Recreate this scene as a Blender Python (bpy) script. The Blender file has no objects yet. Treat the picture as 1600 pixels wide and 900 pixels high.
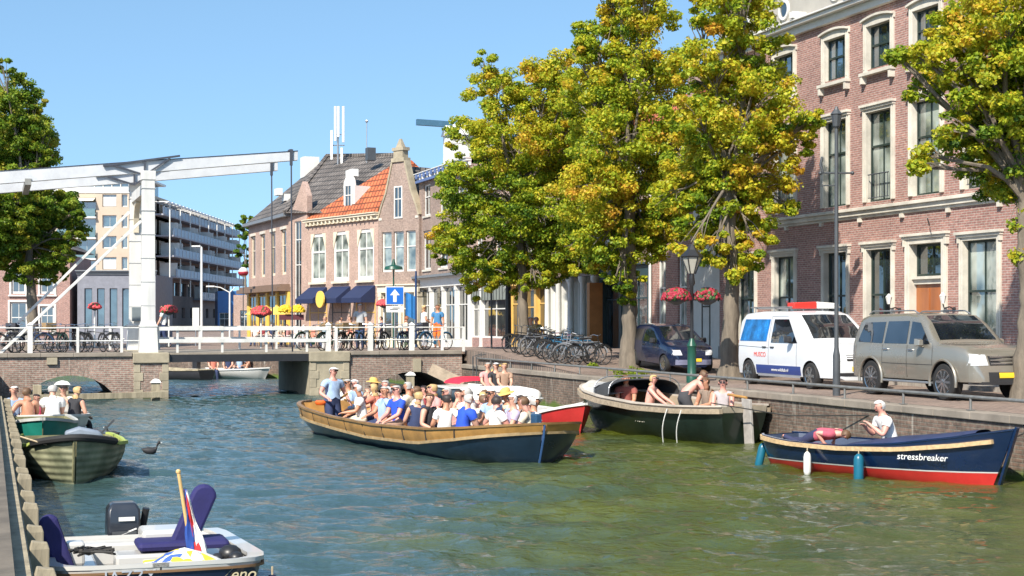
import bpy, bmesh, math, random
import numpy as np
from mathutils import Vector, Matrix

R = math.radians
SC = bpy.context.scene
COL = SC.collection
random.seed(7)
F = 2380.0            # focal length in photo pixels (1600 wide)
EYE = 2.8             # eye height above the water
ST = 1.1              # street level above the water

# ---------------------------------------------------------------- camera, sky, sun, exposure
cam_d = bpy.data.cameras.new('camera')
cam = bpy.data.objects.new('camera', cam_d); COL.objects.link(cam)
cam.location = (0, 0, EYE); cam.rotation_euler = (R(90), 0, 0)
cam_d.sensor_width = 36.0; cam_d.lens = 36.0*F/1600.0
cam_d.shift_y = 50.0/1600.0
cam_d.clip_start = 0.5; cam_d.clip_end = 6000
SC.camera = cam

SUN_EL, SUN_AZ = R(43), math.atan2(-0.44, -0.90)      # azimuth measured from +Y towards +X
world = bpy.data.worlds.new('World'); SC.world = world; world.use_nodes = True
nt = world.node_tree
bg = nt.nodes['Background']
sky = nt.nodes.new('ShaderNodeTexSky'); sky.sky_type = 'NISHITA'; sky.sun_disc = False
sky.sun_elevation = SUN_EL; sky.sun_rotation = SUN_AZ
sky.air_density = 1.0; sky.dust_density = 0.4; sky.ozone_density = 1.5; sky.altitude = 0
# the sky is sampled a little above each direction, so the band along the horizon stays clear blue
tcw = nt.nodes.new('ShaderNodeTexCoord'); ma = nt.nodes.new('ShaderNodeVectorMath'); ma.operation = 'MULTIPLY_ADD'
ma.inputs[1].default_value = (1, 1, 1.0); ma.inputs[2].default_value = (0, 0, 0.2)
nm = nt.nodes.new('ShaderNodeVectorMath'); nm.operation = 'NORMALIZE'
nt.links.new(tcw.outputs['Generated'], ma.inputs[0]); nt.links.new(ma.outputs[0], nm.inputs[0]); nt.links.new(nm.outputs[0], sky.inputs['Vector'])
hs = nt.nodes.new('ShaderNodeHueSaturation'); hs.inputs['Saturation'].default_value = 1.05; hs.inputs['Hue'].default_value = 0.488
nt.links.new(sky.outputs[0], hs.inputs['Color']); nt.links.new(hs.outputs[0], bg.inputs['Color'])
bg.inputs['Strength'].default_value = 0.15
sl = bpy.data.lights.new('sun', 'SUN'); sun = bpy.data.objects.new('sun', sl); COL.objects.link(sun)
sl.energy = 5.0; sl.angle = R(0.6); sl.color = (1.0, 0.93, 0.82)
to_sun = Vector((math.sin(SUN_AZ)*math.cos(SUN_EL), math.cos(SUN_AZ)*math.cos(SUN_EL), math.sin(SUN_EL)))
sun.rotation_euler = to_sun.to_track_quat('Z', 'Y').to_euler()
sun.location = to_sun*100
SC.view_settings.view_transform = 'Standard'; SC.view_settings.look = 'None'
SC.view_settings.exposure = 0.66; SC.view_settings.gamma = 1.0
SC.view_settings.use_curve_mapping = False
SC.cycles.max_bounces = 6; SC.cycles.transparent_max_bounces = 8
SC.cycles.caustics_reflective = False; SC.cycles.caustics_refractive = False

# ---------------------------------------------------------------- frames
DX, DY = -0.3247, 0.9458          # canal direction (away from the viewer)
NX, NY = 0.9458, 0.3247           # across the canal, to the right
A_ALONG = math.atan2(DY, DX)      # local +x = away along the canal
A_FAC = math.atan2(-DY, -DX)      # local +x = towards the viewer, local +y = away from the canal (right bank fronts)
def UV(u, v, z=0.0): return Vector((DX*u+NX*v, DY*u+NY*v, z))
def toUV(p): return (DX*p[0]+DY*p[1], NX*p[0]+NY*p[1])
def at(x, y, Y): return Vector(((x-800)*Y/F, Y, EYE-(y-500)*Y/F))
def ground(x, v, z=ST):
    t = (x-800)/F
    u = v*(0.9458-0.3247*t)/(0.3247+0.9458*t)
    return UV(u, v, z)

# ---------------------------------------------------------------- materials
M_CACHE = {}
def _new(name):
    m = bpy.data.materials.new(name); m.use_nodes = True
    n = m.node_tree.nodes; b = n['Principled BSDF']
    return m, n, m.node_tree.links, b
def col4(c): return (c[0], c[1], c[2], 1.0)
def pm(name, c, rough=0.6, var=0.18, scale=3.0, metal=0.0, bump=0.0, coat=0.0, spec=0.5, streak=False, alpha=1.0, emit=None):
    """plain procedural material: colour broken up by noise, optional bump and vertical streaks"""
    if name in M_CACHE: return M_CACHE[name]
    m, n, l, b = _new(name)
    tc = n.new('ShaderNodeTexCoord'); mp = n.new('ShaderNodeMapping')
    l.new(tc.outputs['Object'], mp.inputs[0])
    if streak: mp.inputs['Scale'].default_value = (1, 1, 0.15)
    nz = n.new('ShaderNodeTexNoise'); nz.inputs['Scale'].default_value = scale; nz.inputs['Detail'].default_value = 6
    nz.inputs['Roughness'].default_value = 0.65
    l.new(mp.outputs[0], nz.inputs['Vector'])
    mr = n.new('ShaderNodeMapRange'); mr.inputs[1].default_value = 0.3; mr.inputs[2].default_value = 0.7
    mr.inputs[3].default_value = 1-var; mr.inputs[4].default_value = 1+var*0.6
    l.new(nz.outputs[0], mr.inputs[0])
    mx = n.new('ShaderNodeMix'); mx.data_type = 'RGBA'; mx.blend_type = 'MULTIPLY'; mx.inputs[0].default_value = 1
    mx.inputs[6].default_value = col4(c); l.new(mr.outputs[0], mx.inputs[7]); l.new(mx.outputs[2], b.inputs['Base Color'])
    mr2 = n.new('ShaderNodeMapRange'); mr2.inputs[3].default_value = max(0.02, rough-0.08); mr2.inputs[4].default_value = min(1, rough+0.08)
    l.new(nz.outputs[0], mr2.inputs[0]); l.new(mr2.outputs[0], b.inputs['Roughness'])
    b.inputs['Metallic'].default_value = metal
    b.inputs['Specular IOR Level'].default_value = spec
    b.inputs['Coat Weight'].default_value = coat; b.inputs['Coat Roughness'].default_value = 0.06
    if bump:
        bp = n.new('ShaderNodeBump'); bp.inputs['Strength'].default_value = 0.6; bp.inputs['Distance'].default_value = bump
        n2 = n.new('ShaderNodeTexNoise'); n2.inputs['Scale'].default_value = scale*5; n2.inputs['Detail'].default_value = 5
        l.new(mp.outputs[0], n2.inputs['Vector']); l.new(n2.outputs[0], bp.inputs['Height']); l.new(bp.outputs[0], b.inputs['Normal'])
    if emit: b.inputs['Emission Color'].default_value = col4(c); b.inputs['Emission Strength'].default_value = emit
    M_CACHE[name] = m; return m

def brickm(name, c1, c2, mortar, bw=0.22, bh=0.065, ms=0.012, var=0.25, rough=0.85, bump=0.006, flat=False, stain=0.35, offs=0.5, algae=None, big=0.5):
    """brick or paving: Brick Texture on object coordinates, with large weathering"""
    if name in M_CACHE: return M_CACHE[name]
    m, n, l, b = _new(name)
    tc = n.new('ShaderNodeTexCoord'); sx = n.new('ShaderNodeSeparateXYZ'); l.new(tc.outputs['Object'], sx.inputs[0])
    cx = n.new('ShaderNodeCombineXYZ')
    if flat:
        l.new(sx.outputs[0], cx.inputs[0]); l.new(sx.outputs[1], cx.inputs[1])
    else:
        ad = n.new('ShaderNodeMath'); l.new(sx.outputs[0], ad.inputs[0]); l.new(sx.outputs[1], ad.inputs[1])
        l.new(ad.outputs[0], cx.inputs[0]); l.new(sx.outputs[2], cx.inputs[1])
    br = n.new('ShaderNodeTexBrick'); l.new(cx.outputs[0], br.inputs['Vector'])
    br.inputs['Color1'].default_value = col4(c1); br.inputs['Color2'].default_value = col4(c2); br.inputs['Mortar'].default_value = col4(mortar)
    br.inputs['Scale'].default_value = 1; br.inputs['Brick Width'].default_value = bw; br.inputs['Row Height'].default_value = bh
    br.inputs['Mortar Size'].default_value = ms; br.inputs['Mortar Smooth'].default_value = 0.3; br.offset = offs
    br.inputs['Bias'].default_value = 0.0
    nz = n.new('ShaderNodeTexNoise'); nz.inputs['Scale'].default_value = big; nz.inputs['Detail'].default_value = 8; nz.inputs['Roughness'].default_value = 0.7
    l.new(tc.outputs['Object'], nz.inputs['Vector'])
    mr = n.new('ShaderNodeMapRange'); mr.inputs[1].default_value = 0.3; mr.inputs[2].default_value = 0.7
    mr.inputs[3].default_value = 1-stain; mr.inputs[4].default_value = 1+stain*0.5; l.new(nz.outputs[0], mr.inputs[0])
    n3 = n.new('ShaderNodeTexNoise'); n3.inputs['Scale'].default_value = 9; n3.inputs['Detail'].default_value = 3
    l.new(cx.outputs[0], n3.inputs['Vector'])
    mr3 = n.new('ShaderNodeMapRange'); mr3.inputs[1].default_value = 0.3; mr3.inputs[2].default_value = 0.7
    mr3.inputs[3].default_value = 1-var; mr3.inputs[4].default_value = 1+var; l.new(n3.outputs[0], mr3.inputs[0])
    mu = n.new('ShaderNodeMath'); mu.operation = 'MULTIPLY'; l.new(mr.outputs[0], mu.inputs[0]); l.new(mr3.outputs[0], mu.inputs[1])
    mx = n.new('ShaderNodeMix'); mx.data_type = 'RGBA'; mx.blend_type = 'MULTIPLY'; mx.inputs[0].default_value = 1
    l.new(br.outputs[0], mx.inputs[6]); l.new(mu.outputs[0], mx.inputs[7])
    out = mx.outputs[2]
    if algae:   # (z of the top of the growth in object space, colour): weed grown on the stones near the water line
        zt, ac = algae
        ns = n.new('ShaderNodeTexNoise'); ns.inputs['Scale'].default_value = 1.3; ns.inputs['Detail'].default_value = 6
        l.new(tc.outputs['Object'], ns.inputs['Vector'])
        m1 = n.new('ShaderNodeMath'); m1.operation = 'MULTIPLY_ADD'; m1.inputs[1].default_value = 0.5; m1.inputs[2].default_value = -0.25
        l.new(ns.outputs[0], m1.inputs[0])
        a2 = n.new('ShaderNodeMath'); l.new(sx.outputs[2], a2.inputs[0]); l.new(m1.outputs[0], a2.inputs[1])
        mg = n.new('ShaderNodeMapRange'); mg.inputs[1].default_value = zt-0.08; mg.inputs[2].default_value = zt+0.06
        mg.inputs[3].default_value = 0.92; mg.inputs[4].default_value = 0.0; l.new(a2.outputs[0], mg.inputs[0])
        mm = n.new('ShaderNodeMix'); mm.data_type = 'RGBA'; l.new(mg.outputs[0], mm.inputs[0]); l.new(out, mm.inputs[6]); mm.inputs[7].default_value = col4(ac)
        out = mm.outputs[2]
        # pale lime runs under the coping
        wv = n.new('ShaderNodeTexNoise'); wv.inputs['Scale'].default_value = 1.0; wv.inputs['Detail'].default_value = 4
        mpp = n.new('ShaderNodeMapping'); mpp.inputs['Scale'].default_value = (7, 7, 0.7); l.new(tc.outputs['Object'], mpp.inputs[0]); l.new(mpp.outputs[0], wv.inputs['Vector'])
        mw = n.new('ShaderNodeMapRange'); mw.inputs[1].default_value = 0.6; mw.inputs[2].default_value = 0.72; mw.inputs[3].default_value = 0; mw.inputs[4].default_value = 0.7
        l.new(wv.outputs[0], mw.inputs[0])
        mq = n.new('ShaderNodeMix'); mq.data_type = 'RGBA'; l.new(mw.outputs[0], mq.inputs[0]); l.new(out, mq.inputs[6]); mq.inputs[7].default_value = (0.42, 0.38, 0.32, 1)
        out = mq.outputs[2]
    l.new(out, b.inputs['Base Color']); b.inputs['Roughness'].default_value = rough
    if bump:
        bp = n.new('ShaderNodeBump'); bp.inputs['Distance'].default_value = bump; bp.inputs['Strength'].default_value = 0.8
        iv = n.new('ShaderNodeMath'); iv.operation = 'SUBTRACT'; iv.inputs[0].default_value = 1; l.new(br.outputs['Fac'], iv.inputs[1])
        l.new(iv.outputs[0], bp.inputs['Height']); l.new(bp.outputs[0], b.inputs['Normal'])
    M_CACHE[name] = m; return m

def pantile(name, c1, c2):
    """clay pantiles: rows with rounded rolls, on object coordinates x (along eaves) and z (up)"""
    if name in M_CACHE: return M_CACHE[name]
    m, n, l, b = _new(name)
    tc = n.new('ShaderNodeTexCoord'); sx = n.new('ShaderNodeSeparateXYZ'); l.new(tc.outputs['Object'], sx.inputs[0])
    ad = n.new('ShaderNodeMath'); l.new(sx.outputs[0], ad.inputs[0]); l.new(sx.outputs[1], ad.inputs[1])
    cx = n.new('ShaderNodeCombineXYZ'); l.new(ad.outputs[0], cx.inputs[0]); l.new(sx.outputs[2], cx.inputs[1])
    br = n.new('ShaderNodeTexBrick'); l.new(cx.outputs[0], br.inputs['Vector']); br.offset = 0
    br.inputs['Color1'].default_value = col4(c1); br.inputs['Color2'].default_value = col4(c2)
    br.inputs['Mortar'].default_value = col4([x*0.25 for x in c1]); br.inputs['Scale'].default_value = 1
    br.inputs['Brick Width'].default_value = 0.42; br.inputs['Row Height'].default_value = 0.42; br.inputs['Mortar Size'].default_value = 0.06
    br.inputs['Mortar Smooth'].default_value = 0.6
    nz = n.new('ShaderNodeTexNoise'); nz.inputs['Scale'].default_value = 0.7; nz.inputs['Detail'].default_value = 7; l.new(tc.outputs['Object'], nz.inputs['Vector'])
    mr = n.new('ShaderNodeMapRange'); mr.inputs[1].default_value = 0.3; mr.inputs[2].default_value = 0.7; mr.inputs[3].default_value = 0.6; mr.inputs[4].default_value = 1.25
    l.new(nz.outputs[0], mr.inputs[0])
    mx = n.new('ShaderNodeMix'); mx.data_type = 'RGBA'; mx.blend_type = 'MULTIPLY'; mx.inputs[0].default_value = 1
    l.new(br.outputs[0], mx.inputs[6]); l.new(mr.outputs[0], mx.inputs[7]); l.new(mx.outputs[2], b.inputs['Base Color'])
    b.inputs['Roughness'].default_value = 0.7
    bp = n.new('ShaderNodeBump'); bp.inputs['Distance'].default_value = 0.05; bp.invert = True
    l.new(br.outputs['Fac'], bp.inputs['Height']); l.new(bp.outputs[0], b.inputs['Normal'])
    M_CACHE[name] = m; return m

def glassm(name='window_glass', tint=(0.02, 0.03, 0.035), rough=0.03, var=0.5, curtain=None):
    """window pane seen from outside: dark room behind, mirror-like surface; slightly wavy"""
    if name in M_CACHE: return M_CACHE[name]
    m, n, l, b = _new(name)
    tc = n.new('ShaderNodeTexCoord')
    nz = n.new('ShaderNodeTexNoise'); nz.inputs['Scale'].default_value = 1.1; nz.inputs['Detail'].default_value = 2; l.new(tc.outputs['Object'], nz.inputs['Vector'])
    cr = n.new('ShaderNodeValToRGB'); l.new(nz.outputs[0], cr.inputs[0])
    cr.color_ramp.elements[0].position = 0.35; cr.color_ramp.elements[0].color = col4([x*0.4 for x in tint])
    cr.color_ramp.elements[1].position = 0.65; cr.color_ramp.elements[1].color = col4(curtain or [x*(1+var) for x in tint])
    l.new(cr.outputs[0], b.inputs['Base Color'])
    b.inputs['Roughness'].default_value = rough; b.inputs['IOR'].default_value = 2.5
    bp = n.new('ShaderNodeBump'); bp.inputs['Distance'].default_value = 0.01; bp.inputs['Strength'].default_value = 0.25
    n2 = n.new('ShaderNodeTexNoise'); n2.inputs['Scale'].default_value = 2.2; l.new(tc.outputs['Object'], n2.inputs['Vector'])
    l.new(n2.outputs[0], bp.inputs['Height']); l.new(bp.outputs[0], b.inputs['Normal'])
    M_CACHE[name] = m; return m

# ---------------------------------------------------------------- mesh collector
class MB:
    def __init__(s): s.v = []; s.f = []; s.m = []
    def add(s, vs, fs, m=0):
        o = len(s.v); s.v += [tuple(v) for v in vs]; s.f += [tuple(i+o for i in f) for f in fs]; s.m += [m]*len(fs)
        return s
    def box(s, x0, x1, y0, y1, z0, z1, m=0):
        vs = [(x, y, z) for z in (z0, z1) for y in (y0, y1) for x in (x0, x1)]
        return s.add(vs, [(0, 2, 3, 1), (4, 5, 7, 6), (0, 1, 5, 4), (2, 6, 7, 3), (0, 4, 6, 2), (1, 3, 7, 5)], m)
    def obox(s, c, size, rot=None, m=0):
        a, b_, d = [q/2 for q in size]; c = Vector(c)
        vs = [Vector((x, y, z)) for z in (-d, d) for y in (-b_, b_) for x in (-a, a)]
        if rot is not None: vs = [rot @ v for v in vs]
        return s.add([v+c for v in vs], [(0, 2, 3, 1), (4, 5, 7, 6), (0, 1, 5, 4), (2, 6, 7, 3), (0, 4, 6, 2), (1, 3, 7, 5)], m)
    def bar(s, p, q, w, h, m=0, up=(0, 0, 1)):
        """box beam from p to q, w wide, h high"""
        p, q = Vector(p), Vector(q); d = (q-p); L = d.length; d.normalize(); up = Vector(up)
        sd = d.cross(up)
        if sd.length < 1e-4: sd = Vector((1, 0, 0))
        sd.normalize(); u2 = sd.cross(d)
        vs = [c+sd*(a*w/2)+u2*(b_*h/2) for c in (p, q) for b_ in (-1, 1) for a in (-1, 1)]
        return s.add(vs, [(0, 2, 3, 1), (4, 5, 7, 6), (0, 1, 5, 4), (2, 6, 7, 3), (0, 4, 6, 2), (1, 3, 7, 5)], m)
    def tube(s, pts, r, n=8, m=0, cap=True):
        pts = [Vector(p) for p in pts]; k = len(pts)
        rs = r if isinstance(r, (list, tuple)) else [r]*k
        vs = []; ref = None
        for i, p in enumerate(pts):
            t = (pts[min(i+1, k-1)]-pts[max(i-1, 0)]).normalized()
            if ref is None:
                ref = t.orthogonal().normalized()
            ref = (ref-t*ref.dot(t)).normalized(); bt = t.cross(ref)
            for j in range(n):
                a = 2*math.pi*j/n; vs.append(p+(ref*math.cos(a)+bt*math.sin(a))*rs[i])
        fs = [(i*n+j, i*n+(j+1) % n, (i+1)*n+(j+1) % n, (i+1)*n+j) for i in range(k-1) for j in range(n)]
        if cap: fs += [tuple(range(n-1, -1, -1)), tuple(range((k-1)*n, k*n))]
        return s.add(vs, fs, m)
    def lathe(s, prof, n=12, c=(0, 0, 0), m=0, axis='z', cap=True):
        c = Vector(c); vs = []
        for r, z in prof:
            for j in range(n):
                a = 2*math.pi*j/n; x, y = r*math.cos(a), r*math.sin(a)
                vs.append(c+(Vector((x, y, z)) if axis == 'z' else Vector((z, x, y)) if axis == 'x' else Vector((x, z, y))))
        k = len(prof)
        fs = [(i*n+j, i*n+(j+1) % n, (i+1)*n+(j+1) % n, (i+1)*n+j) for i in range(k-1) for j in range(n)]
        if cap: fs += [tuple(range(n-1, -1, -1)), tuple(range((k-1)*n, k*n))]
        return s.add(vs, fs, m)
    def prism(s, pts, y0, y1, m=0, plane='xz'):
        """polygon (in xz or xy) extruded between y0 and y1 (or z0, z1)"""
        n = len(pts)
        f3 = (lambda a, b_, c_: (a, c_, b_)) if plane == 'xz' else (lambda a, b_, c_: (a, b_, c_)) if plane == 'xy' else (lambda a, b_, c_: (c_, a, b_))
        vs = [f3(a, b_, y0) for a, b_ in pts]+[f3(a, b_, y1) for a, b_ in pts]
        fs = [tuple(range(n)), tuple(range(2*n-1, n-1, -1))]+[(i, i+n, (i+1) % n+n, (i+1) % n) for i in range(n)]
        return s.add(vs, fs, m)
    def loft(s, rings, closed=True, cap=True, m=0):
        n = len(rings[0]); vs = [p for r_ in rings for p in r_]; k = len(rings)
        rng = range(n) if closed else range(n-1)
        fs = [(i*n+j, i*n+(j+1) % n, (i+1)*n+(j+1) % n, (i+1)*n+j) for i in range(k-1) for j in rng]
        if cap and closed: fs += [tuple(range(n-1, -1, -1)), tuple(range((k-1)*n, k*n))]
        return s.add(vs, fs, m)
    def ball(s, c, r, n=8, m=0, sz=(1, 1, 1)):
        c = Vector(c); rings = []
        prof = [(math.sin(math.pi*i/(n//2+1)), -math.cos(math.pi*i/(n//2+1))) for i in range(n//2+2)]
        vs = []; 
        for a, z in prof:
            a = max(a, 0.02)
            for j in range(n):
                t = 2*math.pi*j/n; vs.append((c.x+r*sz[0]*a*math.cos(t), c.y+r*sz[1]*a*math.sin(t), c.z+r*sz[2]*z))
        k = len(prof)
        fs = [(i*n+j, i*n+(j+1) % n, (i+1)*n+(j+1) % n, (i+1)*n+j) for i in range(k-1) for j in range(n)]
        fs += [tuple(range(n-1, -1, -1)), tuple(range((k-1)*n, k*n))]
        return s.add(vs, fs, m)
    def mesh(s, name):
        me = bpy.data.meshes.new(name); me.from_pydata(s.v, [], s.f)
        me.polygons.foreach_set('material_index', s.m)
        bm = bmesh.new(); bm.from_mesh(me); bmesh.ops.recalc_face_normals(bm, faces=bm.faces); bm.to_mesh(me); bm.free()
        return me
    def build(s, name, mats, parent=None, smooth=None, bevel=0, loc=None, rotz=0):
        me = s.mesh(name)
        for m in (mats if isinstance(mats, (list, tuple)) else [mats]): me.materials.append(m)
        if smooth:
            me.shade_smooth(); me.set_sharp_from_angle(angle=R(smooth if smooth is not True else 40))
        o = bpy.data.objects.new(name, me); COL.objects.link(o)
        if bevel:
            b = o.modifiers.new('bevel', 'BEVEL'); b.width = bevel; b.segments = 2; b.limit_method = 'ANGLE'; b.angle_limit = R(40); b.harden_normals = False
        if loc is not None: o.location = loc
        if rotz: o.rotation_euler.z = rotz
        par(o, parent); return o
KIDS = {}
def par(o, p):
    if p is not None:
        o.parent = p; KIDS.setdefault(p.name, []).append(o)
    return o
def tag(o, label=None, cat=None, group=None, kind=None):
    if label: o['label'] = label
    if cat: o['category'] = cat
    if group: o['group'] = group
    if kind: o['kind'] = kind
    return o
def thing(name, label, cat, loc=(0, 0, 0), rotz=0, group=None):
    o = bpy.data.objects.new(name, None); COL.objects.link(o); o.empty_display_size = 0.3
    o.location = loc; o.rotation_euler = (0, 0, rotz)
    return tag(o, label, cat, group)
def dup(root, loc, rotz=0, label=None, group=None, rot=None, scale=None):
    def cp(o, parent):
        c = o.copy(); COL.objects.link(c); par(c, parent)
        for k in KIDS.get(o.name, []): cp(k, c)
        return c
    r = cp(root, None); r.location = loc; r.rotation_euler = rot or (0, 0, rotz)
    if scale: r.scale = scale
    if label: r['label'] = label
    if group: r['group'] = group
    return r
def struct(name, mb, m, **k):
    o = mb.build(name, m, **k); o['kind'] = 'structure'; return o
def text(name, s, size, m, parent, loc, rot, depth=0.004, align='CENTER', wide=1.0, shear=0.0):
    """lettering as real raised letters, converted to a mesh"""
    cu = bpy.data.curves.new(name, 'FONT'); cu.body = s; cu.size = size; cu.extrude = depth; cu.align_x = align; cu.align_y = 'CENTER'; cu.shear = shear
    t = bpy.data.objects.new(name+'_c', cu); COL.objects.link(t)
    dg = bpy.context.evaluated_depsgraph_get(); me = bpy.data.meshes.new_from_object(t.evaluated_get(dg))
    bpy.data.objects.remove(t); bpy.data.curves.remove(cu)
    me.name = name; me.materials.clear(); me.materials.append(m)
    o = bpy.data.objects.new(name, me); COL.objects.link(o); o.location = loc; o.rotation_euler = rot; o.scale = (wide, 1, 1)
    par(o, parent); return o

# common materials
WHITE = pm('white_paint', (0.68, 0.67, 0.63), 0.45, 0.10, 2.0)
CREAM = pm('cream_paint', (0.70, 0.62, 0.47), 0.5, 0.14, 1.5)
STONE = pm('sandstone_trim', (0.60, 0.56, 0.48), 0.8, 0.3, 1.2, bump=0.004)
BLACK = pm('black_paint', (0.02, 0.02, 0.022), 0.4, 0.2)
DKGREY = pm('dark_grey_metal', (0.06, 0.065, 0.07), 0.45, 0.2)
GREEN_D = pm('dark_green_paint', (0.01, 0.07, 0.045), 0.4, 0.2)
RUBBER = pm('rubber', (0.018, 0.018, 0.018), 0.8, 0.2)
CHROME = pm('chrome', (0.65, 0.65, 0.66), 0.18, 0.05, metal=1)
STEEL = pm('galvanised_steel', (0.36, 0.37, 0.38), 0.45, 0.15, metal=0.7)
GLASS = glassm()
GLASS_C = glassm('window_glass_curtain', (0.14, 0.19, 0.17), curtain=(0.42, 0.47, 0.42))
GLASS_U = glassm('upper_window_glass', (0.03, 0.06, 0.09)); GLASS_U.node_tree.nodes['Principled BSDF'].inputs['IOR'].default_value = 3.4
GLASS_D = glassm('shop_glass', (0.03, 0.035, 0.03))
# ================================================================ ground and water
QV, LV, FV = 17.05, 0.35, 25.0      # right quay edge, left quay edge, right facade line (metres across)
A_CROSS = math.atan2(NY, NX)        # local x = across (v), local y = along (u)
def v_at(px, u):
    t = (px-800)/F; return u*(0.3247+0.9458*t)/(0.9458-0.3247*t)
def u_at(px, v):
    t = (px-800)/F; return v*(0.9458-0.3247*t)/(0.3247+0.9458*t)

PAVE = brickm('street_clinker', (0.30, 0.215, 0.17), (0.22, 0.16, 0.13), (0.13, 0.11, 0.09), 0.2, 0.1, 0.008, 0.25, flat=True, stain=0.35, bump=0.004)
WALK = brickm('footpath_slabs', (0.36, 0.33, 0.29), (0.30, 0.27, 0.24), (0.18, 0.16, 0.14), 0.3, 0.3, 0.008, 0.15, flat=True, stain=0.25, bump=0.003)
QBRICK = brickm('quay_brick', (0.20, 0.13, 0.095), (0.13, 0.09, 0.07), (0.17, 0.15, 0.12), 0.24, 0.075, 0.012, 0.35, stain=0.5, bump=0.012, algae=(0.14, (0.09, 0.15, 0.02)), big=0.8)
COPE = pm('coping_stone', (0.27, 0.23, 0.185), 0.85, 0.35, 1.2, bump=0.01)
def uvpoly(name, pts, z, m, zb=None):
    mb = MB(); n = len(pts)
    vs = [(x, y, z) for x, y in pts]
    mb.add(vs, [tuple(range(n))])
    return struct(name, mb, m, rotz=A_CROSS)     # local x = v, local y = u
uvpoly('ground', [(17.3, -40), (17.3, 68.2), (-71, 189.3), (-3000, 190), (-3000, 4000), (4000, 4000), (4000, -40)], ST, PAVE)
uvpoly('quayside_ground', [(0.1, -40), (0.1, 61.3), (-88, 182), (-3000, 182), (-3000, -40)], ST, PAVE)
mb = MB(); mb.box(22.6, 25.2, -40, 52, ST-0.3, ST+0.1); mb.box(22.45, 22.597, -40, 52, ST-0.3, ST+0.115)
struct('footpath', mb, WALK, rotz=A_CROSS)

def water_mesh():
    rng = np.random.default_rng(5)
    du = 0.085
    us = np.concatenate([np.arange(9, 30, du), np.arange(30, 72, du*1.7)]); vs = np.arange(0.2, 17.3, du*1.1)
    U, V = np.meshgrid(us, vs, indexing='ij')
    H = np.zeros_like(U)
    for i in range(90):
        lam = 0.30*(2.2/0.30)**(rng.random()**1.3); k = 2*math.pi/lam
        th = rng.normal(0.25, 0.6)
        amp = 0.0072*lam**1.0*(0.5+rng.random())
        ph = rng.random()*6.28
        # slight modulation so that crests come in patches
        mod = 0.55+0.45*np.sin(U*rng.uniform(-.7, .7)+V*rng.uniform(-.7, .7)+rng.random()*6)
        H += amp*mod*np.sin(k*(U*math.cos(th)+V*math.sin(th))+ph)
    patch = 0.72+0.5*np.sin(U*0.21+1.1*np.sin(V*0.33))*np.cos(V*0.27+0.5)
    H *= patch
    # wash beside the tour boat
    H[-1:, :] = 0
    X = DX*U+NX*V; Y = DY*U+NY*V
    nu, nv = U.shape
    verts = np.stack([X, Y, H], -1).reshape(-1, 3)
    idx = np.arange(nu*nv).reshape(nu, nv)
    q = np.stack([idx[:-1, :-1], idx[:-1, 1:], idx[1:, 1:], idx[1:, :-1]], -1).reshape(-1, 4)[:, ::-1]
    # far and near flat stretches joined on as plain faces a little lower
    ext = [(UV(-40, -1, -.02), UV(-40, 18, -.02), UV(9.2, 18, -.02), UV(9.2, -1, -.02)),
           (UV(71.7, -200, -.02), UV(71.7, 30, -.02), UV(260, 30, -.02), UV(260, -200, -.02)),
           (UV(40, -200, -.02), UV(40, 0.3, -.02), UV(71.8, 0.3, -.02), UV(71.8, -200, -.02))]
    ev = [tuple(p) for e in ext for p in e]; n0 = len(verts)
    me = bpy.data.meshes.new('water')
    allv = np.concatenate([verts, np.array(ev)]); allq = np.concatenate([q, np.array([[n0+4*i+j for j in range(4)] for i in range(len(ext))])])
    me.vertices.add(len(allv)); me.vertices.foreach_set('co', allv.ravel())
    me.loops.add(allq.size); me.loops.foreach_set('vertex_index', allq.ravel())
    me.polygons.add(len(allq)); me.polygons.foreach_set('loop_start', np.arange(0, allq.size, 4)); me.polygons.foreach_set('loop_total', np.full(len(allq), 4))
    me.update(); me.validate(); me.shade_smooth()
    return me
m, n, l, b = _new('canal_water')
tc = n.new('ShaderNodeTexCoord')
mp = n.new('ShaderNodeMapping'); mp.inputs['Rotation'].default_value = (0, 0, -A_CROSS); mp.inputs['Scale'].default_value = (1.0, 1.9, 1); l.new(tc.outputs['Object'], mp.inputs[0])
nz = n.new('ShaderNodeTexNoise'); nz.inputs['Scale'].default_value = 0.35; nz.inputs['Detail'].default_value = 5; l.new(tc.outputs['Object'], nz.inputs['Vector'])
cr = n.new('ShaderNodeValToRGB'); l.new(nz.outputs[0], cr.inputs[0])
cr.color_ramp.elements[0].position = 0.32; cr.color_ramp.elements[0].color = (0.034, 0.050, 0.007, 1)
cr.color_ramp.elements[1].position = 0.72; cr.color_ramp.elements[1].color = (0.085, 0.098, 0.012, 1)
sxw = n.new('ShaderNodeSeparateXYZ'); l.new(tc.outputs['Object'], sxw.inputs[0])
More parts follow.
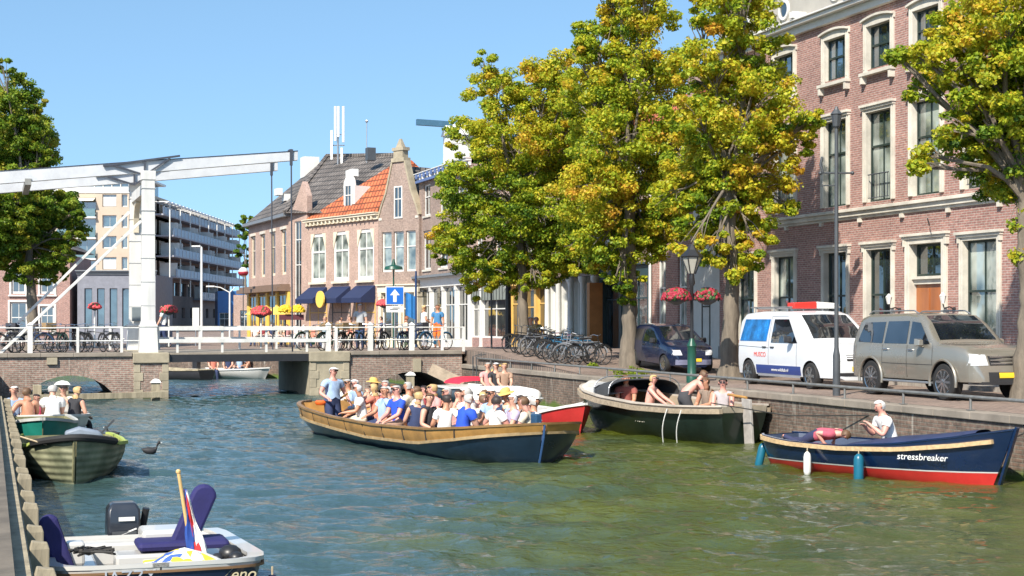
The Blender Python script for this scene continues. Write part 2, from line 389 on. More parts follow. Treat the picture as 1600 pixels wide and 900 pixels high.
# reflections painted into the water colour: sky blue left, tree and algae olive right
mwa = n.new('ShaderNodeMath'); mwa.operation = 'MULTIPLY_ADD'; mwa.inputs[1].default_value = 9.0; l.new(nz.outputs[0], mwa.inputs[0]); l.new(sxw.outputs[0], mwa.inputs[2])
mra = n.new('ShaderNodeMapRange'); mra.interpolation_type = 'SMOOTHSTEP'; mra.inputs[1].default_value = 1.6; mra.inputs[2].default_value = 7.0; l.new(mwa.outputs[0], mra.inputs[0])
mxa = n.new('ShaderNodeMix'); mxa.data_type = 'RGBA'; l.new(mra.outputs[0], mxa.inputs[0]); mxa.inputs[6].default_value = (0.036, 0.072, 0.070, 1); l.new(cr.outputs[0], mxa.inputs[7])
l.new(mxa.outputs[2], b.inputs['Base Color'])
b.inputs['Roughness'].default_value = 0.04; b.inputs['IOR'].default_value = 1.85
n1 = n.new('ShaderNodeTexNoise'); n1.inputs['Scale'].default_value = 4.2; n1.inputs['Detail'].default_value = 5; n1.inputs['Roughness'].default_value = 0.6; n1.inputs['Distortion'].default_value = 0.6
l.new(mp.outputs[0], n1.inputs['Vector'])
bp = n.new('ShaderNodeBump'); bp.inputs['Strength'].default_value = 1.0; bp.inputs['Distance'].default_value = 0.07
l.new(n1.outputs[0], bp.inputs['Height']); l.new(bp.outputs[0], b.inputs['Normal'])
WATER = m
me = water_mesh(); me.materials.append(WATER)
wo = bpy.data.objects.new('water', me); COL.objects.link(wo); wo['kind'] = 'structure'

# ================================================================ quay walls
def quay(label, p0, p1, rail=None):
    """wall from p0 to p1 (u, v); local x = along, the water on the -y side"""
    a, b_ = UV(*p0), UV(*p1); L = (b_-a).length
    t = thing('quay_wall', label, 'quay wall', (a.x, a.y, 0), math.atan2((b_-a).y, (b_-a).x))
    return t, L
t, L = quay('long brown brick quay wall below the parked cars, with lime runs and green weed', (68.2, QV), (-30, QV))
# local x runs towards the viewer, +y into the bank
mb = MB(); mb.box(0, L, 0, 0.5, -2, ST-0.13); mb.build('wall', QBRICK, t)
mb = MB(); x = 0.0; random.seed(3)
while x < L:
    w = random.uniform(0.9, 1.3); mb.box(x+0.008, min(x+w, L), -0.05, 0.42, ST-0.127+random.uniform(-.004, .004), ST+0.02+random.uniform(-.006, .006)); x += w
mb.build('coping', COPE, t, bevel=0.015)
t, L = quay('brick quay wall beyond the drawbridge with yellow-green weed at the water', (189.3, -71), (68.2, QV))
mb = MB(); mb.box(0, L-0.02, 0, 0.5, -2, ST-0.13); mb.build('wall', QBRICK, t)
mb = MB(); mb.box(0, L-0.02, -0.05, 0.42, ST-0.127, ST+0.02); mb.build('coping', COPE, t)
t, L = quay('quay wall of the left bank behind weathered timber posts', (-30, LV-0.22), (61.3, LV-0.22))
mb = MB(); mb.box(0, L, 0, 0.4, -2, ST-0.1); mb.build('wall', QBRICK, t)
mb = MB(); mb.box(0, L, -0.03, 0.32, ST-0.097, ST+0.025); mb.build('coping', pm('dark_coping', (.15, .125, .095), .9, .4, 2, bump=.01), t)

# low steel rail along the right quay
RAILM = pm('weathered_rail_paint', (0.20, 0.20, 0.19), 0.5, 0.3, 4, metal=0.3)
rt = thing('quay_railing', 'low grey tube rail on short posts along the right quay edge below the parked cars', 'railing', UV(0, 17.25, ST), A_ALONG)
mb = MB(); mb.tube([(14, 0, 0.27), (54.2, 0, 0.27)], 0.035, 8); mb.build('rail', RAILM, rt, smooth=True)
for i in range(18):
    mb = MB(); x = 15.2+i*2.2; mb.tube([(x, 0, -0.02), (x, 0, 0.255)], 0.026, 6); mb.box(x-.06, x+.06, -.06, .06, 0.02, 0.035); mb.build('post', RAILM, rt)

ORD = ['first', 'second', 'third', 'fourth', 'fifth', 'sixth', 'seventh', 'eighth', 'ninth', 'tenth', 'eleventh', 'twelfth', 'thirteenth', 'fourteenth', 'fifteenth', 'sixteenth', 'seventeenth', 'eighteenth', 'nineteenth', 'twentieth']
# timber fender along the left quay: each post is its own thing
TIMBER = pm('weathered_timber', (0.34, 0.29, 0.20), 0.9, 0.45, 5, bump=0.02, streak=True)
TIMBER_W = pm('mossy_timber', (0.20, 0.19, 0.10), 0.9, 0.4, 4, bump=0.015)
for i in range(20):
    u = 10.0+i*1.36
    mb = MB(); h = 1.02+random.uniform(-0.05, 0.05); k = 0.075
    mb.loft([[(-k, -k, -1.5), (k, -k, -1.5), (k, k, -1.5), (-k, k, -1.5)], [(-k, -k, h-.06), (k, -k, h-.06), (k, k, h-.06), (-k, k, h-.06)],
             [(-k*.8, -k*.8, h), (k*.8, -k*.8, h-.01), (k*.8, k*.8, h-.02), (-k*.8, k*.8, h)]])
    o = mb.build('mooring_post', TIMBER, None, loc=UV(u, LV+0.03), rotz=A_CROSS+random.uniform(-.06, .06), bevel=0.008)
    tag(o, 'square weathered timber post, %s from the viewer along the left quay edge' % ORD[i], 'post', 'timber posts along the left quay')
for j, (za, zb) in enumerate(((0.66, 0.96), (0.12, 0.40))):
    mb = MB()
    for k in range(8):
        u0 = 9+k*3.5; mb.box(u0+.01, u0+3.49, -0.01, 0.05, za+random.uniform(-.01, .01), zb)
    o = mb.build('timber_waling', TIMBER_W if j else TIMBER, None, loc=UV(0, LV-0.06), rotz=A_ALONG)
    tag(o, ['upper horizontal fender plank behind the left quay posts', 'lower mossy fender plank behind the left quay posts'][j], 'fender plank')

mb = MB()
for k in range(12):
    u0 = 9+k*2.4; mb.box(u0+.01, u0+2.39, -0.02, 0.19, .965+random.uniform(-.008, .008), 1.01)
o = mb.build('timber_capping', TIMBER, None, loc=UV(0, LV-0.09), rotz=A_ALONG); tag(o, 'flat weathered capping board between the left quay stones and the posts', 'capping board')

# ================================================================ bridge (local x = v, local y = u - 55.5)
BU = 55.5; BD = 6.5; BZ = 1.62
BBRICK = brickm('bridge_brick', (0.33, 0.20, 0.155), (0.23, 0.145, 0.115), (0.33, 0.29, 0.24), 0.22, 0.07, 0.014, 0.3, stain=0.35, bump=0.01, algae=(0.12, (0.09, 0.10, 0.03)))
BSTONE = pm('bridge_sandstone', (0.36, 0.31, 0.22), 0.85, 0.3, 1.6, bump=0.012)
br = thing('canal_bridge', 'low brick and stone canal bridge with two arches carrying the street', 'bridge', UV(BU, 0, 0), A_CROSS)
def arch_wall(x0, x1, ac, aw, az, name):
    pts = [(x0, -1.5), (x0, BZ-.12), (x1, BZ-.12), (x1, -1.5), (ac+aw, -1.5)]
    sp = -0.35
    for i in range(13):
        a = math.pi*i/12; pts.append((ac+aw*math.cos(a), sp+(az-sp)*math.sin(a)))
    pts.append((ac-aw, -1.5))
    mb = MB(); mb.prism(pts, 0, BD); mb.build(name, BBRICK, br)
    ring = []
    mb = MB()
    for i in range(12):
        a0, a1 = math.pi*i/12+.003, math.pi*(i+1)/12-.003
        q = []
        for a, r_ in ((a0, 0), (a1, 0), (a1, .24), (a0, .24)):
            q.append((ac+(aw+r_)*math.cos(a), sp+(az-sp+r_)*math.sin(a)))
        mb.prism(q, -0.03, 0.1)
    mb.build('arch_ring', BBRICK, br)
arch_wall(-6.0, 4.88, 2.7, 1.62, 0.86, 'masonry')
arch_wall(12.62, 17.04, 15.1, 1.62, 0.86, 'masonry')
for x0, x1 in ((4.88, 6.04), (11.2, 12.62)):        # stone piers either side of the opening
    mb = MB(); mb.box(x0, x1, -0.06, BD+.06, -1.5, BZ-.36); mb.build('pier', BSTONE if x0 > 8 else BBRICK, br, bevel=.02)
    mb = MB()
    mb.box(x0-.06, x1+.05, -0.14, BD+.1, BZ-.357, BZ+.02)
    mb.build('pier_cap', BSTONE, br, bevel=0.03)
    for k in range(5):
        z0 = -0.3+k*0.31; w = .3 if k % 2 else .2
        for xa, xb in ((x0-.025, x0+w), (x1-w, x1+.025)): MB().box(xa, xb, -0.085, .2, z0, z0+.3).build('quoin', BSTONE, br, bevel=.01)
# stone string at deck level with darker course
for x0, x1 in ((-6, 4.8), (12.7, 17.0)):
    mb = MB(); x = x0
    while x < x1-.05:
        mb.box(x+.006, min(x+1.1, x1), -.09, .34, BZ-.12+.003, BZ+.03); x += 1.1
    mb.build('coping', COPE, br, bevel=.015)
mb = MB(); mb.box(-6, 4.86, .345, BD-.05, BZ-.118, BZ+.008); mb.box(12.66, 17.3, .345, BD-.05, BZ-.118, BZ+.008)
mb.build('roadway', PAVE, br)
for q in ((1.9, 2.25, -.1, .02, 1.25, 1.49), (-.3, 0.0, -.1, .02, 1.2, 1.49), (15.1, 15.4, -.1, .02, .85, 1.35)): MB().box(*q).build('stone_block', BSTONE, br)
# street rising to the bridge on the right bank
mb = MB()
P4 = [(17.3, 53.5), (17.3, 63.5), (24.9, 63.5), (24.9, 53.5)]; Q4 = [(17.3, 44.0), (17.3, 76), (24.95, 76), (24.95, 44.0)]
vs = [(x, y, BZ+.004) for x, y in P4]+[(x, y, ST+.003) for x, y in Q4]
mb.add(vs, [(0, 1, 2, 3), (0, 3, 7, 4), (1, 5, 6, 2)]); mb.add([(17.3, 53.5, BZ), (17.3, 63.5, BZ), (17.3, 63.5, 0), (17.3, 53.5, 0), (17.3, 44, ST), (17.3, 76, ST)], [(0, 1, 2, 3), (0, 3, 4), (1, 5, 2)])
struct('street_ramp', mb, PAVE, rotz=A_CROSS)
mb = MB()
P4 = [(-6, 55.9), (-6, 61.9), (-14, 61.9), (-14, 55.9)]; Q4 = [(-5.9, 47), (-5.9, 70), (-24, 70), (-24, 47)]
mb.add([(x, y, BZ) for x, y in P4]+[(x, y, ST+.003) for x, y in Q4], [(0, 1, 2, 3), (0, 4, 5, 1), (1, 5, 6, 2), (2, 6, 7, 3), (3, 7, 4, 0)])
struct('street_ramp', mb, PAVE, rotz=A_CROSS)

# ---------------------------------------------------------------- railings of the bridge
WP = pm('white_bridge_paint', (0.66, 0.65, 0.61), 0.45, 0.22, 2.2, streak=True)
def bridge_rail(label, x0, x1, y, posts, r=0.022, thick=False, z0=BZ, big=(), group='white railings of the canal bridge', side=None):
    t = thing('bridge_railing', label, 'railing', UV(BU, 0, 0), A_CROSS, group)
    for z in (0.44, 0.9):
        mb = MB()
        if thick: mb.box(x0, x1, y-.03, y+.03, z0+z-.055, z0+z+.055)
        else: mb.tube([(x0, y, z0+z), (x1, y, z0+z)], r, 8)
        mb.build('rail', WP, t, smooth=True)
    for p in posts:
        mb = MB(); w = .085 if p in big else .045
        mb.box(p-w, p+w, y-w, y+w, z0-.02, z0+.93+(0.08 if p in big else 0))
        if p in big: mb.loft([[(p-w*1.25, y-w*1.25, z0+1.0), (p+w*1.25, y-w*1.25, z0+1.0), (p+w*1.25, y+w*1.25, z0+1.0), (p-w*1.25, y+w*1.25, z0+1.0)], [(p-.01, y-.01, z0+1.1), (p+.01, y-.01, z0+1.1), (p+.01, y+.01, z0+1.1), (p-.01, y+.01, z0+1.1)]])
        mb.build('post', WP, t)
    return t
bridge_rail('white railing with two rails on the near edge, left of the drawbridge portal', -6, 5.05, 0.16, [-4.5, -3, -1.4, -.1, 1.35, 2.95, 4.45], big=(1.35,))
bridge_rail('far white railing left of the drawbridge portal, behind the parked bicycles', -6, 5.05, 6.3, [-4.5, -3, -1.5, 0, 1.5, 3, 4.5])
bridge_rail('white railing on the near edge between the stone pier and the right quay', 11.7, 17.2, 0.16, [11.9, 12.2, 13.5, 15.1, 16.3, 17.15], big=(11.9, 13.5, 15.1))
bridge_rail('far white railing between the stone pier and the right bank', 11.7, 17.2, 6.3, [11.9, 13.5, 15.1, 16.7])

# ---------------------------------------------------------------- drawbridge
db = thing('drawbridge', 'white Dutch drawbridge with two tall posts and raised balance beams', 'drawbridge', UV(BU, 0, 0), A_CROSS)
BEAMW = pm('balance_beam_paint', (0.56, 0.57, 0.58), 0.5, 0.14, 1.6)
IRON = pm('wrought_iron', (0.05, 0.055, 0.07), 0.5, 0.2)
PX = 5.40
for y in (0.45, 5.45):
    mb = MB()
    def sq(w, d, z): return [(PX-w, y-d, z), (PX+w, y-d, z), (PX+w, y+d, z), (PX-w, y+d, z)]
    mb.loft([sq(.33, .33, BZ), sq(.29, .3, BZ+.9), sq(.29, .3, BZ+.95), sq(.235, .25, BZ+1.15), sq(.215, .23, 7.8), sq(.25, .26, 7.82), sq(.25, .26, 8.14)])
    p = mb.build('pillar', WP, db, bevel=.012)
    mb = MB(); mb.box(PX-.31, PX+.31, y-.32, y+.32, BZ+.93, BZ+1.0); mb.build('plinth_band', WP, p, bevel=.01)
    for z in (3.3, 4.15, 5.0, 5.85, 6.7, 7.5): MB().box(PX-.238, PX+.238, y-.255, y+.255, z, z+.03).build('iron_strap', pm('strap_paint', (.42, .42, .41), .5), p)
def beamz(x): return 8.33+0.108*(x-PX)
for k, y in enumerate((0.45+.42, 5.45-.42)):
    mb = MB(); rings = []
    for x, hh in ((-3.0, .23), (0.4, .22), (3, .21), (PX, .21), (8, .19), (10.88, .17)):
        z = beamz(x); rings.append([(x, y-.13, z-hh), (x, y+.13, z-hh), (x, y+.13, z+hh), (x, y-.13, z+hh)])
    mb.loft(rings); bm_ = mb.build('balance_beam', BEAMW, db, bevel=.01)
    mb = MB()   # dark tarred strip on top of the beam
    for (xa, ha), (xb, hb) in (((-3, .23), (0.4, .22)), ((.4, .22), (3, .21)), ((3, .21), (PX, .21)), ((PX, .21), (8, .19)), ((8, .19), (10.88, .17))):
        mb.bar((xa, y, beamz(xa)+ha+.012), (xb, y, beamz(xb)+hb+.012), .3, .02)
    mb.build('beam_capping', IRON, bm_)
    yb = y-.2 if k == 0 else y-.2
    mb = MB()
    mb.bar((PX-1.55, yb, beamz(PX-1.55)+.14), (PX+1.15, yb, beamz(PX+1.15)+.30), .07, .07)
    mb.bar((PX-.1, yb, beamz(PX)+.2), (PX-.1, yb, 8.05), .06, .07)
    mb.bar((PX-1.2, yb, beamz(PX-1.2)+.14), (PX-.1, yb, 8.02), .06, .06)
    mb.bar((PX+.8, yb, beamz(PX+.8)+.24), (PX-.1, yb, 8.02), .06, .06)
    mb.build('pivot_bracket', IRON, db)
    # rods from beam end to the deck edge
    yr = y-.16
    mb = MB(); xe = 10.62; mb.tube([(xe, yr, beamz(xe)+.26), (xe+.02, yr, 5.2), (xe+.05, yr, BZ-.25)], .028, 6)
    mb.box(xe-.07, xe+.07, yr-.03, yr+.35, beamz(xe)+.18, beamz(xe)+.25); mb.box(xe-.05, xe+.05, yr-.04, yr+.04, beamz(xe)-.35, beamz(xe)+.2)
    mb.build('suspension_rod', IRON, db)
    mb = MB(); mb.bar((PX-.24, (.45, 5.45)[k], (6.35, 7.0)[k]), (0.35, (.45, 5.45)[k], BZ+(.0, .35)[k]), .1, .1); mb.build('stay', WP, db, bevel=.01)
mb = MB(); mb.box(PX-.17, PX+.17, .45+.23, 5.45-.23, 7.35, 7.72); mb.build('crossbeam', WP, db, bevel=.01)
for s, y in ((1, .68), (-1, 5.22)):
    mb = MB(); pts = []
    for i in range(7):
        a = i/6*math.pi/2; pts.append((PX, y+s*1.0*(1-math.cos(a)), 6.2+1.15*math.sin(a)))
    for i in range(6): mb.bar(pts[i], pts[i+1], .16, .2, up=(1, 0, 0))
    mb.build('knee_brace', CREAM, db)
mb = MB()
for x in (-2.2, -1.4, -.6): mb.box(x-.36, x+.36, .45+.3, 5.45-.3, beamz(x)-.3, beamz(x)+.06)
mb.build('counterweight', BEAMW, db)
mb = MB(); mb.bar((1.3, .7, beamz(1.3)-.22), (1.3, 5.2, beamz(1.3)-.22), .22, .22); mb.build('tie_beam', pm('grey_tie', (.25, .25, .23), .7), db)
mb = MB(); mb.box(6.06, 11.17, .02, BD-.02, BZ-.06, BZ+.005); d1 = mb.build('deck', pm('deck_planks', (.28, .24, .19), .85, .3, 5, bump=.006), db)
mb = MB()
for y in (0.08, 1.6, 3.2, 4.8, 6.36): mb.box(6.06, 11.17, y-.08, y+.08, BZ-.33, BZ-.062)
for x in (6.2, 8.6, 11.0): mb.box(x-.06, x+.06, .17, 6.27, BZ-.25, BZ-.065)
mb.build('deck_girder', BLACK, db)
for y in (.1, 6.4):
    mb = MB()
    for z in (.43, .87): mb.box(5.75, 11.9, y-.03, y+.03, BZ+z-.065, BZ+z+.065)
    ra = mb.build('deck_railing', WP, db)
    for x in (6.4, 8.0, 9.6, 11.1):
        mb = MB(); mb.box(x-.04, x+.04, y+.032, y+.1, BZ-.05, BZ+.95); mb.build('railing_post', WP, ra)
mb = MB(); mb.box(PX-.17, PX+.17, 5.45-.45, 5.45-.33, 2.75, 3.3); mb.build('control_cabinet', pm('cabinet_grey', (.16, .19, .2), .5), db, bevel=.02)
mb = MB(); mb.box(PX+.3, PX+.62, 4.9, 5.1, 2.75, 3.9); mb.build('notice_board', WP, db)

# timber guard posts and beams in the water before the bridge
def dolphin(px, u, h, w=.14, cap=True, label=''):
    t = thing('guide_post', label, 'post', UV(u, v_at(px, u), 0), A_CROSS)
    mb = MB(); mb.box(-w, w, -w, w, -1.4, h); mb.build('shaft', TIMBER, t, bevel=.015)
    if cap:
        mb = MB(); mb.loft([[(-w*1.3, -w*1.3, h), (w*1.3, -w*1.3, h), (w*1.3, w*1.3, h), (-w*1.3, w*1.3, h)], [(-w*.9, -w*.9, h+.1), (w*.9, -w*.9, h+.1), (w*.9, w*.9, h+.1), (-w*.9, w*.9, h+.06)], [(-.03, -.03, h+.14), (.03, -.03, h+.14), (.03, .03, h+.14), (-.03, .03, h+.14)]])
        mb.build('cap', WP, t)
dolphin(97, 53.6, .62, .2, label='thick timber post with white cap before the left arch of the bridge')
dolphin(243, 54.2, .62, .14, label='timber post with white cap at the left pier of the opening')
dolphin(641, 54.6, .75, .13, label='timber post with white cap before the right arch behind the tour boat')
dolphin(58, 53.6, .62, .14, cap=False, label='plain dark timber post before the left arch')
mb = MB(); xa, xb = v_at(40, 53.4), v_at(262, 54.0)
mb.bar((xa, -2.25, .2), (xb, -1.6, .22), .16, .2); o = mb.build('guide_beam', TIMBER, None, loc=UV(BU, 0, 0), rotz=A_CROSS, bevel=.01)
tag(o, 'horizontal timber guide beam low over the water before the left arch', 'guide beam')
mb = MB(); xc = v_at(700, 54); mb.bar((xc-.6, -1.2, 1.0), (xc+.55, -1.6, .42), .1, .42); mb.bar((xc+.4, -1.5, -.5), (xc+.4, -1.5, .7), .16, .16)
o = mb.build('guide_beam', pm('tan_timber', (.42, .33, .24), .8, .3, 4, bump=.01), None, loc=UV(BU, 0, 0), rotz=A_CROSS)
tag(o, 'sloping tan timber guard at the right arch of the bridge', 'guide beam')
# ================================================================ buildings
# local frame of every front: x along the front as seen (left to right), y into the building, z up from the street
RB = brickm('red_brick', (0.38, 0.19, 0.155), (0.28, 0.135, 0.115), (0.42, 0.34, 0.30), 0.22, 0.068, 0.012, 0.22, stain=0.22)
PB = brickm('pink_brick', (0.52, 0.35, 0.28), (0.43, 0.28, 0.225), (0.38, 0.31, 0.26), 0.22, 0.068, 0.012, 0.2, stain=0.25)
BB = brickm('brown_brick', (0.38, 0.265, 0.215), (0.29, 0.20, 0.165), (0.30, 0.26, 0.22), 0.22, 0.068, 0.012, 0.25, stain=0.3)
ORANGE_T = pantile('orange_pantiles', (0.62, 0.17, 0.06), (0.50, 0.12, 0.045))
DARK_T = pantile('dark_pantiles', (0.19, 0.165, 0.145), (0.125, 0.105, 0.09))
ZINC = pm('zinc', (0.22, 0.24, 0.26), 0.5, 0.15, metal=0.3)
OCHRE = pm('ochre_paint', (0.66, 0.42, 0.12), 0.5, 0.12)
YELLOW = pm('yellow_paint', (0.78, 0.52, 0.10), 0.5, 0.1)
PLASTER = pm('pale_plaster', (0.62, 0.60, 0.56), 0.85, 0.15, 1.0)
WOODR = pm('varnished_door_wood', (0.36, 0.12, 0.035), 0.35, 0.3, 3, coat=0.3, streak=True)
DKGREEN_F = pm('dark_sash_paint', (0.02, 0.035, 0.03), 0.4, 0.2)

def wall(parent, W, H, D, holes, m, name='wall', reveal=0.22, z0=0.0, rm=None):
    xs = sorted({0, W} | {h[0] for h in holes} | {h[2] for h in holes}); zs = sorted({z0, H} | {h[1] for h in holes} | {h[3] for h in holes})
    mb = MB()
    for i in range(len(xs)-1):
        for j in range(len(zs)-1):
            cx, cz = (xs[i]+xs[i+1])/2, (zs[j]+zs[j+1])/2
            if any(h[0] < cx < h[2] and h[1] < cz < h[3] for h in holes): continue
            mb.add([(xs[i], 0, zs[j]), (xs[i+1], 0, zs[j]), (xs[i+1], 0, zs[j+1]), (xs[i], 0, zs[j+1])], [(0, 1, 2, 3)])
    for a, b_, c, d in holes:
        r = reveal
        mb.add([(a, 0, b_), (c, 0, b_), (c, 0, d), (a, 0, d), (a, r, b_), (c, r, b_), (c, r, d), (a, r, d)],
               [(0, 4, 5, 1), (1, 5, 6, 2), (2, 6, 7, 3), (3, 7, 4, 0)], 1 if rm else 0)
    mb.add([(0, 0, z0), (W, 0, z0), (W, D, z0), (0, D, z0), (0, 0, H), (W, 0, H), (W, D, H), (0, D, H)], [(1, 2, 6, 5), (2, 3, 7, 6), (3, 0, 4, 7), (4, 5, 6, 7)])
    me_m = [m, rm] if rm else [m]
    # keep the open front normals as made
    me = bpy.data.meshes.new(name); me.from_pydata(mb.v, [], mb.f); me.polygons.foreach_set('material_index', mb.m)
    for q in me_m: me.materials.append(q)
    o = bpy.data.objects.new(name, me); COL.objects.link(o); par(o, parent); return o

def window(parent, x0, z0, x1, z1, fm=WHITE, gm=None, y=0.14, nx=2, zt=(0.62,), fw=0.07, arch=0.0, name='window', bar=0.03):
    """sash frame with bars, its pane a sub-part"""
    mb = MB(); d = .07
    mb.box(x0, x0+fw, y, y+d, z0, z1); mb.box(x1-fw, x1, y, y+d, z0, z1)
    mb.box(x0+fw, x1-fw, y, y+d, z0, z0+fw*1.2); mb.box(x0+fw, x1-fw, y, y+d, z1-fw, z1)
    for t in zt: z = z0+(z1-z0)*t; mb.box(x0+fw, x1-fw, y-.012, y+d-.01, z-bar, z+bar)
    for i in range(1, nx): x = x0+(x1-x0)*i/nx; mb.box(x-bar*.6, x+bar*.6, y+.006, y+d-.02, z0+fw, z1-fw)
    f = mb.build(name, fm, parent)
    mb = MB(); yy = y+d*.6
    mb.add([(x0+.01, yy, z0+.01), (x1-.01, yy, z0+.01), (x1-.01, yy, z1-.01), (x0+.01, yy, z1-.01)], [(0, 1, 2, 3)])
    mb.build('pane', gm or GLASS, f)
    return f

def surround(parent, x0, z0, x1, z1, w=.2, proud=.06, m=STONE, cornice=True, sill=True, ears=0.0, arch=False, brackets=False):
    mb = MB()
    mb.box(x0-w, x0, -proud, .02, z0-(.1 if sill else 0), z1+w); mb.box(x1, x1+w, -proud, .02, z0-(.1 if sill else 0), z1+w)
    mb.box(x0, x1, -proud+.003, .02, z1, z1+w)
    mb.box(x0-w+.05, x0-w+.09, -proud-.02, -proud, z0, z1+w*.6); mb.box(x1+w-.09, x1+w-.05, -proud-.02, -proud, z0, z1+w*.6)
    s = mb.build('architrave', m, parent, bevel=.008)
    mb = MB()
    if cornice:
        mb.box(x0-w-.05-ears, x1+w+.05+ears, -proud-.1, .02, z1+w+.002, z1+w+.08); mb.box(x0-w-.02-ears, x1+w+.02+ears, -proud-.05, .02, z1+w-.07, z1+w)
        if ears:
            for xx in (x0-w-ears, x1+w-.04): mb.box(xx, xx+ears+.04, -proud-.035, .02, z1-.06, z1+w-.072)
    if arch:
        n = 8; c = (x0+x1)/2; hw = (x1-x0)/2+w+.04; pts = []
        for i in range(n+1): a = -1+2*i/n; pts.append((c+hw*a, z1+w+.10*(1-a*a)-.02))
        for i in range(n, -1, -1): a = -1+2*i/n; pts.append((c+hw*a, z1+w+.05+.10*(1-a*a)))
        mb.prism(pts, -proud-.09, .02)
        pts = [(c+hw*(-1+2*i/n), z1+w+.13*(1-(-1+2*i/n)**2)-.003) for i in range(n+1)]+[(c+hw, z1+.04), (c-hw, z1+.04)]
        mb.prism(pts, -proud+.004, .015)
    if mb.v: mb.build('hood', m, s, bevel=.006)
    if sill:
        mb = MB(); mb.box(x0-w-.06, x1+w+.06, -proud-.12, .02, z0-.2, z0-.102)
        if brackets:
            for xx in (x0-w-.02, x1+w-.1): mb.box(xx, xx+.12, -proud-.1, .02, z0-.42, z0-.202)
        mb.build('sill', m, s, bevel=.006)
    return s

def rooff(parent, W, D, z, h, m, over=.25, inset=None, name='roof', flat=0.0):
    """hipped roof; inset = how far the ridge ends stand in (0 = gable ends)"""
    i = D/2 if inset is None else inset
    i = min(i, W/2-.05)
    a, b_, c, d = -over, W+over, -over, D+over
    mb = MB()
    vs = [(a, c, z), (b_, c, z), (b_, d, z), (a, d, z), (i, D/2, z+h), (W-i, D/2, z+h)]
    mb.add(vs, [(0, 1, 5, 4), (1, 2, 5), (2, 3, 4, 5), (3, 0, 4), (0, 3, 2, 1)])
    r = mb.build(name, m, parent)
    mb = MB(); mb.bar((i-.05, D/2, z+h+.03), (W-i+.05, D/2, z+h+.03), .22, .12); mb.build('ridge_tiles', m, r)
    return r
def chimney(parent, x, y, z, h=1.4, w=.7, m=None):
    mb = MB(); mb.box(x-w/2, x+w/2, y-.3, y+.3, z, z+h); mb.box(x-w/2-.06, x+w/2+.06, y-.36, y+.36, z+h+.002, z+h+.12)
    for dx in (-.16, .16): mb.lathe([(.09, 0), (.08, .35)], 8, (x+dx, y, z+h+.12))
    return mb.build('chimney', m or BB, parent)
def cornice(parent, W, z, h=.35, m=WHITE, out=.3, name='cornice', dent=True):
    mb = MB(); mb.box(-.04, W+.04, -out*.35, .05, z-h, z-h*.45); mb.box(-.08, W+.08, -out*.8, .05, z-h*.45+.002, z-.06); mb.box(-.12, W+.12, -out, .05, z-.058, z)
    if dent:
        x = .3
        while x < W-.2: mb.box(x, x+.12, -out*.7, -out*.35-.002, z-h*.95, z-h*.45); x += .55
    return mb.build(name, m, parent, bevel=.01)

# ---------------------------------------------------------------- the big brick mansion on the right
U0 = 49.7
MW = U0-8.0
big = thing('mansion', 'large three storey red brick mansion with cream stone window surrounds on the right bank', 'building', UV(U0, FV, ST), A_FAC)
cx_px = [1166, 1226, 1306, 1374, 1448, 1532]
cxs = [U0-u_at(p, FV) for p in cx_px]
cxs += [cxs[-1]+2.65*k for k in range(1, 9)]
cxs = [c for c in cxs if c < MW-1]
holes = []
for i, c in enumerate(cxs):
    if i == 4: holes.append((c-.78, 0.35, c+.78, 3.86))
    elif i == 5: holes.append((c-.74, 1.0, c+.68, 3.84))
    else: holes.append((c-.66, 1.0, c+.66, 3.80))
    holes.append((c-.68, 5.24, c+.68, 7.92)); holes.append((c-.64, 9.22, c+.64, 10.5))
wall(big, MW, 11.0, 12, holes, RB, reveal=.2, rm=STONE)
for i, c in enumerate(cxs):
    if i == 4:
        surround(big, c-.78, .35, c+.78, 3.86, .22, .08, ears=.06, sill=False)
        mb = MB(); mb.box(c-.78, c+.78, .1, .3, 2.72, 2.92); mb.box(c-.82, c+.82, .02, .12, 2.86, 2.94); mb.build('transom', STONE, big)
        window(big, c-.78, 2.93, c+.78, 3.86, DKGREEN_F, GLASS, y=.2, nx=2, zt=())
        mb = MB(); mb.box(c-.78, c+.78, .18, .24, .35, 2.72)
        for s in (-1, 1):
            xa, xb = (c-.74, c-.03) if s < 0 else (c+.03, c+.74)
            for za, zb in ((.5, 1.3), (1.45, 2.6)):
                mb.box(xa+.08, xb-.08, .155, .182, za, zb)
        d_ = mb.build('door', WOODR, big, bevel=.008)
        mb = MB(); mb.ball((c+.09, .13, 1.4), .035, 8); mb.build('handle', CHROME, d_)
        mb = MB(); mb.box(c-1.0, c+1.0, -.6, .1, .0, .17); mb.box(c-.95, c+.95, -.32, .1, .172, .34); mb.build('steps', STONE, big)
    else:
        a = .74 if i == 5 else .66; zt = 3.84 if i == 5 else 3.80
        surround(big, c-a, 1.0, c+a, zt, .16, .06, ears=.04)
        window(big, c-a, 1.0, c+a, zt, DKGREEN_F, GLASS_C if i in (5, 1) else GLASS, y=.14, nx=2, zt=(.52,), fw=.06)
    surround(big, c-.68, 5.24, c+.68, 7.92, .16, .07, cornice=True, sill=False)
    window(big, c-.68, 5.24, c+.68, 7.92, DKGREEN_F, GLASS_C, y=.14, nx=2, zt=(.62,), fw=.055)
    if i % 2 == 1:
        mb = MB()
        mb.tube([(c-.55, -.04, 6.05), (c+.55, -.04, 6.05)], .018, 6); mb.tube([(c-.55, -.04, 5.35), (c+.55, -.04, 5.35)], .012, 6)
        for k in range(8): mb.tube([(c-.5+k*.143, -.04, 5.35), (c-.5+k*.143, -.04, 6.05)], .009, 4)
        mb.build('balconet_rail', IRON, big)
    surround(big, c-.64, 9.22, c+.64, 10.5, .16, .07, arch=True, cornice=False, brackets=True)
    window(big, c-.64, 9.22, c+.64, 10.5, DKGREEN_F, GLASS_U, y=.12, nx=3, zt=(.55,), fw=.055)
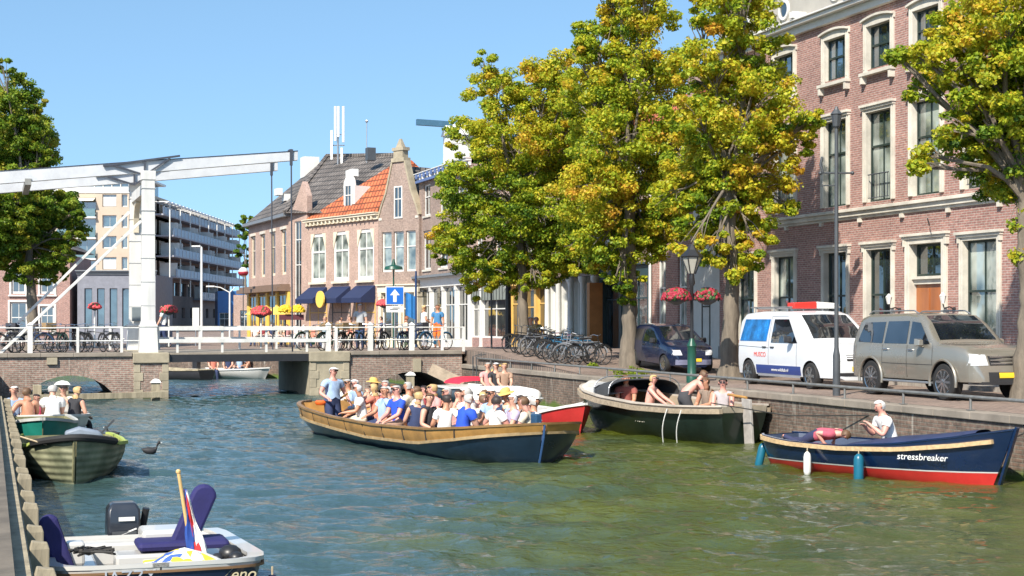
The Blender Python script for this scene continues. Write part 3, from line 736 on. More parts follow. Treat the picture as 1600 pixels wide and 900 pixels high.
mb = MB(); mb.box(-.05, MW, -.12, .04, 4.86, 5.0); mb.box(-.05, MW, -.2, .04, 5.002, 5.1); mb.box(-.03, MW, -.06, .03, 4.78, 4.858)
mb.build('string_course', STONE, big, bevel=.01)
for i in range(18):
    mb = MB(); x = .4+i*2.25; mb.box(x, x+.14, -.1, .02, 4.66, 4.778); mb.build('console', STONE, big)
mb = MB(); mb.box(-.02, MW, -.04, .02, 0, .75); mb.build('plinth', pm('plinth_stone', (.28, .26, .24), .85, .25, 2), big)
cornice(big, MW, 11.42, .42, WHITE, .45, dent=False)
ATT = pm('attic_render', (.40, .38, .34), .8, .15, 1)
wall(big, MW, 12.65, 11.5, [(c-.26, 11.75, c+.26, 12.25) for c in cxs], ATT, 'attic', z0=11.42, reveal=.1)
for c in cxs:
    mb = MB(); mb.lathe([(.34, -.06), (.34, .02), (.25, .02), (.25, -.06), (.34, -.06)], 20, (c, 0, 12.0), axis='y', cap=False); w_ = mb.build('window', WHITE, big, smooth=True)
    mb = MB(); mb.lathe([(.28, .0), (.28, .03)], 20, (c, -.02, 12.0), axis='y'); mb.build('pane', GLASS, w_)
    mb = MB(); x = c+1.2; mb.box(x, x+.22, -.5, .05, 11.45, 11.66); mb.build('console', WHITE, big)
cornice(big, MW, 13.05, .45, ATT, .4, dent=False)
rooff(big, MW, 11.5, 13.05, 1.6, DARK_T, .2)
# wall lamps beside the door
for s in (-1, 1):
    c = cxs[4]; t = thing('wall_lamp', ['ornate wall lamp left of the wooden door', 'ornate wall lamp right of the wooden door'][s > 0], 'wall lamp', tuple(UV(U0-(c+s*1.32), FV-.02, ST+2.0)), A_FAC)
    mb = MB(); mb.tube([(0, 0, 0), (0, -.15, .06), (0, -.32, .02), (0, -.36, .14)], .02, 6); mb.ball((0, 0, 0), .06, 8); mb.build('bracket', BLACK, t)
    mb = MB(); mb.lathe([(.05, 0), (.09, .18), (.1, .2), (.02, .3)], 6, (0, -.36, .16)); mb.build('lantern', WHITE, t)
o = MB().bar((0, 0, 0), (0.35, -.3, .18), .03, .03).bar((.35, -.3, .18), (.5, -.34, .0), .02, .02).build('wall_bracket', BLACK, None, loc=tuple(UV(U0-cxs[4]-.2, FV-.05, ST+4.35)), rotz=A_FAC)
tag(o, 'small iron bracket on the brick above the wooden door', 'bracket')

# ---------------------------------------------------------------- houses of the right bank
def row_house(px0, px1, H, wm, label, floors, roofm, rh=2.4, front=None, D=10, cm=WHITE, inset=0.0, name='canal_house', v=FV):
    u0, u1 = u_at(px0, v), u_at(px1, v); W = u0-u1-.012
    t = thing(name, label, 'house', UV(u0, v, ST), A_FAC)
    holes = []
    for (za, zb, n, ww, sty) in floors:
        for k in range(n):
            c = W*(k+.5)/n; holes.append((c-ww/2, za, c+ww/2, zb))
    wall(t, W, H, D, holes, wm, z0=(front[0] if front else 0), reveal=.2)
    for (za, zb, n, ww, sty) in floors:
        for k in range(n):
            c = W*(k+.5)/n
            window(t, c-ww/2, za, c+ww/2, zb, sty[0], sty[1], y=.1, nx=2, zt=(.6,), fw=.09)
            mb = MB(); mb.box(c-ww/2-.08, c+ww/2+.08, -.07, .02, za-.12, za-.002); mb.build('sill', STONE, t)
            if sty[2]:
                mb = MB(); mb.box(c-ww/2-.1, c+ww/2+.1, -.05, .02, zb+.002, zb+.2); mb.build('lintel', sty[2], t)
    if cm: cornice(t, W, H+.35, .45, cm, .35)
    if roofm: rooff(t, W, D, H+.34, rh, roofm, .05, inset=inset); chimney(t, W*.85, D/2, H+.34+rh-.4)
    return t, W
def shopfront(t, W, H, piers, fm, gm, fascia=.5, trans=.72, stall=.5, sm=None, door=None, depth=9, base=None):
    """timber shop front: piers at given fractions, glass between, fascia above"""
    mb = MB(); mb.box(0, W, -.12, .05, H-fascia, H-.06); mb.box(-.05, W+.05, -.25, .05, H-.058, H+.02); o = mb.build('fascia', fm, t, bevel=.01)
    for p in piers:
        mb = MB(); x = p*W; mb.box(max(0, x-.13), min(W, x+.13), -.08, .35, 0, H-fascia-.002); mb.box(max(0, x-.16), min(W, x+.16), -.11, .3, 0, .3); mb.box(max(0, x-.16), min(W, x+.16), -.11, .3, H-fascia-.25, H-fascia-.004); mb.build('pilaster', fm, t, bevel=.006)
    for i in range(len(piers)-1):
        a, b_ = piers[i]*W+.131, piers[i+1]*W-.131
        isd = door == i; z0 = .06 if isd else stall
        if not isd:
            mb = MB(); mb.box(a, b_, .02, .3, 0, stall-.002); mb.build('stall_riser', sm or fm, t)
        window(t, a, z0, b_, H-fascia-.004, fm, gm, y=.1, nx=1 if isd or b_-a < 1.2 else 2, zt=(trans,), fw=.08, name='door' if isd else 'window')
    mb = MB(); mb.box(.02, W-.02, .6, .8, 0, H); mb.build('shop_interior', pm('shop_dark', (.05, .045, .04), .9), t)

S_W = (WHITE, GLASS, None); S_WC = (WHITE, GLASS_C, STONE)
t, W = row_house(655, 735, 10.3, BB, 'pale brick canal house with tall white shop front and blue-white cornice', [(4.75, 7.1, 3, 1.7, S_W), (8.0, 9.9, 3, 1.5, S_W)], DARK_T, 2.0, front=(4.2,))
shopfront(t, W, 4.2, [.015, .25, .5, .75, .985], WHITE, GLASS_D, fascia=.55, trans=.66, door=1)
mb = MB(); mb.box(0, W, -.5, .0, 4.22, 4.36); mb.build('awning_box', ZINC, t)
mb = MB(); mb.box(.1, W-.1, -.29, -.13, 10.05, 10.2)
for k in range(12): mb.box(.3+k*.82, .62+k*.82, -.34, -.28, 10.3, 10.6)
mb.build('cornice_blocks', pm('blue_trim', (.10, .16, .34), .5), t)
mb = MB(); mb.box(4.2, 5.5, .3, 3.0, 10.65, 12.5); mb.prism([(4.05, 12.5), (5.65, 12.5), (4.85, 13.2)], .2, 3.1)
d_ = mb.build('dormer', WHITE, t)
mb = MB(); mb.bar((4.85, .6, 13.15), (4.85, -1.5, 13.2), .3, .34); mb.build('hoist_beam', pm('hoist_blue', (.05, .13, .2), .5), d_)
t, W = row_house(735, 795, 8.6, PB, 'canal house over a shop with slatted grey transom and brick panel, half behind the tree', [(4.7, 6.6, 2, 1.1, S_W)], ORANGE_T, 2.8, front=(3.9,))
shopfront(t, W, 3.9, [.02, .3, .98], WHITE, GLASS_D, fascia=.35, trans=.55, stall=.75, sm=RB, door=None)
mb = MB(); mb.box(.3, W-.3, -.06, .02, 2.75, 3.5)
m1 = mb.build('transom_louvre', pm('louvre_grey', (.22, .24, .21), .6), t)
mb = MB()
for k in range(12): x = .35+k*(W-.7)/12; mb.box(x, x+.05, -.09, -.06, 2.76, 3.49)
mb.build('louvre_grille', DKGREY, m1)
t, W = row_house(795, 860, 9.2, BB, 'canal house over an ochre timber shop front behind the tree trunk', [(4.5, 6.4, 3, 1.0, S_W), (7.1, 8.5, 3, .9, S_W)], ORANGE_T, 2.6, front=(3.9,))
shopfront(t, W, 3.9, [.02, .36, .68, .98], OCHRE, GLASS_D, fascia=.5, trans=.68, stall=.6, door=1)
mb = MB(); mb.box(0, 1.2, 0, .12, 0, .42); sg = mb.build('shop_sign', DKGREY, None, loc=tuple(UV(u_at(843, FV)+.4, FV-.35, ST+3.3)), rotz=A_FAC)
tag(sg, 'dark hanging shop sign with a pink painted word by the ochre shop', 'sign')
mb = MB(); mb.box(.12, 1.08, -.012, -.002, .14, .34); mb.build('lettering', pm('pink_letters', (.8, .12, .42), .5), sg)
t, W = row_house(860, 940, 8.4, PB, 'canal house with four white columns and tall arched shop windows', [(4.9, 6.8, 3, 1.1, S_W)], ORANGE_T, 3.1, front=(4.3,))
shopfront(t, W, 4.3, [.02, .26, .5, .74, .98], WHITE, GLASS_C, fascia=.4, trans=.86, stall=.7, door=None)
for p in (.02, .26, .5, .74, .98):
    mb = MB(); mb.lathe([(.2, 0), (.2, .2), (.14, .25), (.125, 3.3), (.2, 3.45), (.2, 3.6)], 12, (min(max(p*W, .2), W-.2), -.22, .02)); mb.build('column', WHITE, t, smooth=True)
mb = MB(); mb.box(-.02, W, -.36, .02, 3.62, 3.9); mb.box(-.02, W, -.5, .02, 4.32, 4.5); mb.build('entablature', pm('brown_fascia', (.22, .15, .12), .6), t)
t, W = row_house(940, 1018, 9.0, BB, 'canal house with dark shop entrance and orange side panel', [(4.8, 6.6, 2, 1.1, S_W), (7.2, 8.4, 2, 1.0, S_W)], ORANGE_T, 2.6, front=(4.0,))
shopfront(t, W, 4.0, [.02, .42, .98], pm('dark_teal_paint', (.03, .06, .07), .45), GLASS, fascia=.6, trans=.75, stall=.2, door=0)
mb = MB(); mb.box(.05, .35, -.7, -.1, .1, 3.3); mb.build('side_panel', pm('orange_wood', (.5, .2, .06), .5, .25, 2), t)
mb = MB(); mb.box(0, 4.1, 0, .3, 0, 1.0); sg = mb.build('fascia_sign', pm('sign_white', (.75, .76, .78), .5), None, loc=tuple(UV(u_at(938, FV), FV-.55, ST+4.05)), rotz=A_FAC)
tag(sg, 'white box sign with a faint blue word above the dark shop entrance', 'sign')
mb = MB(); mb.box(.5, 3.1, -.012, -.002, .12, .3); mb.build('lettering', pm('blue_letters', (.05, .2, .6), .5), sg)
t, W = row_house(1018, 1083, 8.3, RB, 'narrow red brick house with tall cream framed windows beside the white plastered house', [(1.1, 4.2, 2, .8, S_WC), (5.2, 7.3, 2, .9, S_WC)], DARK_T, 2.4)
mb = MB(); mb.tube([(.08, -.1, 0), (.08, -.1, 8.4)], .06, 8); mb.build('drainpipe', WHITE, t)
t, W = row_house(1083, 1125, 9.6, PLASTER, 'narrow white plastered house squeezed between two brick fronts', [(5.1, 7.2, 1, .9, S_W)], DARK_T, 2.2)
window(t, .75, .1, 1.45, 2.9, DKGREEN_F, GLASS, y=-.02, nx=1, zt=(.75,), name='door')

# ---------------------------------------------------------------- houses beyond the bridge
def fr(p0, p1):   # p0, p1: world XY, left and right end of the front as seen
    a = Vector((p0[0], p0[1], ST)); b_ = Vector((p1[0], p1[1], ST)); d = b_-a
    return a, d.length, math.atan2(d.y, d.x)
# gabled house with curved shoulders
a, W, rz = fr((-8.4, 95.9), (-5.67, 93.0))
t = thing('gabled_house', 'narrow brown brick house with bell shaped gable and stone finial', 'house', a, rz)
hs_ = [(.35, 4.7, 1.3, 7.2), (1.52, 4.7, 2.5, 7.2), (2.72, 4.7, 3.65, 7.2)]
wall(t, W, 7.9, 9, hs_, BB, z0=3.9)
for h in hs_: window(t, *h, WHITE, GLASS_C, y=.1, nx=1, zt=(.62,), fw=.09)
mb = MB(); c = W/2
L_ = [(0, 7.9), (0, 8.1), (.28, 8.75), (.75, 9.6), (1.12, 10.7), (1.38, 11.5)]
pts = [(c-W/2+x, z) for x, z in L_]+[(c+W/2-x, z) for x, z in reversed(L_)]
mb.prism(pts, .0, .35); g = mb.build('gable', BB, t)
for s in (-1, 1):
    mb = MB()
    for (xa, za), (xb, zb) in zip(L_[:-1], L_[1:]):
        if xa != xb: mb.bar((c+s*(W/2-xa), .17, za+.04), (c+s*(W/2-xb), .17, zb+.04), .46, .14)
    mb.build('gable_coping', BSTONE, g)
mb = MB(); mb.box(c-.62, c+.62, -.1, .45, 11.5, 11.75); mb.box(c-.45, c+.45, -.05, .4, 11.752, 12.2); mb.box(c-.55, c+.55, -.1, .45, 12.202, 12.4); mb.loft([[(c-.3, 0, 12.4), (c+.3, 0, 12.4), (c+.3, .35, 12.4), (c-.3, .35, 12.4)], [(c-.08, .12, 12.95), (c+.08, .12, 12.95), (c+.08, .22, 12.95), (c-.08, .22, 12.95)]])
mb.build('finial', BSTONE, g)
window(g, c-.4, 8.0, c+.4, 10.0, WHITE, GLASS, y=-.045, nx=2, zt=(.6,), fw=.08)
for x in (.05, W-.35): MB().box(x, x+.3, -.04, .02, 7.95, 8.1).build('stone_block', STONE, t)
mb = MB(); mb.add([(0, .3, 7.9), (W, .3, 7.9), (W, 9, 7.9), (0, 9, 7.9), (c, .3, 11.3), (c, 9, 11.3)], [(0, 4, 5, 3), (1, 2, 5, 4), (2, 3, 5), (0, 1, 4)]); mb.build('roof', DARK_T, t)
shopfront(t, W, 3.9, [.05, .55, .95], CREAM, GLASS_D, fascia=.5, trans=.7, door=1)
# wide house with the orange roof and awnings
a, W, rz = fr((-13.96, 103.8), (-8.42, 95.92))
t = thing('terrace_house', 'brick house with orange tiled roof, white dormer and three bay windows over blue awnings', 'house', a, rz)
hs_ = [(W*(k+.17)/3+.0, 4.25, W*(k+.83)/3, 7.5) for k in range(3)]
wall(t, W, 8.1, 10, hs_, PB, z0=0)
for h in hs_:
    window(t, *h, WHITE, GLASS_C, y=.05, nx=2, zt=(.62,), fw=.22, bar=.06)
    mb = MB(); mb.box(h[0]-.05, h[2]+.05, -.18, .04, 4.1, 4.24); mb.build('sill', CREAM, t)
    for xa, s in ((h[0], 1), (h[2], -1)): MB().prism([(xa, 6.4), (xa, 7.5), (xa+s*.5, 7.5)], -.02, .04).build('corner_bracket', CREAM, t)
cornice(t, W, 8.5, .45, CREAM, .4)
NAVY = pm('navy_awning', (.012, .022, .07), .7, .15)
for k in range(3):
    x0, x1 = W*(k+.12)/3, W*(k+.9)/3
    window(t, x0, .3, x1, 3.0, OCHRE if k != 1 else DKGREY, GLASS_D, y=-.03, nx=2, zt=(.7,), fw=.1)
    mb = MB(); mb.add([(x0, -.05, 3.9), (x1, -.05, 3.9), (x1, -1.1, 3.1), (x0, -1.1, 3.1), (x0, -1.1, 2.8), (x1, -1.1, 2.8), (x0, -.05, 2.8), (x1, -.05, 2.8)], [(0, 3, 2, 1), (3, 4, 5, 2), (0, 6, 4, 3), (1, 2, 5, 7)]); mb.build('awning', NAVY, t)
mb = MB(); z = 8.5
mb.add([(0, -.2, z), (W, -.2, z), (W, 7, z), (0, 7, z), (W*.62, 3.4, 12.1), (W*.84, 3.4, 12.1)], [(0, 1, 5, 4), (1, 2, 5), (2, 3, 4, 5), (3, 0, 4)]); r = mb.build('roof', ORANGE_T, t)
mb = MB(); x0 = W*.42; mb.box(x0, x0+1.5, .6, 3.4, 8.6, 10.5); mb.lathe([(.75, 0), (.75, .12)], 16, (x0+.75, .58, 10.5), axis='y'); dm = mb.build('dormer', WHITE, t)
window(dm, x0+.3, 8.85, x0+1.2, 10.6, WHITE, GLASS, y=.5, nx=2, zt=(.6,), fw=.08)
o = MB().lathe([(.55, 0), (.55, .1)], 16, (0, 0, 0), axis='y').build('round_sign', YELLOW, None, loc=(a+Vector((math.cos(rz)*W*.45+math.sin(rz)*1.35, math.sin(rz)*W*.45-math.cos(rz)*1.35, 3.05))), rotz=rz)
tag(o, 'round yellow sign in front of the blue awnings', 'sign')
# corner house with the dark roof
a, W, rz = fr((-20.4, 118), (-15.5, 106))
t = thing('corner_house', 'long pink brick corner house with big dark tiled roof over the yellow cafe', 'house', a, rz)
hs_ = [(W*(k+.28)/4, 4.9, W*(k+.72)/4, 8.1) for k in range(4)]
wall(t, W, 8.9, 8, hs_, PB)
for h in hs_:
    window(t, *h, CREAM, GLASS_D, y=.1, nx=1, zt=(.65,), fw=.16)
    mb = MB(); mb.box(h[0]-.12, h[2]+.12, -.08, .02, 8.102, 8.3); mb.build('lintel', STONE, t)
for k in range(5):
    mb = MB(); x = .2+k*(W-.5)/4; mb.box(x-.15, x+.45, -.15, .02, 0, 3.7); mb.build('pilaster', YELLOW, t)
for k in range(4):
    x0, x1 = .2+k*(W-.5)/4+.46, .2+(k+1)*(W-.5)/4-.16
    window(t, x0, .2, x1, 3.5, YELLOW, GLASS_D, y=-.08, nx=2, zt=(.72,), fw=.08)
mb = MB(); mb.box(-.3, W+.2, -.9, .05, 3.72, 4.0); mb.box(-.2, W+.1, -.7, .05, 4.002, 4.2); mb.build('canopy', pm('brown_canopy', (.2, .13, .09), .6), t)
mb = MB(); mb.box(-.3, W+.1, -.45, .05, 8.902, 9.12); mb.build('gutter', ZINC, t)
# side gable with the glass strip
a2, W2, rz2 = fr((-15.48, 105.98), (-13.98, 103.82))
t2 = thing('side_gable', 'narrow pink brick side wall with a tall strip window between two houses', 'house', a2, rz2)
wall(t2, W2, 8.8, 6, [(.75, .6, 1.8, 8.5)], PB)
window(t2, .75, .6, 1.8, 8.5, WHITE, GLASS, y=.08, nx=2, zt=(.3, .62, .84), fw=.08)
mb = MB(); mb.prism([(0, 8.802), (W2, 8.802), (W2, 10.2), (W2*.75, 11.2)], 0, .4); mb.build('gable', PB, t2)
# the big dark roof (world coordinates, part of the corner house)
mb = MB()
E0, E1 = Vector((-20.8, 118.4, ST+9.1)), Vector((-15.7, 105.4, ST+9.1)); R0, R1 = Vector((-14.3, 118, 15.5)), Vector((-8.4, 110, 14.7))
E2 = Vector((-8.4, 98, ST+8.6)); B0 = Vector((-12, 128, ST+9)); B1 = Vector((-3, 112, ST+9))
ME = MB(); ME.add([E0, E1, E2, B1, B0, R0, R1], [(0, 1, 5), (1, 2, 6, 5), (2, 3, 6), (3, 4, 5, 6), (4, 0, 5)])
inv = Matrix.Translation(a) @ Matrix.Rotation(rz, 4, 'Z'); inv = inv.inverted()
ME.v = [tuple(inv @ Vector(v)) for v in ME.v]; rr = ME.build('roof', DARK_T, t)
def wl(p): return inv @ Vector(p)
mb = MB(); mb.bar(wl(R0+Vector((0, 0, .06))), wl(R1+Vector((0, 0, .06))), .3, .2); mb.bar(wl(E1+Vector((0, 0, .1))), wl(R0+Vector((0, 0, .06))), .3, .14); mb.build('ridge_tiles', DARK_T, rr)
mb = MB(); q = wl(at(550, 271, 106)); mb.obox(q, (1.5, .5, .5)); mb.build('roof_light', WHITE, rr)
mb = MB()
for px_, py_ in ((435, 300), (447, 309)): mb.obox(wl(at(px_, py_, 111.6)), (1.0, .4, .5))
mb.build('roof_light', WHITE, rr)
mb = MB(); q = wl(at(484, 262, 118)); mb.obox(q, (1.2, 1.2, 1.6)); mb.build('chimney', WHITE, rr)
mb = MB(); q = wl(at(579, 241, 108)); mb.obox(q, (.6, .6, .9)); mb.build('chimney', DKGREY, rr)
# roof antennas
am = thing('antenna_mast', 'white cluster of mobile phone antennas on the dark roof', 'antenna', at(528, 250, 114))
mb = MB(); mb.tube([(0, 0, -1), (0, 0, 3.4)], .07, 8); mb.tube([(-.45, 0, 1.1), (.5, 0, 1.1)], .04, 6); mb.tube([(-.3, 0, 1.9), (.3, 0, 1.9)], .03, 6); mb.build('mast', STEEL, am)
for x, z0, z1 in ((-.45, .3, 2.2), (-.18, 1.7, 4.0), (.05, 2.0, 4.0), (.42, 1.6, 4.0), (.3, 0, .9)):
    mb = MB(); mb.box(x-.09, x+.09, -.2, -.06, z0-.3, z1); mb.build('panel', WHITE, am, bevel=.02)
o = MB().tube([(0, 0, -.5), (0, 0, 2.6)], .035, 6).ball((0, 0, 2.6), .12, 6).build('weather_mast', STEEL, None, loc=at(573, 245, 111)); tag(o, 'thin mast on the dark roof right of the antennas', 'mast')

# ---------------------------------------------------------------- far left: modern block with terraces
CONC = pm('beige_panels', (0.47, 0.38, 0.29), 0.8, 0.1, .4)
BRF = brickm('far_brick', (0.26, 0.17, 0.14), (0.22, 0.145, 0.12), (0.25, 0.2, 0.17), .5, .2, .03, .1, stain=.2)
GLF = glassm('far_glass', (.03, .06, .07))
BALC = pm('balcony_glass', (.12, .2, .22), .2, .2)
AWN = pm('cream_awning', (.75, .68, .52), .7, .08)
X0, XC, YF = -86.0, -51.5, 215.0
fb = thing('apartment_block', 'tall beige apartment block with glass balconies behind the left tree', 'building', (X0, YF, ST))
Wf = XC-X0; hl = []
def lx(px): return (px-800)*YF/F-X0
fl = [(500-yy)*YF/F+1.7 for yy in (323, 355.5, 388, 421)]
for z in fl:
    for (pa, pb) in ((90, 150), (160, 182), (190, 199), (206, 222)): hl.append((lx(pa), z-.0 if pa > 100 else z-1.4, lx(pb), z+(1.75 if pa > 100 else 1.3)))
    hl.append((2, z, lx(80), z+1.5))
hl.append((lx(152), 2.0, lx(182), 6.2)); hl.append((lx(188), 2, lx(222), 6.2)); hl.append((lx(90), 2.0, lx(148), 6.2))
hl = [(a_, b_, c_, d_) for a_, b_, c_, d_ in hl]
wall(fb, Wf, 19.6, 14, hl, CONC, reveal=.5)
for h in hl:
    wd = h[2]-h[0]; lowf = h[1] == 2.0
    window(fb, *h, WHITE, GLF, y=.3, nx=max(2, int(wd/1.2)), zt=() if not lowf else (.7,), fw=.12)
    if wd > 4 and not lowf and h[0] > 15:
        mb = MB(); mb.box(h[0], h[2], -.5, -.44, h[1], h[1]+1.1); mb.build('balcony_front', BALC, fb)
        mb = MB(); mb.box(h[0]-.1, h[2]+.1, -.6, .3, h[1]-.25, h[1]-.02); mb.build('balcony_slab', WHITE, fb)
mb = MB(); z = fl[0]; h = hl[0]
for k in range(2): x = h[0]+.2+k*(h[2]-h[0])/2; mb.add([(x, 0, z+1.25), (x+(h[2]-h[0])/2-.3, 0, z+1.25), (x+(h[2]-h[0])/2-.3, -1.2, z+.75), (x, -1.2, z+.75)], [(0, 1, 2, 3)])
mb.build('awnings', AWN, fb)
for z in (fl[0]+.1, fl[3]+.1): MB().box(lx(161), lx(181), .2, .27, z, z+1.3).build('blind', WHITE, fb)
mb = MB(); mb.box(3, Wf-1.2, 1.0, 12, 19.6, 21.6); ph = mb.build('penthouse', GLF, fb)
mb = MB(); mb.box(2, Wf-.3, .2, 13, 21.602, 21.9)
mb.build('penthouse_roof', WHITE, fb)
mb = MB()
for k in range(26): x = 3+k*1.25; mb.box(x, x+.12, .8, .96, 19.6, 21.6)
mb.box(0.5, Wf-.2, -.1, -.04, 19.62, 20.5); mb.build('penthouse_mullions', WHITE, ph)
# side wing along the far street: faces +X
LW = 62.0
sw = thing('terraced_wing', 'long terraced apartment wing with stepped balconies and white sun slats', 'building', (XC, YF+1.0, ST), R(90))
# local x = away (+Y), local -y = +X (out over the street)
hl = []
for k in range(5):
    z = 5.4+k*2.95
    for j in range(12): hl.append((1.2+j*5.0, z, 4.9+j*5.0, z+2.0))
for j in range(9): hl.append((3+j*6.2, 2.0, 5.2+j*6.2, 3.6))
wall(sw, LW, 18.6, 12, hl, BRF, reveal=.4)
for i, h in enumerate(hl):
    mb = MB(); mb.add([(h[0], .35, h[1]), (h[2], .35, h[1]), (h[2], .35, h[3]), (h[0], .35, h[3])], [(0, 1, 2, 3)]); mb.build('pane', GLF, sw)
for k in range(5):
    z = 5.2+k*2.95; out = (1.2, 2.6, 2.8, 2.6, 1.6)[k]
    xa = (30, 6, 4, 4, 2)[k]
    mb = MB(); mb.box(xa, LW+1, -out, -.02, z-.28, z-.05); mb.build('balcony_slab', pm('slab_grey', (.36, .36, .4), .7), sw)
    mb = MB(); mb.box(xa, LW+1, -out, -out+.06, z-.05, z+1.0)
    f_ = mb.build('balcony_front', pm('balcony_blue_grey', (.17, .21, .30), .35), sw)
    mb = MB(); j = xa+.5
    while j < LW: mb.box(j, j+.12, -out-.04, -out-.01, z-.05, z+1.05); mb.box(j, j+.1, -out, -.1, z-.02, z+1.9 if k < 4 else z+1.0) if int(j) % 3 == 0 else None; j += 2.4
    mb.build('railing_mesh', WHITE, f_)
mb = MB()
for j in range(24):
    x = 2+j*2.5; mb.box(x, x+1.5, -2.4, 2, 18.62, 18.72)
mb.box(1.0, LW, -2.4, -2.25, 18.4, 18.62); mb.build('sun_slats', pm('white_slats', (.85, .83, .78), .6, .05), sw)
for j in range(9):
    mb = MB(); x = 3+j*7; mb.box(x, x+.14, -2.36, -2.22, 5.2, 18.4); mb.build('balcony_column', WHITE, sw)
# blue building and a distant house that close the street
mb = MB(); t = thing('blue_building', 'bright blue glass building at the end of the far street', 'building', (-45.6, 236, ST), R(14))
BLU = pm('blue_cladding', (.03, .13, .34), .35, .25, .5)
wall(t, 5.0, 6.2, 8, [(.3, .4, 1.8, 2.8), (2.2, .4, 4.6, 2.8)], BLU); window(t, .3, .4, 1.8, 2.8, WHITE, GLF); window(t, 2.2, .4, 4.6, 2.8, WHITE, GLF)
t = thing('distant_house', 'pale distant house beyond the end of the street beside the blue building', 'house', (-49.5, 300, ST))
hl = [(1+k*2.2, 1+3*j, 2.2+k*2.2, 2.8+3*j) for k in range(4) for j in range(3)]
wall(t, 10, 10, 8, hl, PLASTER)
for h in hl: window(t, *h, WHITE, GLF, fw=.1)
t = thing('side_street_house', 'plain brick house wall beside the corner cafe, behind the red and white globe', 'house', (-25.6, 140, ST), R(8))
hl = [(.6, 1, 1.4, 2.6)]
wall(t, 2.9, 4.0, 8, hl, PB); window(t, *hl[0], WHITE, GLASS)
# left: brick house behind the tree and grey shop
a = Vector((-50, 108, ST)); t = thing('left_brick_house', 'dark red brick house with white framed windows behind the left tree', 'house', a, R(6))
Wl = 18.2; hl = []
LBX = [3, 6, 9, 12, 14.6, 16.6]
for x in LBX: hl += [(x-.5, 3.6, x+.5, 5.4)] + ([(x-.5, .9, x+.5, 2.7)] if x != 14.6 else [(x-.6, .05, x+.6, 3.0)])
wall(t, Wl, 6.4, 9, hl, RB)
for h in hl:
    window(t, *h, WHITE, GLASS_D, y=.1, fw=.12, name='door' if h[1] < .1 else 'window'); surround(t, *h, .14, .04, m=WHITE, cornice=False, sill=h[1] > .1)
cornice(t, Wl, 6.8, .45, WHITE, .4); rooff(t, Wl, 9, 6.79, 2.6, DARK_T)
a = Vector((-31.5, 110.4, ST)); t = thing('grey_shop', 'low grey shop with tall narrow windows between the left tree and the white portal', 'shop', a, R(4))
hl = [(.5+k*.9, 1.2, 1.05+k*.9, 4.0) for k in range(5)]
wall(t, 5.6, 5.0, 8, hl, pm('grey_render', (.22, .23, .27), .8)); [window(t, *h, DKGREY, GLF, y=.1, nx=1, zt=(), fw=.05) for h in hl]
cornice(t, 5.6, 5.3, .3, ZINC, .3, dent=False)
# ================================================================ trees
m, n, l, b = _new('leaves')
at_ = n.new('ShaderNodeAttribute'); at_.attribute_name = 'Col'
l.new(at_.outputs['Color'], b.inputs['Base Color']); b.inputs['Roughness'].default_value = 0.5; b.inputs['Specular IOR Level'].default_value = 0.3
tr = n.new('ShaderNodeBsdfTranslucent'); l.new(at_.outputs['Color'], tr.inputs['Color'])
ms_ = n.new('ShaderNodeMixShader'); ms_.inputs[0].default_value = 0.5
l.new(b.outputs[0], ms_.inputs[1]); l.new(tr.outputs[0], ms_.inputs[2]); l.new(ms_.outputs[0], n['Material Output'].inputs['Surface'])
LEAF = m
BARK = pm('linden_bark', (0.17, 0.14, 0.105), 0.9, 0.45, 6, bump=0.03, streak=True)
PAL = {  # dark green, green, yellow-green, yellow, orange
    'autumn': np.array([(.04, .10, .012), (.17, .26, .018), (.38, .42, .028), (.56, .44, .03), (.58, .31, .04)]),
    'green': np.array([(.03, .08, .012), (.08, .16, .018), (.16, .25, .022), (.28, .32, .03), (.36, .30, .03)])}
def leaf_mesh(name, C, CR, rng, per, size, pal, yl, flat=0.65):
    """leaf faces round clump centres C (k,3) with radii CR; yl (k,) 0..1 how far the clump has turned"""
    k = len(C); N = k*per
    d = rng.normal(size=(N, 3)); d /= np.linalg.norm(d, axis=1)[:, None]
    rad = rng.random(N)**0.45
    ci = np.repeat(np.arange(k), per)
    off = d*rad[:, None]*CR[ci][:, None]; off[:, 2] *= flat
    P = C[ci]+off
    nrm = d*0.8+rng.normal(size=(N, 3))*0.6+np.array([0, 0, .55]); nrm /= np.linalg.norm(nrm, axis=1)[:, None]
    a = np.cross(nrm, rng.normal(size=(N, 3))); a /= np.linalg.norm(a, axis=1)[:, None]; b_ = np.cross(nrm, a)
    s = size*(0.6+0.8*rng.random(N))[:, None]
    V = np.stack([P-a*s*.5, P+b_*s*.36+a*s*.05, P+a*s*.55+nrm*s*.12, P-b_*s*.36+a*s*.05], 1).reshape(-1, 3)
    me = bpy.data.meshes.new(name); me.vertices.add(4*N); me.vertices.foreach_set('co', V.ravel())
    me.loops.add(4*N); me.loops.foreach_set('vertex_index', np.arange(4*N))
    me.polygons.add(N); me.polygons.foreach_set('loop_start', np.arange(0, 4*N, 4)); me.polygons.foreach_set('loop_total', np.full(N, 4))
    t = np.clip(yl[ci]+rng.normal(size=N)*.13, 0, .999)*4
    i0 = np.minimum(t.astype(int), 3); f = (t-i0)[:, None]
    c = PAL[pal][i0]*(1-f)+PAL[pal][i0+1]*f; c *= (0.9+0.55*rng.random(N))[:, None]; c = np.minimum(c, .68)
    c4 = np.concatenate([c, np.ones((N, 1))], 1)
    at2 = me.color_attributes.new('Col', 'FLOAT_COLOR', 'POINT'); at2.data.foreach_set('color', np.repeat(c4, 4, 0).ravel())
    me.update(); me.materials.append(LEAF); return me
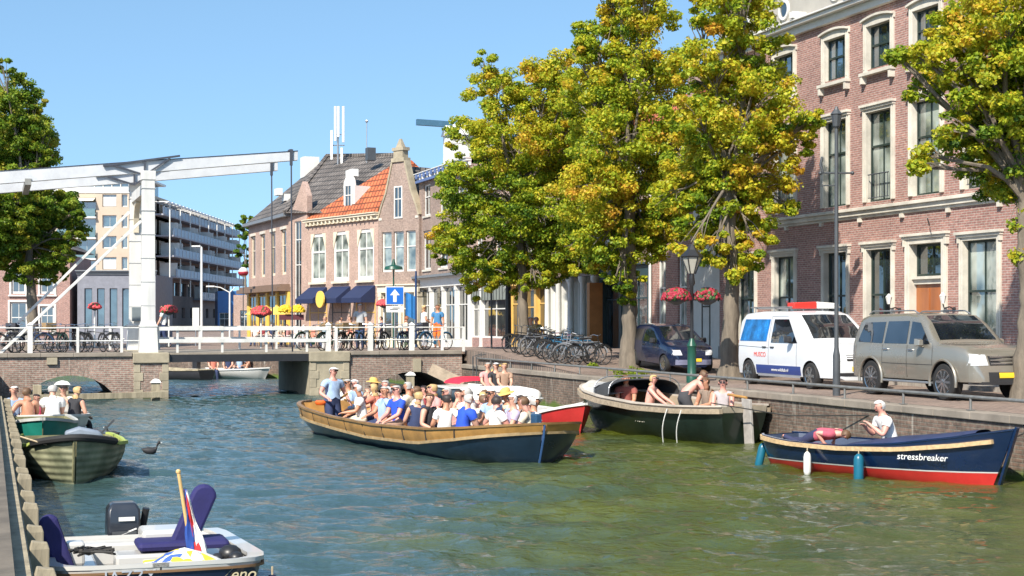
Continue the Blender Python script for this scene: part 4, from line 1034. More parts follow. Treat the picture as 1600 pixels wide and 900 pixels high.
def tree(label, base, trunk, lobes, seed, pal='autumn', turn=.5, size=.15, per=64, dens=1.0, tr_r=(.38, .26), group='lindens along the right quay', name='linden_tree', zsq=.85):
    """trunk: points up the stem; lobes: (centre Vector, radius)"""
    rng = np.random.default_rng(seed); rd = random.Random(seed)
    t = thing(name, label, 'tree', base, 0, group)
    B = Vector(base)
    top = Vector(trunk[-1])-B; tr_r = (tr_r[0]*.62, tr_r[1]*.55)
    pts = [Vector((0, 0, -.05))]+[Vector(p)-B for p in trunk]
    k = len(pts); rs = [tr_r[0]*1.35]+[tr_r[0]+(tr_r[1]-tr_r[0])*i/(k-2) for i in range(k-1)]
    mb = MB()
    # dense stem with slight irregular burls
    dp, dr = [], []
    for i in range(k-1):
        for j in range(6):
            f = j/6; p = pts[i].lerp(pts[i+1], f); r = rs[i]+(rs[i+1]-rs[i])*f
            dp.append(p+Vector((rd.uniform(-.03, .03), rd.uniform(-.03, .03), 0))); dr.append(r*rd.uniform(.92, 1.1)*(1+.35*max(0, 1-p.z/.5)))
    dp.append(pts[-1]); dr.append(rs[-1]); mb.tube(dp, dr, 12)
    mb.build('trunk', BARK, t, smooth=True)
    mb = MB(); cz = top.z
    for c, r in lobes:
        c = Vector(c)-B; st = pts[-1].lerp(pts[-2], rd.uniform(0, .35)); mid = st.lerp(c, .45)+Vector((rd.uniform(-.3, .3), rd.uniform(-.3, .3), rd.uniform(.1, .6)))
        L_ = (c-st).length; r0 = min(tr_r[1]*.6, .03+.02*L_)
        mb.tube([st, st.lerp(mid, .5)+Vector((0, 0, .1)), mid, mid.lerp(c, .6), c], [r0, r0*.8, r0*.6, r0*.4, .02], 6)
        for q in range(7):
            e = c+Vector((rd.uniform(-1, 1), rd.uniform(-1, 1), rd.uniform(-.7, .9))).normalized()*r*.85
            s_ = mid.lerp(c, rd.uniform(.3, .9)); mb.tube([s_, s_.lerp(e, .5)+Vector((0, 0, .08)), e], [r0*.35, r0*.22, .008], 4)
    mb.build('limbs', BARK, t, smooth=True)
    Cs, Rs, Y = [], [], []
    zs = [c[2] for c, r in lobes]; z0, z1 = min(zs), max(zs)
    for c, r in lobes:
        kk = max(6, int(52*dens*(r/1.2)**2)); lv = rng.normal()*.07
        for q in range(kk):
            d = rng.normal(size=3); d /= np.linalg.norm(d); rr = r*(0.45+.6*rng.random()**.6)
            p = np.array(Vector(c)-B)+d*rr*1.12*np.array([1, 1, zsq])
            Cs.append(p); Rs.append(rng.uniform(.22, .42)*min(1.15, max(.6, r/1.1)))
            upward = d[2]*.5+.5  # clumps on the upper side of a lobe have turned further
            Y.append(turn+.03+lv+(p[2]+B.z-z0)/(z1-z0+.1)*.10-.06+upward*.14-.08+rng.normal()*.12+(.22 if rng.random() < .09 else 0))
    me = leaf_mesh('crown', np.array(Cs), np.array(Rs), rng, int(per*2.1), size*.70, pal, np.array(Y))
    o = bpy.data.objects.new('crown', me); COL.objects.link(o); par(o, t)
    return t
def lob(Y, L_, jit, seed):
    rd = random.Random(seed); out = []
    for px, py, r in L_:
        dY = rd.uniform(-jit, jit); R_ = r*Y/F; p = at(px, py, Y); p.y += dY*1.0; out.append((p, R_))
        # a lobe behind it so the crown has depth
        p2 = p.copy(); p2.y += R_*1.3+rd.uniform(0, .8); p2.x += rd.uniform(-.4, .4); p2.z += rd.uniform(-.3, .3)
        if r > 34: out.append((p2, R_*.85))
    return out
def tr_pts(px0, px1, Y, ytop, n=4):
    g = at(px0, 500+(EYE-ST)*F/Y, Y); e = at(px1, ytop, Y); return [g.lerp(e, (i+1)/n)+Vector((.05*math.sin(i*2), 0, 0)) for i in range(n)]
bC = at(819, 500, 60); bC.z = ST+.25
tree('leafy autumn linden farthest along the quay, in front of the ochre shop', bC, tr_pts(819, 812, 60, 330),
     lob(60, [(775, 140, 42), (850, 140, 48), (728, 215, 34), (795, 225, 62), (870, 225, 58), (722, 290, 40), (785, 320, 62), (860, 330, 62), (712, 365, 36), (690, 395, 20), (752, 400, 42), (820, 405, 50), (885, 400, 42), (802, 447, 22), (835, 440, 20), (770, 430, 26), (756, 100, 18), (740, 455, 12), (892, 118, 38), (905, 185, 40), (900, 260, 40)], .9, 11), 21, turn=.43, tr_r=(.33, .25))
bB = at(982, 500, 50.6); bB.z = ST
tree('tall autumn linden between the parked bicycles and the dark blue car', bB, tr_pts(982, 985, 50.6, 300),
     lob(50.6, [(930, 58, 38), (1000, 25, 50), (925, 145, 50), (1005, 125, 66), (960, 215, 66), (1050, 225, 58), (925, 305, 56), (1005, 305, 66), (940, 378, 42), (1010, 375, 44), (978, 425, 28), (950, 420, 30), (905, 400, 34), (1040, 345, 40), (978, 462, 16), (965, 440, 18), (905, 95, 16), (960, -40, 40), (1010, -60, 50)], .9, 12), 22, turn=.46, tr_r=(.40, .30))
bA = at(1140, 500, 43); bA.z = ST
tree('tall autumn linden between the dark blue car and the white van', bA, tr_pts(1140, 1143, 43, 290),
     lob(43, [(1150, 20, 55), (1118, 95, 50), (1190, 95, 52), (1090, 185, 52), (1165, 180, 66), (1230, 195, 42), (1110, 265, 56), (1190, 265, 54), (1250, 215, 30), (1106, 335, 44), (1170, 325, 44), (1145, 390, 34), (1175, 380, 26), (1110, 388, 26), (1140, 430, 14), (1060, 300, 44), (1075, 380, 24), (1135, 300, 46), (1150, 350, 38), (1118, 405, 24), (1165, 410, 18), (1212, 300, 28), (1090, 20, 26), (1262, 190, 18), (1232, 325, 13), (1155, -50, 60)], .8, 13), 23, turn=.47, tr_r=(.36, .27))
bR = at(1602, 500, 31.6); bR.z = ST
tree('autumn linden at the right edge of the picture beside the silver car', bR, tr_pts(1602, 1606, 31.6, 300),
     lob(31.6, [(1560, 25, 75), (1495, 105, 48), (1432, 92, 20), (1590, 130, 85), (1530, 190, 52), (1450, 243, 17), (1472, 205, 30), (1590, 255, 58), (1602, 340, 24), (1500, 45, 38), (1450, 135, 24), (1430, 265, 10), (1530, 262, 22), (1670, 90, 110), (1690, 220, 95), (1400, 88, 7), (1600, 400, 10)], .6, 14), 24, turn=.46, tr_r=(.34, .28), size=.125, per=60, dens=1.7)
bL = at(53, 500, 88); bL.z = ST
tree('big green tree on the left bank behind the drawbridge beams', bL, tr_pts(53, 45, 88, 380),
     lob(88, [(8, 140, 34), (40, 160, 18), (26, 215, 42), (58, 238, 20), (62, 205, 13), (45, 262, 30), (118, 372, 16), (108, 335, 18), (-40, 200, 80), (20, 320, 58), (70, 318, 42), (92, 362, 30), (40, 395, 50), (100, 400, 22), (-40, 350, 80), (72, 432, 18), (55, 235, 22), (5, 105, 14)], 1.5, 15), 25, pal='green', turn=.5, size=.21, per=60, dens=.85, tr_r=(.5, .35), group='trees beyond the bridge', name='plane_tree')
bF = at(384, 500, 150); bF.z = ST
tree('small green tree peeping out behind the pink corner house', bF, tr_pts(384, 384, 150, 420),
     lob(150, [(384, 362, 14), (380, 392, 11), (390, 345, 12), (386, 415, 10)], 1, 16), 26, pal='green', turn=.3, size=.35, per=50, dens=.6, tr_r=(.25, .18), group='trees beyond the bridge', name='street_tree')
# weeds that grow along the wall foot and round the trunks
def tuft(u, v, z, r, label, seed, hgt=.25):
    rng = np.random.default_rng(seed); k = 14
    C = rng.normal(size=(k, 3))*np.array([r, r*.5, hgt*.4]); C[:, 2] = np.abs(C[:, 2])+.03
    me = leaf_mesh('weed_clump', C, np.full(k, .12), rng, 40, .07, 'green', np.full(k, .62))
    o = bpy.data.objects.new('weed_clump', me); COL.objects.link(o); o.location = UV(u, v, z); o.rotation_euler.z = A_ALONG
    tag(o, label, 'weeds', 'tufts of weed along the quay')
tuft(43.6, 19.0, ST, .5, 'green and yellow weeds at the foot of the trunk beside the white van', 3)
tuft(46.8, 18.9, ST, .3, 'low weeds at the foot of the trunk behind the dark blue car', 4)
tuft(41.0, 17.6, ST, .35, 'small green weeds at the rail beside the green lamp base', 5)
# ================================================================ vehicles (local x forward, y to the far side, z up)
def itp(x, T): return float(np.interp(x, [a for a, _ in T], [b_ for _, b_ in T]))
CARGLASS = glassm('car_glass', (.015, .02, .028), rough=.02)
LAMPG = pm('headlamp_glass', (.62, .64, .66), .08, .2, 6, coat=1.0)
TAIL = pm('tail_lamp', (.35, .02, .015), .2, .1)
PLATE = pm('yellow_plate', (.75, .50, .03), .4, .05)
DARKPL = pm('black_plastic', (.025, .025, .027), .6, .15)
def car(name, label, paint, loc, rotz, top, plan, tum, zb, rr, wheels, wr, ww, side_glass, screen, rear_screen, rim='spoke', roof_r=.12, pitch=0.0, sill=DARKPL):
    t = thing(name, label, name.replace('parked_', '').replace('_', ' '), loc, rotz); t.rotation_euler = (0, pitch, rotz)
    zt = lambda x: itp(x, top)
    def hw(x, z):
        w = itp(x, plan)*itp(z, tum); h = zt(x); r = min(rr, (h-zb)*.4)
        if z > h-r:
            q = min(1, (z-h+r)/r); w -= r*(1-math.sqrt(max(0, 1-q*q)))
        return max(w, .02)
    X0, X1 = top[0][0], top[-1][0]
    xs = sorted(set([x for x, _ in top]+[x for x, _ in plan if X0 <= x <= X1]+list(np.linspace(X0, X1, 26))))
    rings = []
    for x in xs:
        h = zt(x); r = min(rr, (h-zb)*.4); half = [(0, zb), (hw(x, zb)*.8, zb)]
        zl = list(np.linspace(zb+.05, h-r, 7)) + [h-r*.6, h-r*.3, h-r*.1]
        half += [(hw(x, z), z) for z in zl]; half += [(hw(x, h)*.97, h), (hw(x, h)*.5, h+.012), (0, h+.018)]
        rings.append([(x, y, z) for y, z in half]+[(x, -y, z) for y, z in reversed(half[1:-1])])
    mb = MB(); mb.loft(rings); me = mb.mesh('body'); me.materials.append(paint); me.materials.append(DARKPL)
    o = bpy.data.objects.new('body_src', me); COL.objects.link(o)
    cut = MB()
    for wx in wheels:
        for s in (-1, 1):
            yo = itp(wx, plan); cut.lathe([(wr*1.17, -.3), (wr*1.17, .3)], 26, (wx, s*yo, wr*1.0), axis='y')
    co = cut.build('cutter', DARKPL); md = o.modifiers.new('b', 'BOOLEAN'); md.object = co; md.operation = 'DIFFERENCE'; md.solver = 'EXACT'
    try: md.material_mode = 'TRANSFER'
    except Exception: pass
    dg = bpy.context.evaluated_depsgraph_get(); nm = bpy.data.meshes.new_from_object(o.evaluated_get(dg))
    bpy.data.objects.remove(o); bpy.data.objects.remove(co)
    nm.name = 'body'; nm.shade_smooth(); nm.set_sharp_from_angle(angle=R(32))
    body = bpy.data.objects.new('body', nm); COL.objects.link(body); par(body, t)
    def spatch(mb, q, off=.006, s=-1, nu=8, nv=4):
        (ax, az), (bx, bz), (cx, cz), (dx, dz) = q     # bottom rear, bottom front, top front, top rear
        vs = []
        for i in range(nu+1):
            for j in range(nv+1):
                a, b_ = i/nu, j/nv; x = (ax*(1-a)+bx*a)*(1-b_)+(dx*(1-a)+cx*a)*b_; z = (az*(1-a)+bz*a)*(1-b_)+(dz*(1-a)+cz*a)*b_
                vs.append((x, s*(hw(x, z)+off), z))
        mb.add(vs, [(i*(nv+1)+j, (i+1)*(nv+1)+j, (i+1)*(nv+1)+j+1, i*(nv+1)+j+1) for i in range(nu) for j in range(nv)])
    def fpatch(mb, q, off=.006, end=1, nu=8, nv=4):
        vs = []
        def xf(y, z):
            x = X1 if end > 0 else X0
            for _ in range(400):
                if z < zt(x) and abs(y) < hw(x, z): return x
                x -= .005*end
            return x
        (ax, az), (bx, bz), (cx, cz), (dx, dz) = q
        for i in range(nu+1):
            for j in range(nv+1):
                a, b_ = i/nu, j/nv; y = (ax*(1-a)+bx*a)*(1-b_)+(dx*(1-a)+cx*a)*b_; z = (az*(1-a)+bz*a)*(1-b_)+(dz*(1-a)+cz*a)*b_
                vs.append((xf(y, z)+off*end, y, z))
        mb.add(vs, [(i*(nv+1)+j, (i+1)*(nv+1)+j, (i+1)*(nv+1)+j+1, i*(nv+1)+j+1) for i in range(nu) for j in range(nv)])
    def tpatch(mb, xa, xb, f=.93, off=.008, nu=8, nv=10):
        vs = []
        for i in range(nu+1):
            x = xa+(xb-xa)*i/nu; h = zt(x)
            for j in range(nv+1):
                q = -1+2*j/nv; y = q*hw(x, h)*f; vs.append((x, y, h+.018*(1-abs(q))+off))
        mb.add(vs, [(i*(nv+1)+j, (i+1)*(nv+1)+j, (i+1)*(nv+1)+j+1, i*(nv+1)+j+1) for i in range(nu) for j in range(nv)])
    for s in (-1, 1):
        for q, gm in side_glass:
            mb = MB(); spatch(mb, q, .007, s); mb.build('side_window', gm or CARGLASS, t, smooth=True)
    mb = MB(); tpatch(mb, *screen); mb.build('windscreen', CARGLASS, t, smooth=True)
    mb = MB(); tpatch(mb, *rear_screen); mb.build('rear_window', CARGLASS, t, smooth=True)
    for wx in wheels:
        for s in (-1, 1):
            c = (wx, s*(itp(wx, plan)-ww/2+.005), wr)
            mb = MB(); mb.lathe([(wr*.66, -ww/2), (wr*.93, -ww/2), (wr, -ww/2+.03), (wr, ww/2-.03), (wr*.93, ww/2), (wr*.66, ww/2)], 28, c, axis='y')
            w_ = mb.build('wheel', RUBBER, t, smooth=True)
            mb = MB(); e = s*(ww/2+.004)
            mb.lathe([(wr*.68, e-s*.02), (wr*.68, e), (wr*.6, e-s*.01), (wr*.58, e-s*.07), (.02, e-s*.06)], 28, c, axis='y')
            ns = 6 if rim == 'spoke' else 10
            for k in range(ns):
                a = 2*math.pi*k/ns; d = Vector((math.cos(a), 0, math.sin(a))); p = Vector(c)+Vector((0, e-s*.012, 0))
                mb.bar(p+d*wr*.1, p+d*wr*.62, .05 if ns > 6 else .075, .03, up=(0, 1, 0))
            mb.lathe([(wr*.16, e-s*.03), (wr*.16, e+s*.004), (.01, e+s*.006)], 12, c, axis='y')
            mb.build('rim', CHROME if rim != 'steel' else STEEL, w_, smooth=35)
    def mirror(x, z, m=DARKPL):
        for s in (-1, 1):
            y = s*(hw(x, z)+.13); mb = MB(); mb.loft([[(x-.04, y-.10, z-.07), (x-.04, y+.10, z-.07), (x-.04, y+.09, z+.1), (x-.04, y-.09, z+.1)], [(x+.1, y-.06, z-.05), (x+.1, y+.06, z-.05), (x+.1, y+.05, z+.07), (x+.1, y-.05, z+.07)]])
            mb.bar((x+.02, s*hw(x, z-.1), z-.08), (x+.02, y, z-.05), .05, .04); mb.build('door_mirror', m, t, bevel=.015)
    return t, dict(sp=spatch, fp=fpatch, tp=tpatch, hw=hw, zt=zt, mirror=mirror)
def seams(t, K, segs, s=-1, m=None):
    for sg in (-1, 1):
        mb = MB()
        for (xa, za), (xb, zb) in segs:
            w = .006
            if abs(xa-xb) > abs(za-zb): q = ((xa, za-w), (xb, zb-w), (xb, zb+w), (xa, za+w))
            else: q = ((xa-w, za), (xa+w, za), (xb+w, zb), (xb-w, zb))
            K['sp'](mb, q, .003, sg, 6, 6)
        mb.build('door_seams', m or DARKPL, t)
def part_sp(t, K, name, qs, m, off=.006):
    for sg in (-1, 1):
        mb = MB()
        for q in qs: K['sp'](mb, q, off, sg)
        mb.build(name, m, t, smooth=True)
def part_fp(t, K, name, qs, m, off=.006, end=1):
    out = []
    for q in qs:
        mb = MB(); K['fp'](mb, q, off, end); out.append(mb.build(name, m, t, smooth=True))
    return out
def handle(t, K, x, z, m):
    for s in (-1, 1):
        mb = MB(); y = s*(K['hw'](x, z)+.012); mb.box(x-.09, x+.09, y-.018, y+.018, z-.016, z+.016); mb.build('door_handle', m, t, bevel=.008)

# ---- white van
VW = pm('white_van_paint', (.62, .64, .66), .25, .04, 1.0, coat=.7)
vtop = [(-2.36, .95), (-2.33, 1.3), (-2.24, 1.72), (-2.05, 1.88), (-1.2, 1.93), (.3, 1.92), (.62, 1.85), (1.05, 1.55), (1.45, 1.21), (1.6, 1.14), (2.05, 1.02), (2.25, .92), (2.36, .76), (2.42, .55), (2.44, .38)]
vplan = [(-2.36, .74), (-2.33, .84), (-2.2, .92), (-1.6, .95), (1.4, .95), (1.9, .93), (2.2, .86), (2.36, .76), (2.44, .6)]
vtum = [(.25, .95), (.45, .99), (.75, 1.0), (1.1, .985), (1.25, .965), (1.9, .84)]
ADV = pm('window_advert_blue', (.01, .16, .45), .25, .85, 2.4, coat=.4)
van, K = car('parked_van', 'white delivery van with blue picture window film and red-white roof light parked beside the linden', VW, UV(34.6, 20.0, ST), A_FAC, vtop, vplan, vtum, .24, .13, (-1.6, 1.6), .325, .22,
             [(((-2.12, 1.15), (-.62, 1.15), (-.55, 1.72), (-1.95, 1.72)), ADV), (((-.38, 1.12), (.98, 1.12), (.40, 1.72), (-.34, 1.72)), None)], (.66, 1.42), (-2.24, -2.335))
seams(van, K, [((-.5, .35), (-.5, 1.78)), ((.95, .45), (.95, 1.1)), ((-.5, 1.8), (.35, 1.8)), ((-2.2, 1.02), (-.5, .98))])
K['mirror'](.72, 1.2); handle(van, K, -.3, 1.0, DARKPL); handle(van, K, -.72, 1.0, DARKPL)
part_sp(van, K, 'sill_band', [((-1.16, .32), (1.15, .32), (1.15, .54), (-1.16, .54))], pm('navy_band', (.025, .05, .2), .4, .05))
part_sp(van, K, 'side_moulding', [((-1.1, .25), (1.1, .25), (1.1, .31), (-1.1, .31))], pm('grey_plastic', (.3, .31, .33), .5, .1), .012)
part_fp(van, K, 'headlight', [((-.90, .68), (-.52, .70), (-.56, .92), (-.86, .96)), ((.90, .68), (.52, .70), (.56, .92), (.86, .96))], LAMPG, .008)
g_ = part_fp(van, K, 'grille', [((-.36, .70), (.36, .70), (.40, .90), (-.40, .90))], DARKPL, .008)[0]
mb = MB()
for z in (.75, .8, .85): K['fp'](mb, ((-.36, z-.008), (.36, z-.008), (.36, z+.008), (-.36, z+.008)), .02)
mb.build('grille_bars', CHROME, g_)
part_fp(van, K, 'lower_grille', [((-.6, .34), (.6, .34), (.6, .42), (-.6, .42))], DARKPL, .01)
part_fp(van, K, 'number_plate', [((-.26, .46), (.26, .46), (.26, .57), (-.26, .57))], PLATE, .02)
yy = -(K['hw'](-.1, .85)+.006)
text('lettering', 'MUSCO', .17, pm('red_letters', (.7, .06, .04), .5), van, (-.95, -(K['hw'](-.9, .82)+.006), .80), (R(90), 0, 0), .002, 'CENTER', 1.1)
text('lettering', 'www.wildlab.nl', .115, WHITE, van, (0.1, -(K['hw'](0, .43)+.009), .425), (R(90), 0, 0), .002, 'CENTER', 1.25)
mb = MB()
for x in (-1.6, -.6, .1): mb.bar((x, -.72, 2.0), (x, .72, 2.0), .04, .03); mb.tube([(x, -.72, 1.86), (x, -.72, 2.0)], .015, 6); mb.tube([(x, .72, 1.86), (x, .72, 2.0)], .015, 6)
for y in (-.7, .7): mb.tube([(-1.9, y, 2.03), (.3, y, 2.03)], .018, 6)
mb.build('roof_rack', STEEL, van)
mb = MB(); mb.loft([[(-.1, -.62, 1.99), (.25, -.62, 1.99), (.25, -.62, 2.14), (-.1, -.62, 2.14)], [(-.1, .05, 1.99), (.25, .05, 1.99), (.25, .05, 2.17), (-.1, .05, 2.17)]]); mb.build('roof_beacon', pm('beacon_red', (.75, .04, .03), .35), van, bevel=.03)
mb = MB(); mb.loft([[(-.1, .055, 1.99), (.25, .055, 1.99), (.25, .055, 2.17), (-.1, .055, 2.17)], [(-.1, .7, 1.99), (.25, .7, 1.99), (.25, .7, 2.13), (-.1, .7, 2.13)]]); mb.build('roof_beacon', WHITE, van, bevel=.03)
# ---- grey-beige off-road car
SP = pm('champagne_paint', (.32, .295, .245), .28, .05, 1.0, metal=.55, coat=.8)
stop = [(-2.36, .9), (-2.34, 1.15), (-2.26, 1.5), (-2.08, 1.76), (-1.8, 1.83), (-.3, 1.85), (.25, 1.81), (.55, 1.64), (.98, 1.24), (1.08, 1.2), (1.7, 1.16), (2.05, 1.09), (2.2, .98), (2.28, .78), (2.34, .55), (2.35, .45)]
splan = [(-2.36, .75), (-2.3, .86), (-2.1, .91), (-1.4, .95), (1.4, .95), (1.9, .93), (2.15, .87), (2.28, .78), (2.35, .62)]
stum = [(.3, .95), (.5, .985), (.8, 1.0), (1.1, .985), (1.2, .955), (1.85, .80)]
suv, K = car('parked_car', 'champagne grey off-road car with chrome wheels parked in front of the wooden door', SP, UV(28.85, 20.0, ST), A_FAC, stop, splan, stum, .36, .12, (-1.39, 1.39), .39, .25,
             [(((-2.06, 1.2), (-.98, 1.18), (-.98, 1.66), (-1.86, 1.64)), None), (((-.9, 1.18), (-.02, 1.18), (-.05, 1.68), (-.88, 1.67)), None), (((.08, 1.18), (.86, 1.18), (.38, 1.64), (.05, 1.67)), None)], (.29, .95), (-2.1, -2.28), rim='many')
seams(suv, K, [((-.95, .5), (-.95, 1.15)), ((.02, .45), (.02, 1.15)), ((.98, .75), (.98, 1.15)), ((-.94, .74), (1.0, .74))])
K['mirror'](.62, 1.2, SP); handle(suv, K, -.8, 1.05, CHROME); handle(suv, K, .17, 1.05, CHROME)
part_fp(suv, K, 'headlight', [((-.88, .76), (-.48, .76), (-.5, .98), (-.84, 1.0)), ((.88, .76), (.48, .76), (.5, .98), (.84, 1.0))], LAMPG, .01)
g_ = part_fp(suv, K, 'grille', [((-.44, .76), (.44, .76), (.46, 1.0), (-.46, 1.0))], DARKPL, .01)[0]
mb = MB()
for z in (.8, .87, .94): K['fp'](mb, ((-.42, z-.018), (.42, z-.018), (.42, z+.012), (-.42, z+.012)), .03)
mb.build('grille_bars', CHROME, g_)
part_fp(suv, K, 'lower_grille', [((-.5, .42), (.5, .42), (.5, .62), (-.5, .62))], DARKPL, .01)
for s in (-1, 1):
    mb = MB(); mb.lathe([(.085, 0), (.085, .02), (.06, .025)], 16, (2.215 if 1 else 0, s*.72, .60), axis='x'); mb.build('fog_lamp', LAMPG, suv)
part_fp(suv, K, 'number_plate', [((-.26, .5), (.26, .5), (.26, .61), (-.26, .61))], PLATE, .03)
part_fp(suv, K, 'bumper_guard', [((-.85, .36), (.85, .36), (.85, .42), (-.85, .42))], DARKPL, .02)
for s in (-1, 1):
    mb = MB(); mb.box(-.95, .95, s*.86-.1, s*.86+.1, .33, .38); mb.build('running_board', STEEL, suv, bevel=.015)
    mb = MB(); mb.tube([(-1.9, s*.66, 1.83), (-1.75, s*.66, 1.90), (-.1, s*.66, 1.91), (.1, s*.66, 1.84)], .018, 6); mb.build('roof_rail', STEEL, suv)
    for wx in (-1.39, 1.39):
        mb = MB(); pts = [(wx+.47*math.cos(a), s*(itp(wx, splan)+.012), .39+.47*math.sin(a)) for a in np.linspace(R(-12), R(192), 16)]
        mb.tube(pts, .03, 6); mb.build('wheel_arch_trim', SP, suv, smooth=True)
mb = MB(); mb.lathe([(.38, 0), (.38, .2), (.3, .24)], 20, (-2.62, -.15, 1.0), axis='x'); mb.build('spare_wheel_cover', SP, suv, smooth=35)
# ---- dark blue small car
BP = pm('dark_blue_paint', (.003, .009, .035), .22, .05, 1.0, coat=.9)
htop = [(-1.72, .62), (-1.70, .85), (-1.62, 1.05), (-1.40, 1.36), (-1.15, 1.44), (-.3, 1.47), (.1, 1.43), (.45, 1.25), (.92, .98), (1.0, .95), (1.45, .86), (1.62, .76), (1.72, .6), (1.76, .42), (1.77, .32)]
hplan = [(-1.72, .6), (-1.66, .72), (-1.45, .79), (-.9, .82), (.9, .82), (1.4, .79), (1.62, .7), (1.77, .5)]
htum = [(.2, .94), (.4, .99), (.6, 1.0), (.85, .98), (.95, .95), (1.45, .8)]
ub = u_at(1036, 20.2)+1.17
hat, K = car('parked_car', 'small dark blue hatchback parked between two lindens behind the green lamp post', BP, UV(ub, 21.0, ST+.09), A_FAC, htop, hplan, htum, .2, .11, (-1.17, 1.17), .28, .18,
             [(((-1.42, .93), (-.55, .92), (-.5, 1.30), (-1.25, 1.28)), None), (((-.45, .92), (.72, .92), (.18, 1.28), (-.42, 1.31)), None)], (.16, .88), (-1.44, -1.6), rim='many', pitch=R(2.6))
seams(hat, K, [((-.48, .35), (-.48, .9)), ((.72, .4), (.72, .9))]); K['mirror'](.55, .97); handle(hat, K, -.35, .82, DARKPL)
part_fp(hat, K, 'headlight', [((-.72, .58), (-.4, .58), (-.44, .74), (-.66, .74)), ((.72, .58), (.4, .58), (.44, .74), (.66, .74))], LAMPG, .01)
part_fp(hat, K, 'bumper', [((-.62, .28), (.62, .28), (.62, .44), (-.62, .44))], pm('bumper_grey', (.16, .17, .26), .5), .02)
part_fp(hat, K, 'number_plate', [((-.24, .38), (.24, .38), (.24, .48), (-.24, .48))], PLATE, .04)
# ================================================================ boats (local x forward, y to port, z = 0 at the water)
class Hull:
    def __init__(s, L, hb, sheer, keel, rake=0.0, a=.75, b=1.15, srake=0.0):
        s.L, s.hbT, s.shT, s.kT, s.rake, s.a, s.b, s.sr = L, hb, sheer, keel, rake, a, b, srake
    def hb(s, q): return np.interp(q, [p for p, _ in s.hbT], [w for _, w in s.hbT])
    def sh(s, q): return np.interp(q, [p for p, _ in s.shT], [w for _, w in s.shT])
    def kl(s, q): return np.interp(q, [p for p, _ in s.kT], [w for _, w in s.kT])
    def pt(s, q, t, side, off=0.0):
        h, z1, z0 = s.hb(q), s.sh(q), s.kl(q); th = t*math.pi/2
        y = h*math.sin(th)**s.a; z = z0+(z1-z0)*(1-math.cos(th))**(1/s.b)
        x = -s.L/2+q*s.L+s.rake*max(z, -.1)/max(z1, .1)*q**5-s.sr*max(z, -.1)/max(z1, .1)*(1-q)**5
        y = max(y+off, .004)
        return (x, side*y, z)
    def t_at(s, q, z):
        z1, z0 = s.sh(q), s.kl(q); f = min(1, max(0, (z-z0)/(z1-z0)))
        return math.acos(max(-1, 1-f**s.b))/(math.pi/2)
    def qs(s, n=34): return [0]+[(1-math.cos(math.pi*i/n))/2 for i in range(1, n)]+[1]
    def band(s, zlo, zhi, off=0.0, m=8, n=34, transom=True):
        """hull skin between two heights; zlo / zhi functions of q"""
        mb = MB(); Q = s.qs(n)
        for side in (-1, 1):
            rings = []
            for q in Q:
                ta, tb = s.t_at(q, zlo(q)), s.t_at(q, zhi(q)); rings.append([s.pt(q, ta+(tb-ta)*j/m, side, off) for j in range(m+1)])
            mb.loft(rings, closed=False)
        if transom:
            q = 0; ta, tb = s.t_at(q, zlo(q)), s.t_at(q, zhi(q))
            l_ = [s.pt(q, ta+(tb-ta)*j/m, -1, off) for j in range(m+1)]; r_ = [s.pt(q, ta+(tb-ta)*j/m, 1, off) for j in range(m+1)]
            mb.loft([l_, r_], closed=False)
        return mb
    def rail(s, off, dz, w, h, q0=0, q1=1, z=None, n=34, both=True):
        """strake along the hull at the sheer (or height z(q))"""
        mb = MB(); Q = [q for q in s.qs(n) if q0 <= q <= q1]
        for side in (-1, 1):
            rings = []
            for q in Q:
                zz = (z(q) if z else s.sh(q)); t = s.t_at(q, zz); p = s.pt(q, t, side, off); z_ = p[2]+dz
                rings.append([(p[0], p[1]-side*w/2, z_-h/2), (p[0], p[1]+side*w/2, z_-h/2), (p[0], p[1]+side*w/2, z_+h/2), (p[0], p[1]-side*w/2, z_+h/2)])
            mb.loft(rings)
        return mb
    def inner(s, z0, wall=.07, top=-.0, n=30, q0=0.02, q1=.90):
        mb = MB(); Q = [q0+(q1-q0)*i/n for i in range(n+1)]; rings = []
        for q in Q:
            h = max(.01, s.hb(q)-wall); zz = s.sh(q)+top; x = s.pt(q, 1, 1)[0]; xi = s.pt(q, s.t_at(q, z0+.05), 1)
            hf = max(.005, .88*min(h*.97, abs(xi[1])-.03 if abs(xi[1]) > .04 else .005)); xb = xi[0]
            rings.append([(x, -h, zz), (xb, -hf, z0), (xb, hf, z0), (x, h, zz)])
        mb.loft(rings, closed=False); 
        mb.add(rings[0], [(0, 1, 2, 3)]); mb.add(rings[-1], [(0, 1, 2, 3)]); return mb
    def deck(s, q0, q1, dz=-.02, crown=.04, n=10):
        mb = MB(); rings = []
        for i in range(n+1):
            q = q0+(q1-q0)*i/n; h = max(.01, s.hb(q)-.03); x = s.pt(q, 1, 1)[0]; z = s.sh(q)+dz
            rings.append([(x, -h, z), (x, -h*.5, z+crown*.7), (x, 0, z+crown), (x, h*.5, z+crown*.7), (x, h, z)])
        mb.loft(rings, closed=False); return mb
def place(name, label, cat, stern, bow, L=None, group=None):
    """boat empty half way between the stern and the bow, x axis towards the bow"""
    s_, b_ = Vector(stern), Vector(bow); d = b_-s_
    return thing(name, label, cat, (s_+b_)/2, math.atan2(d.y, d.x), group), d.length
def gw(px, py): Y = EYE*F/(py-500); return Vector(((px-800)*Y/F, Y, 0))

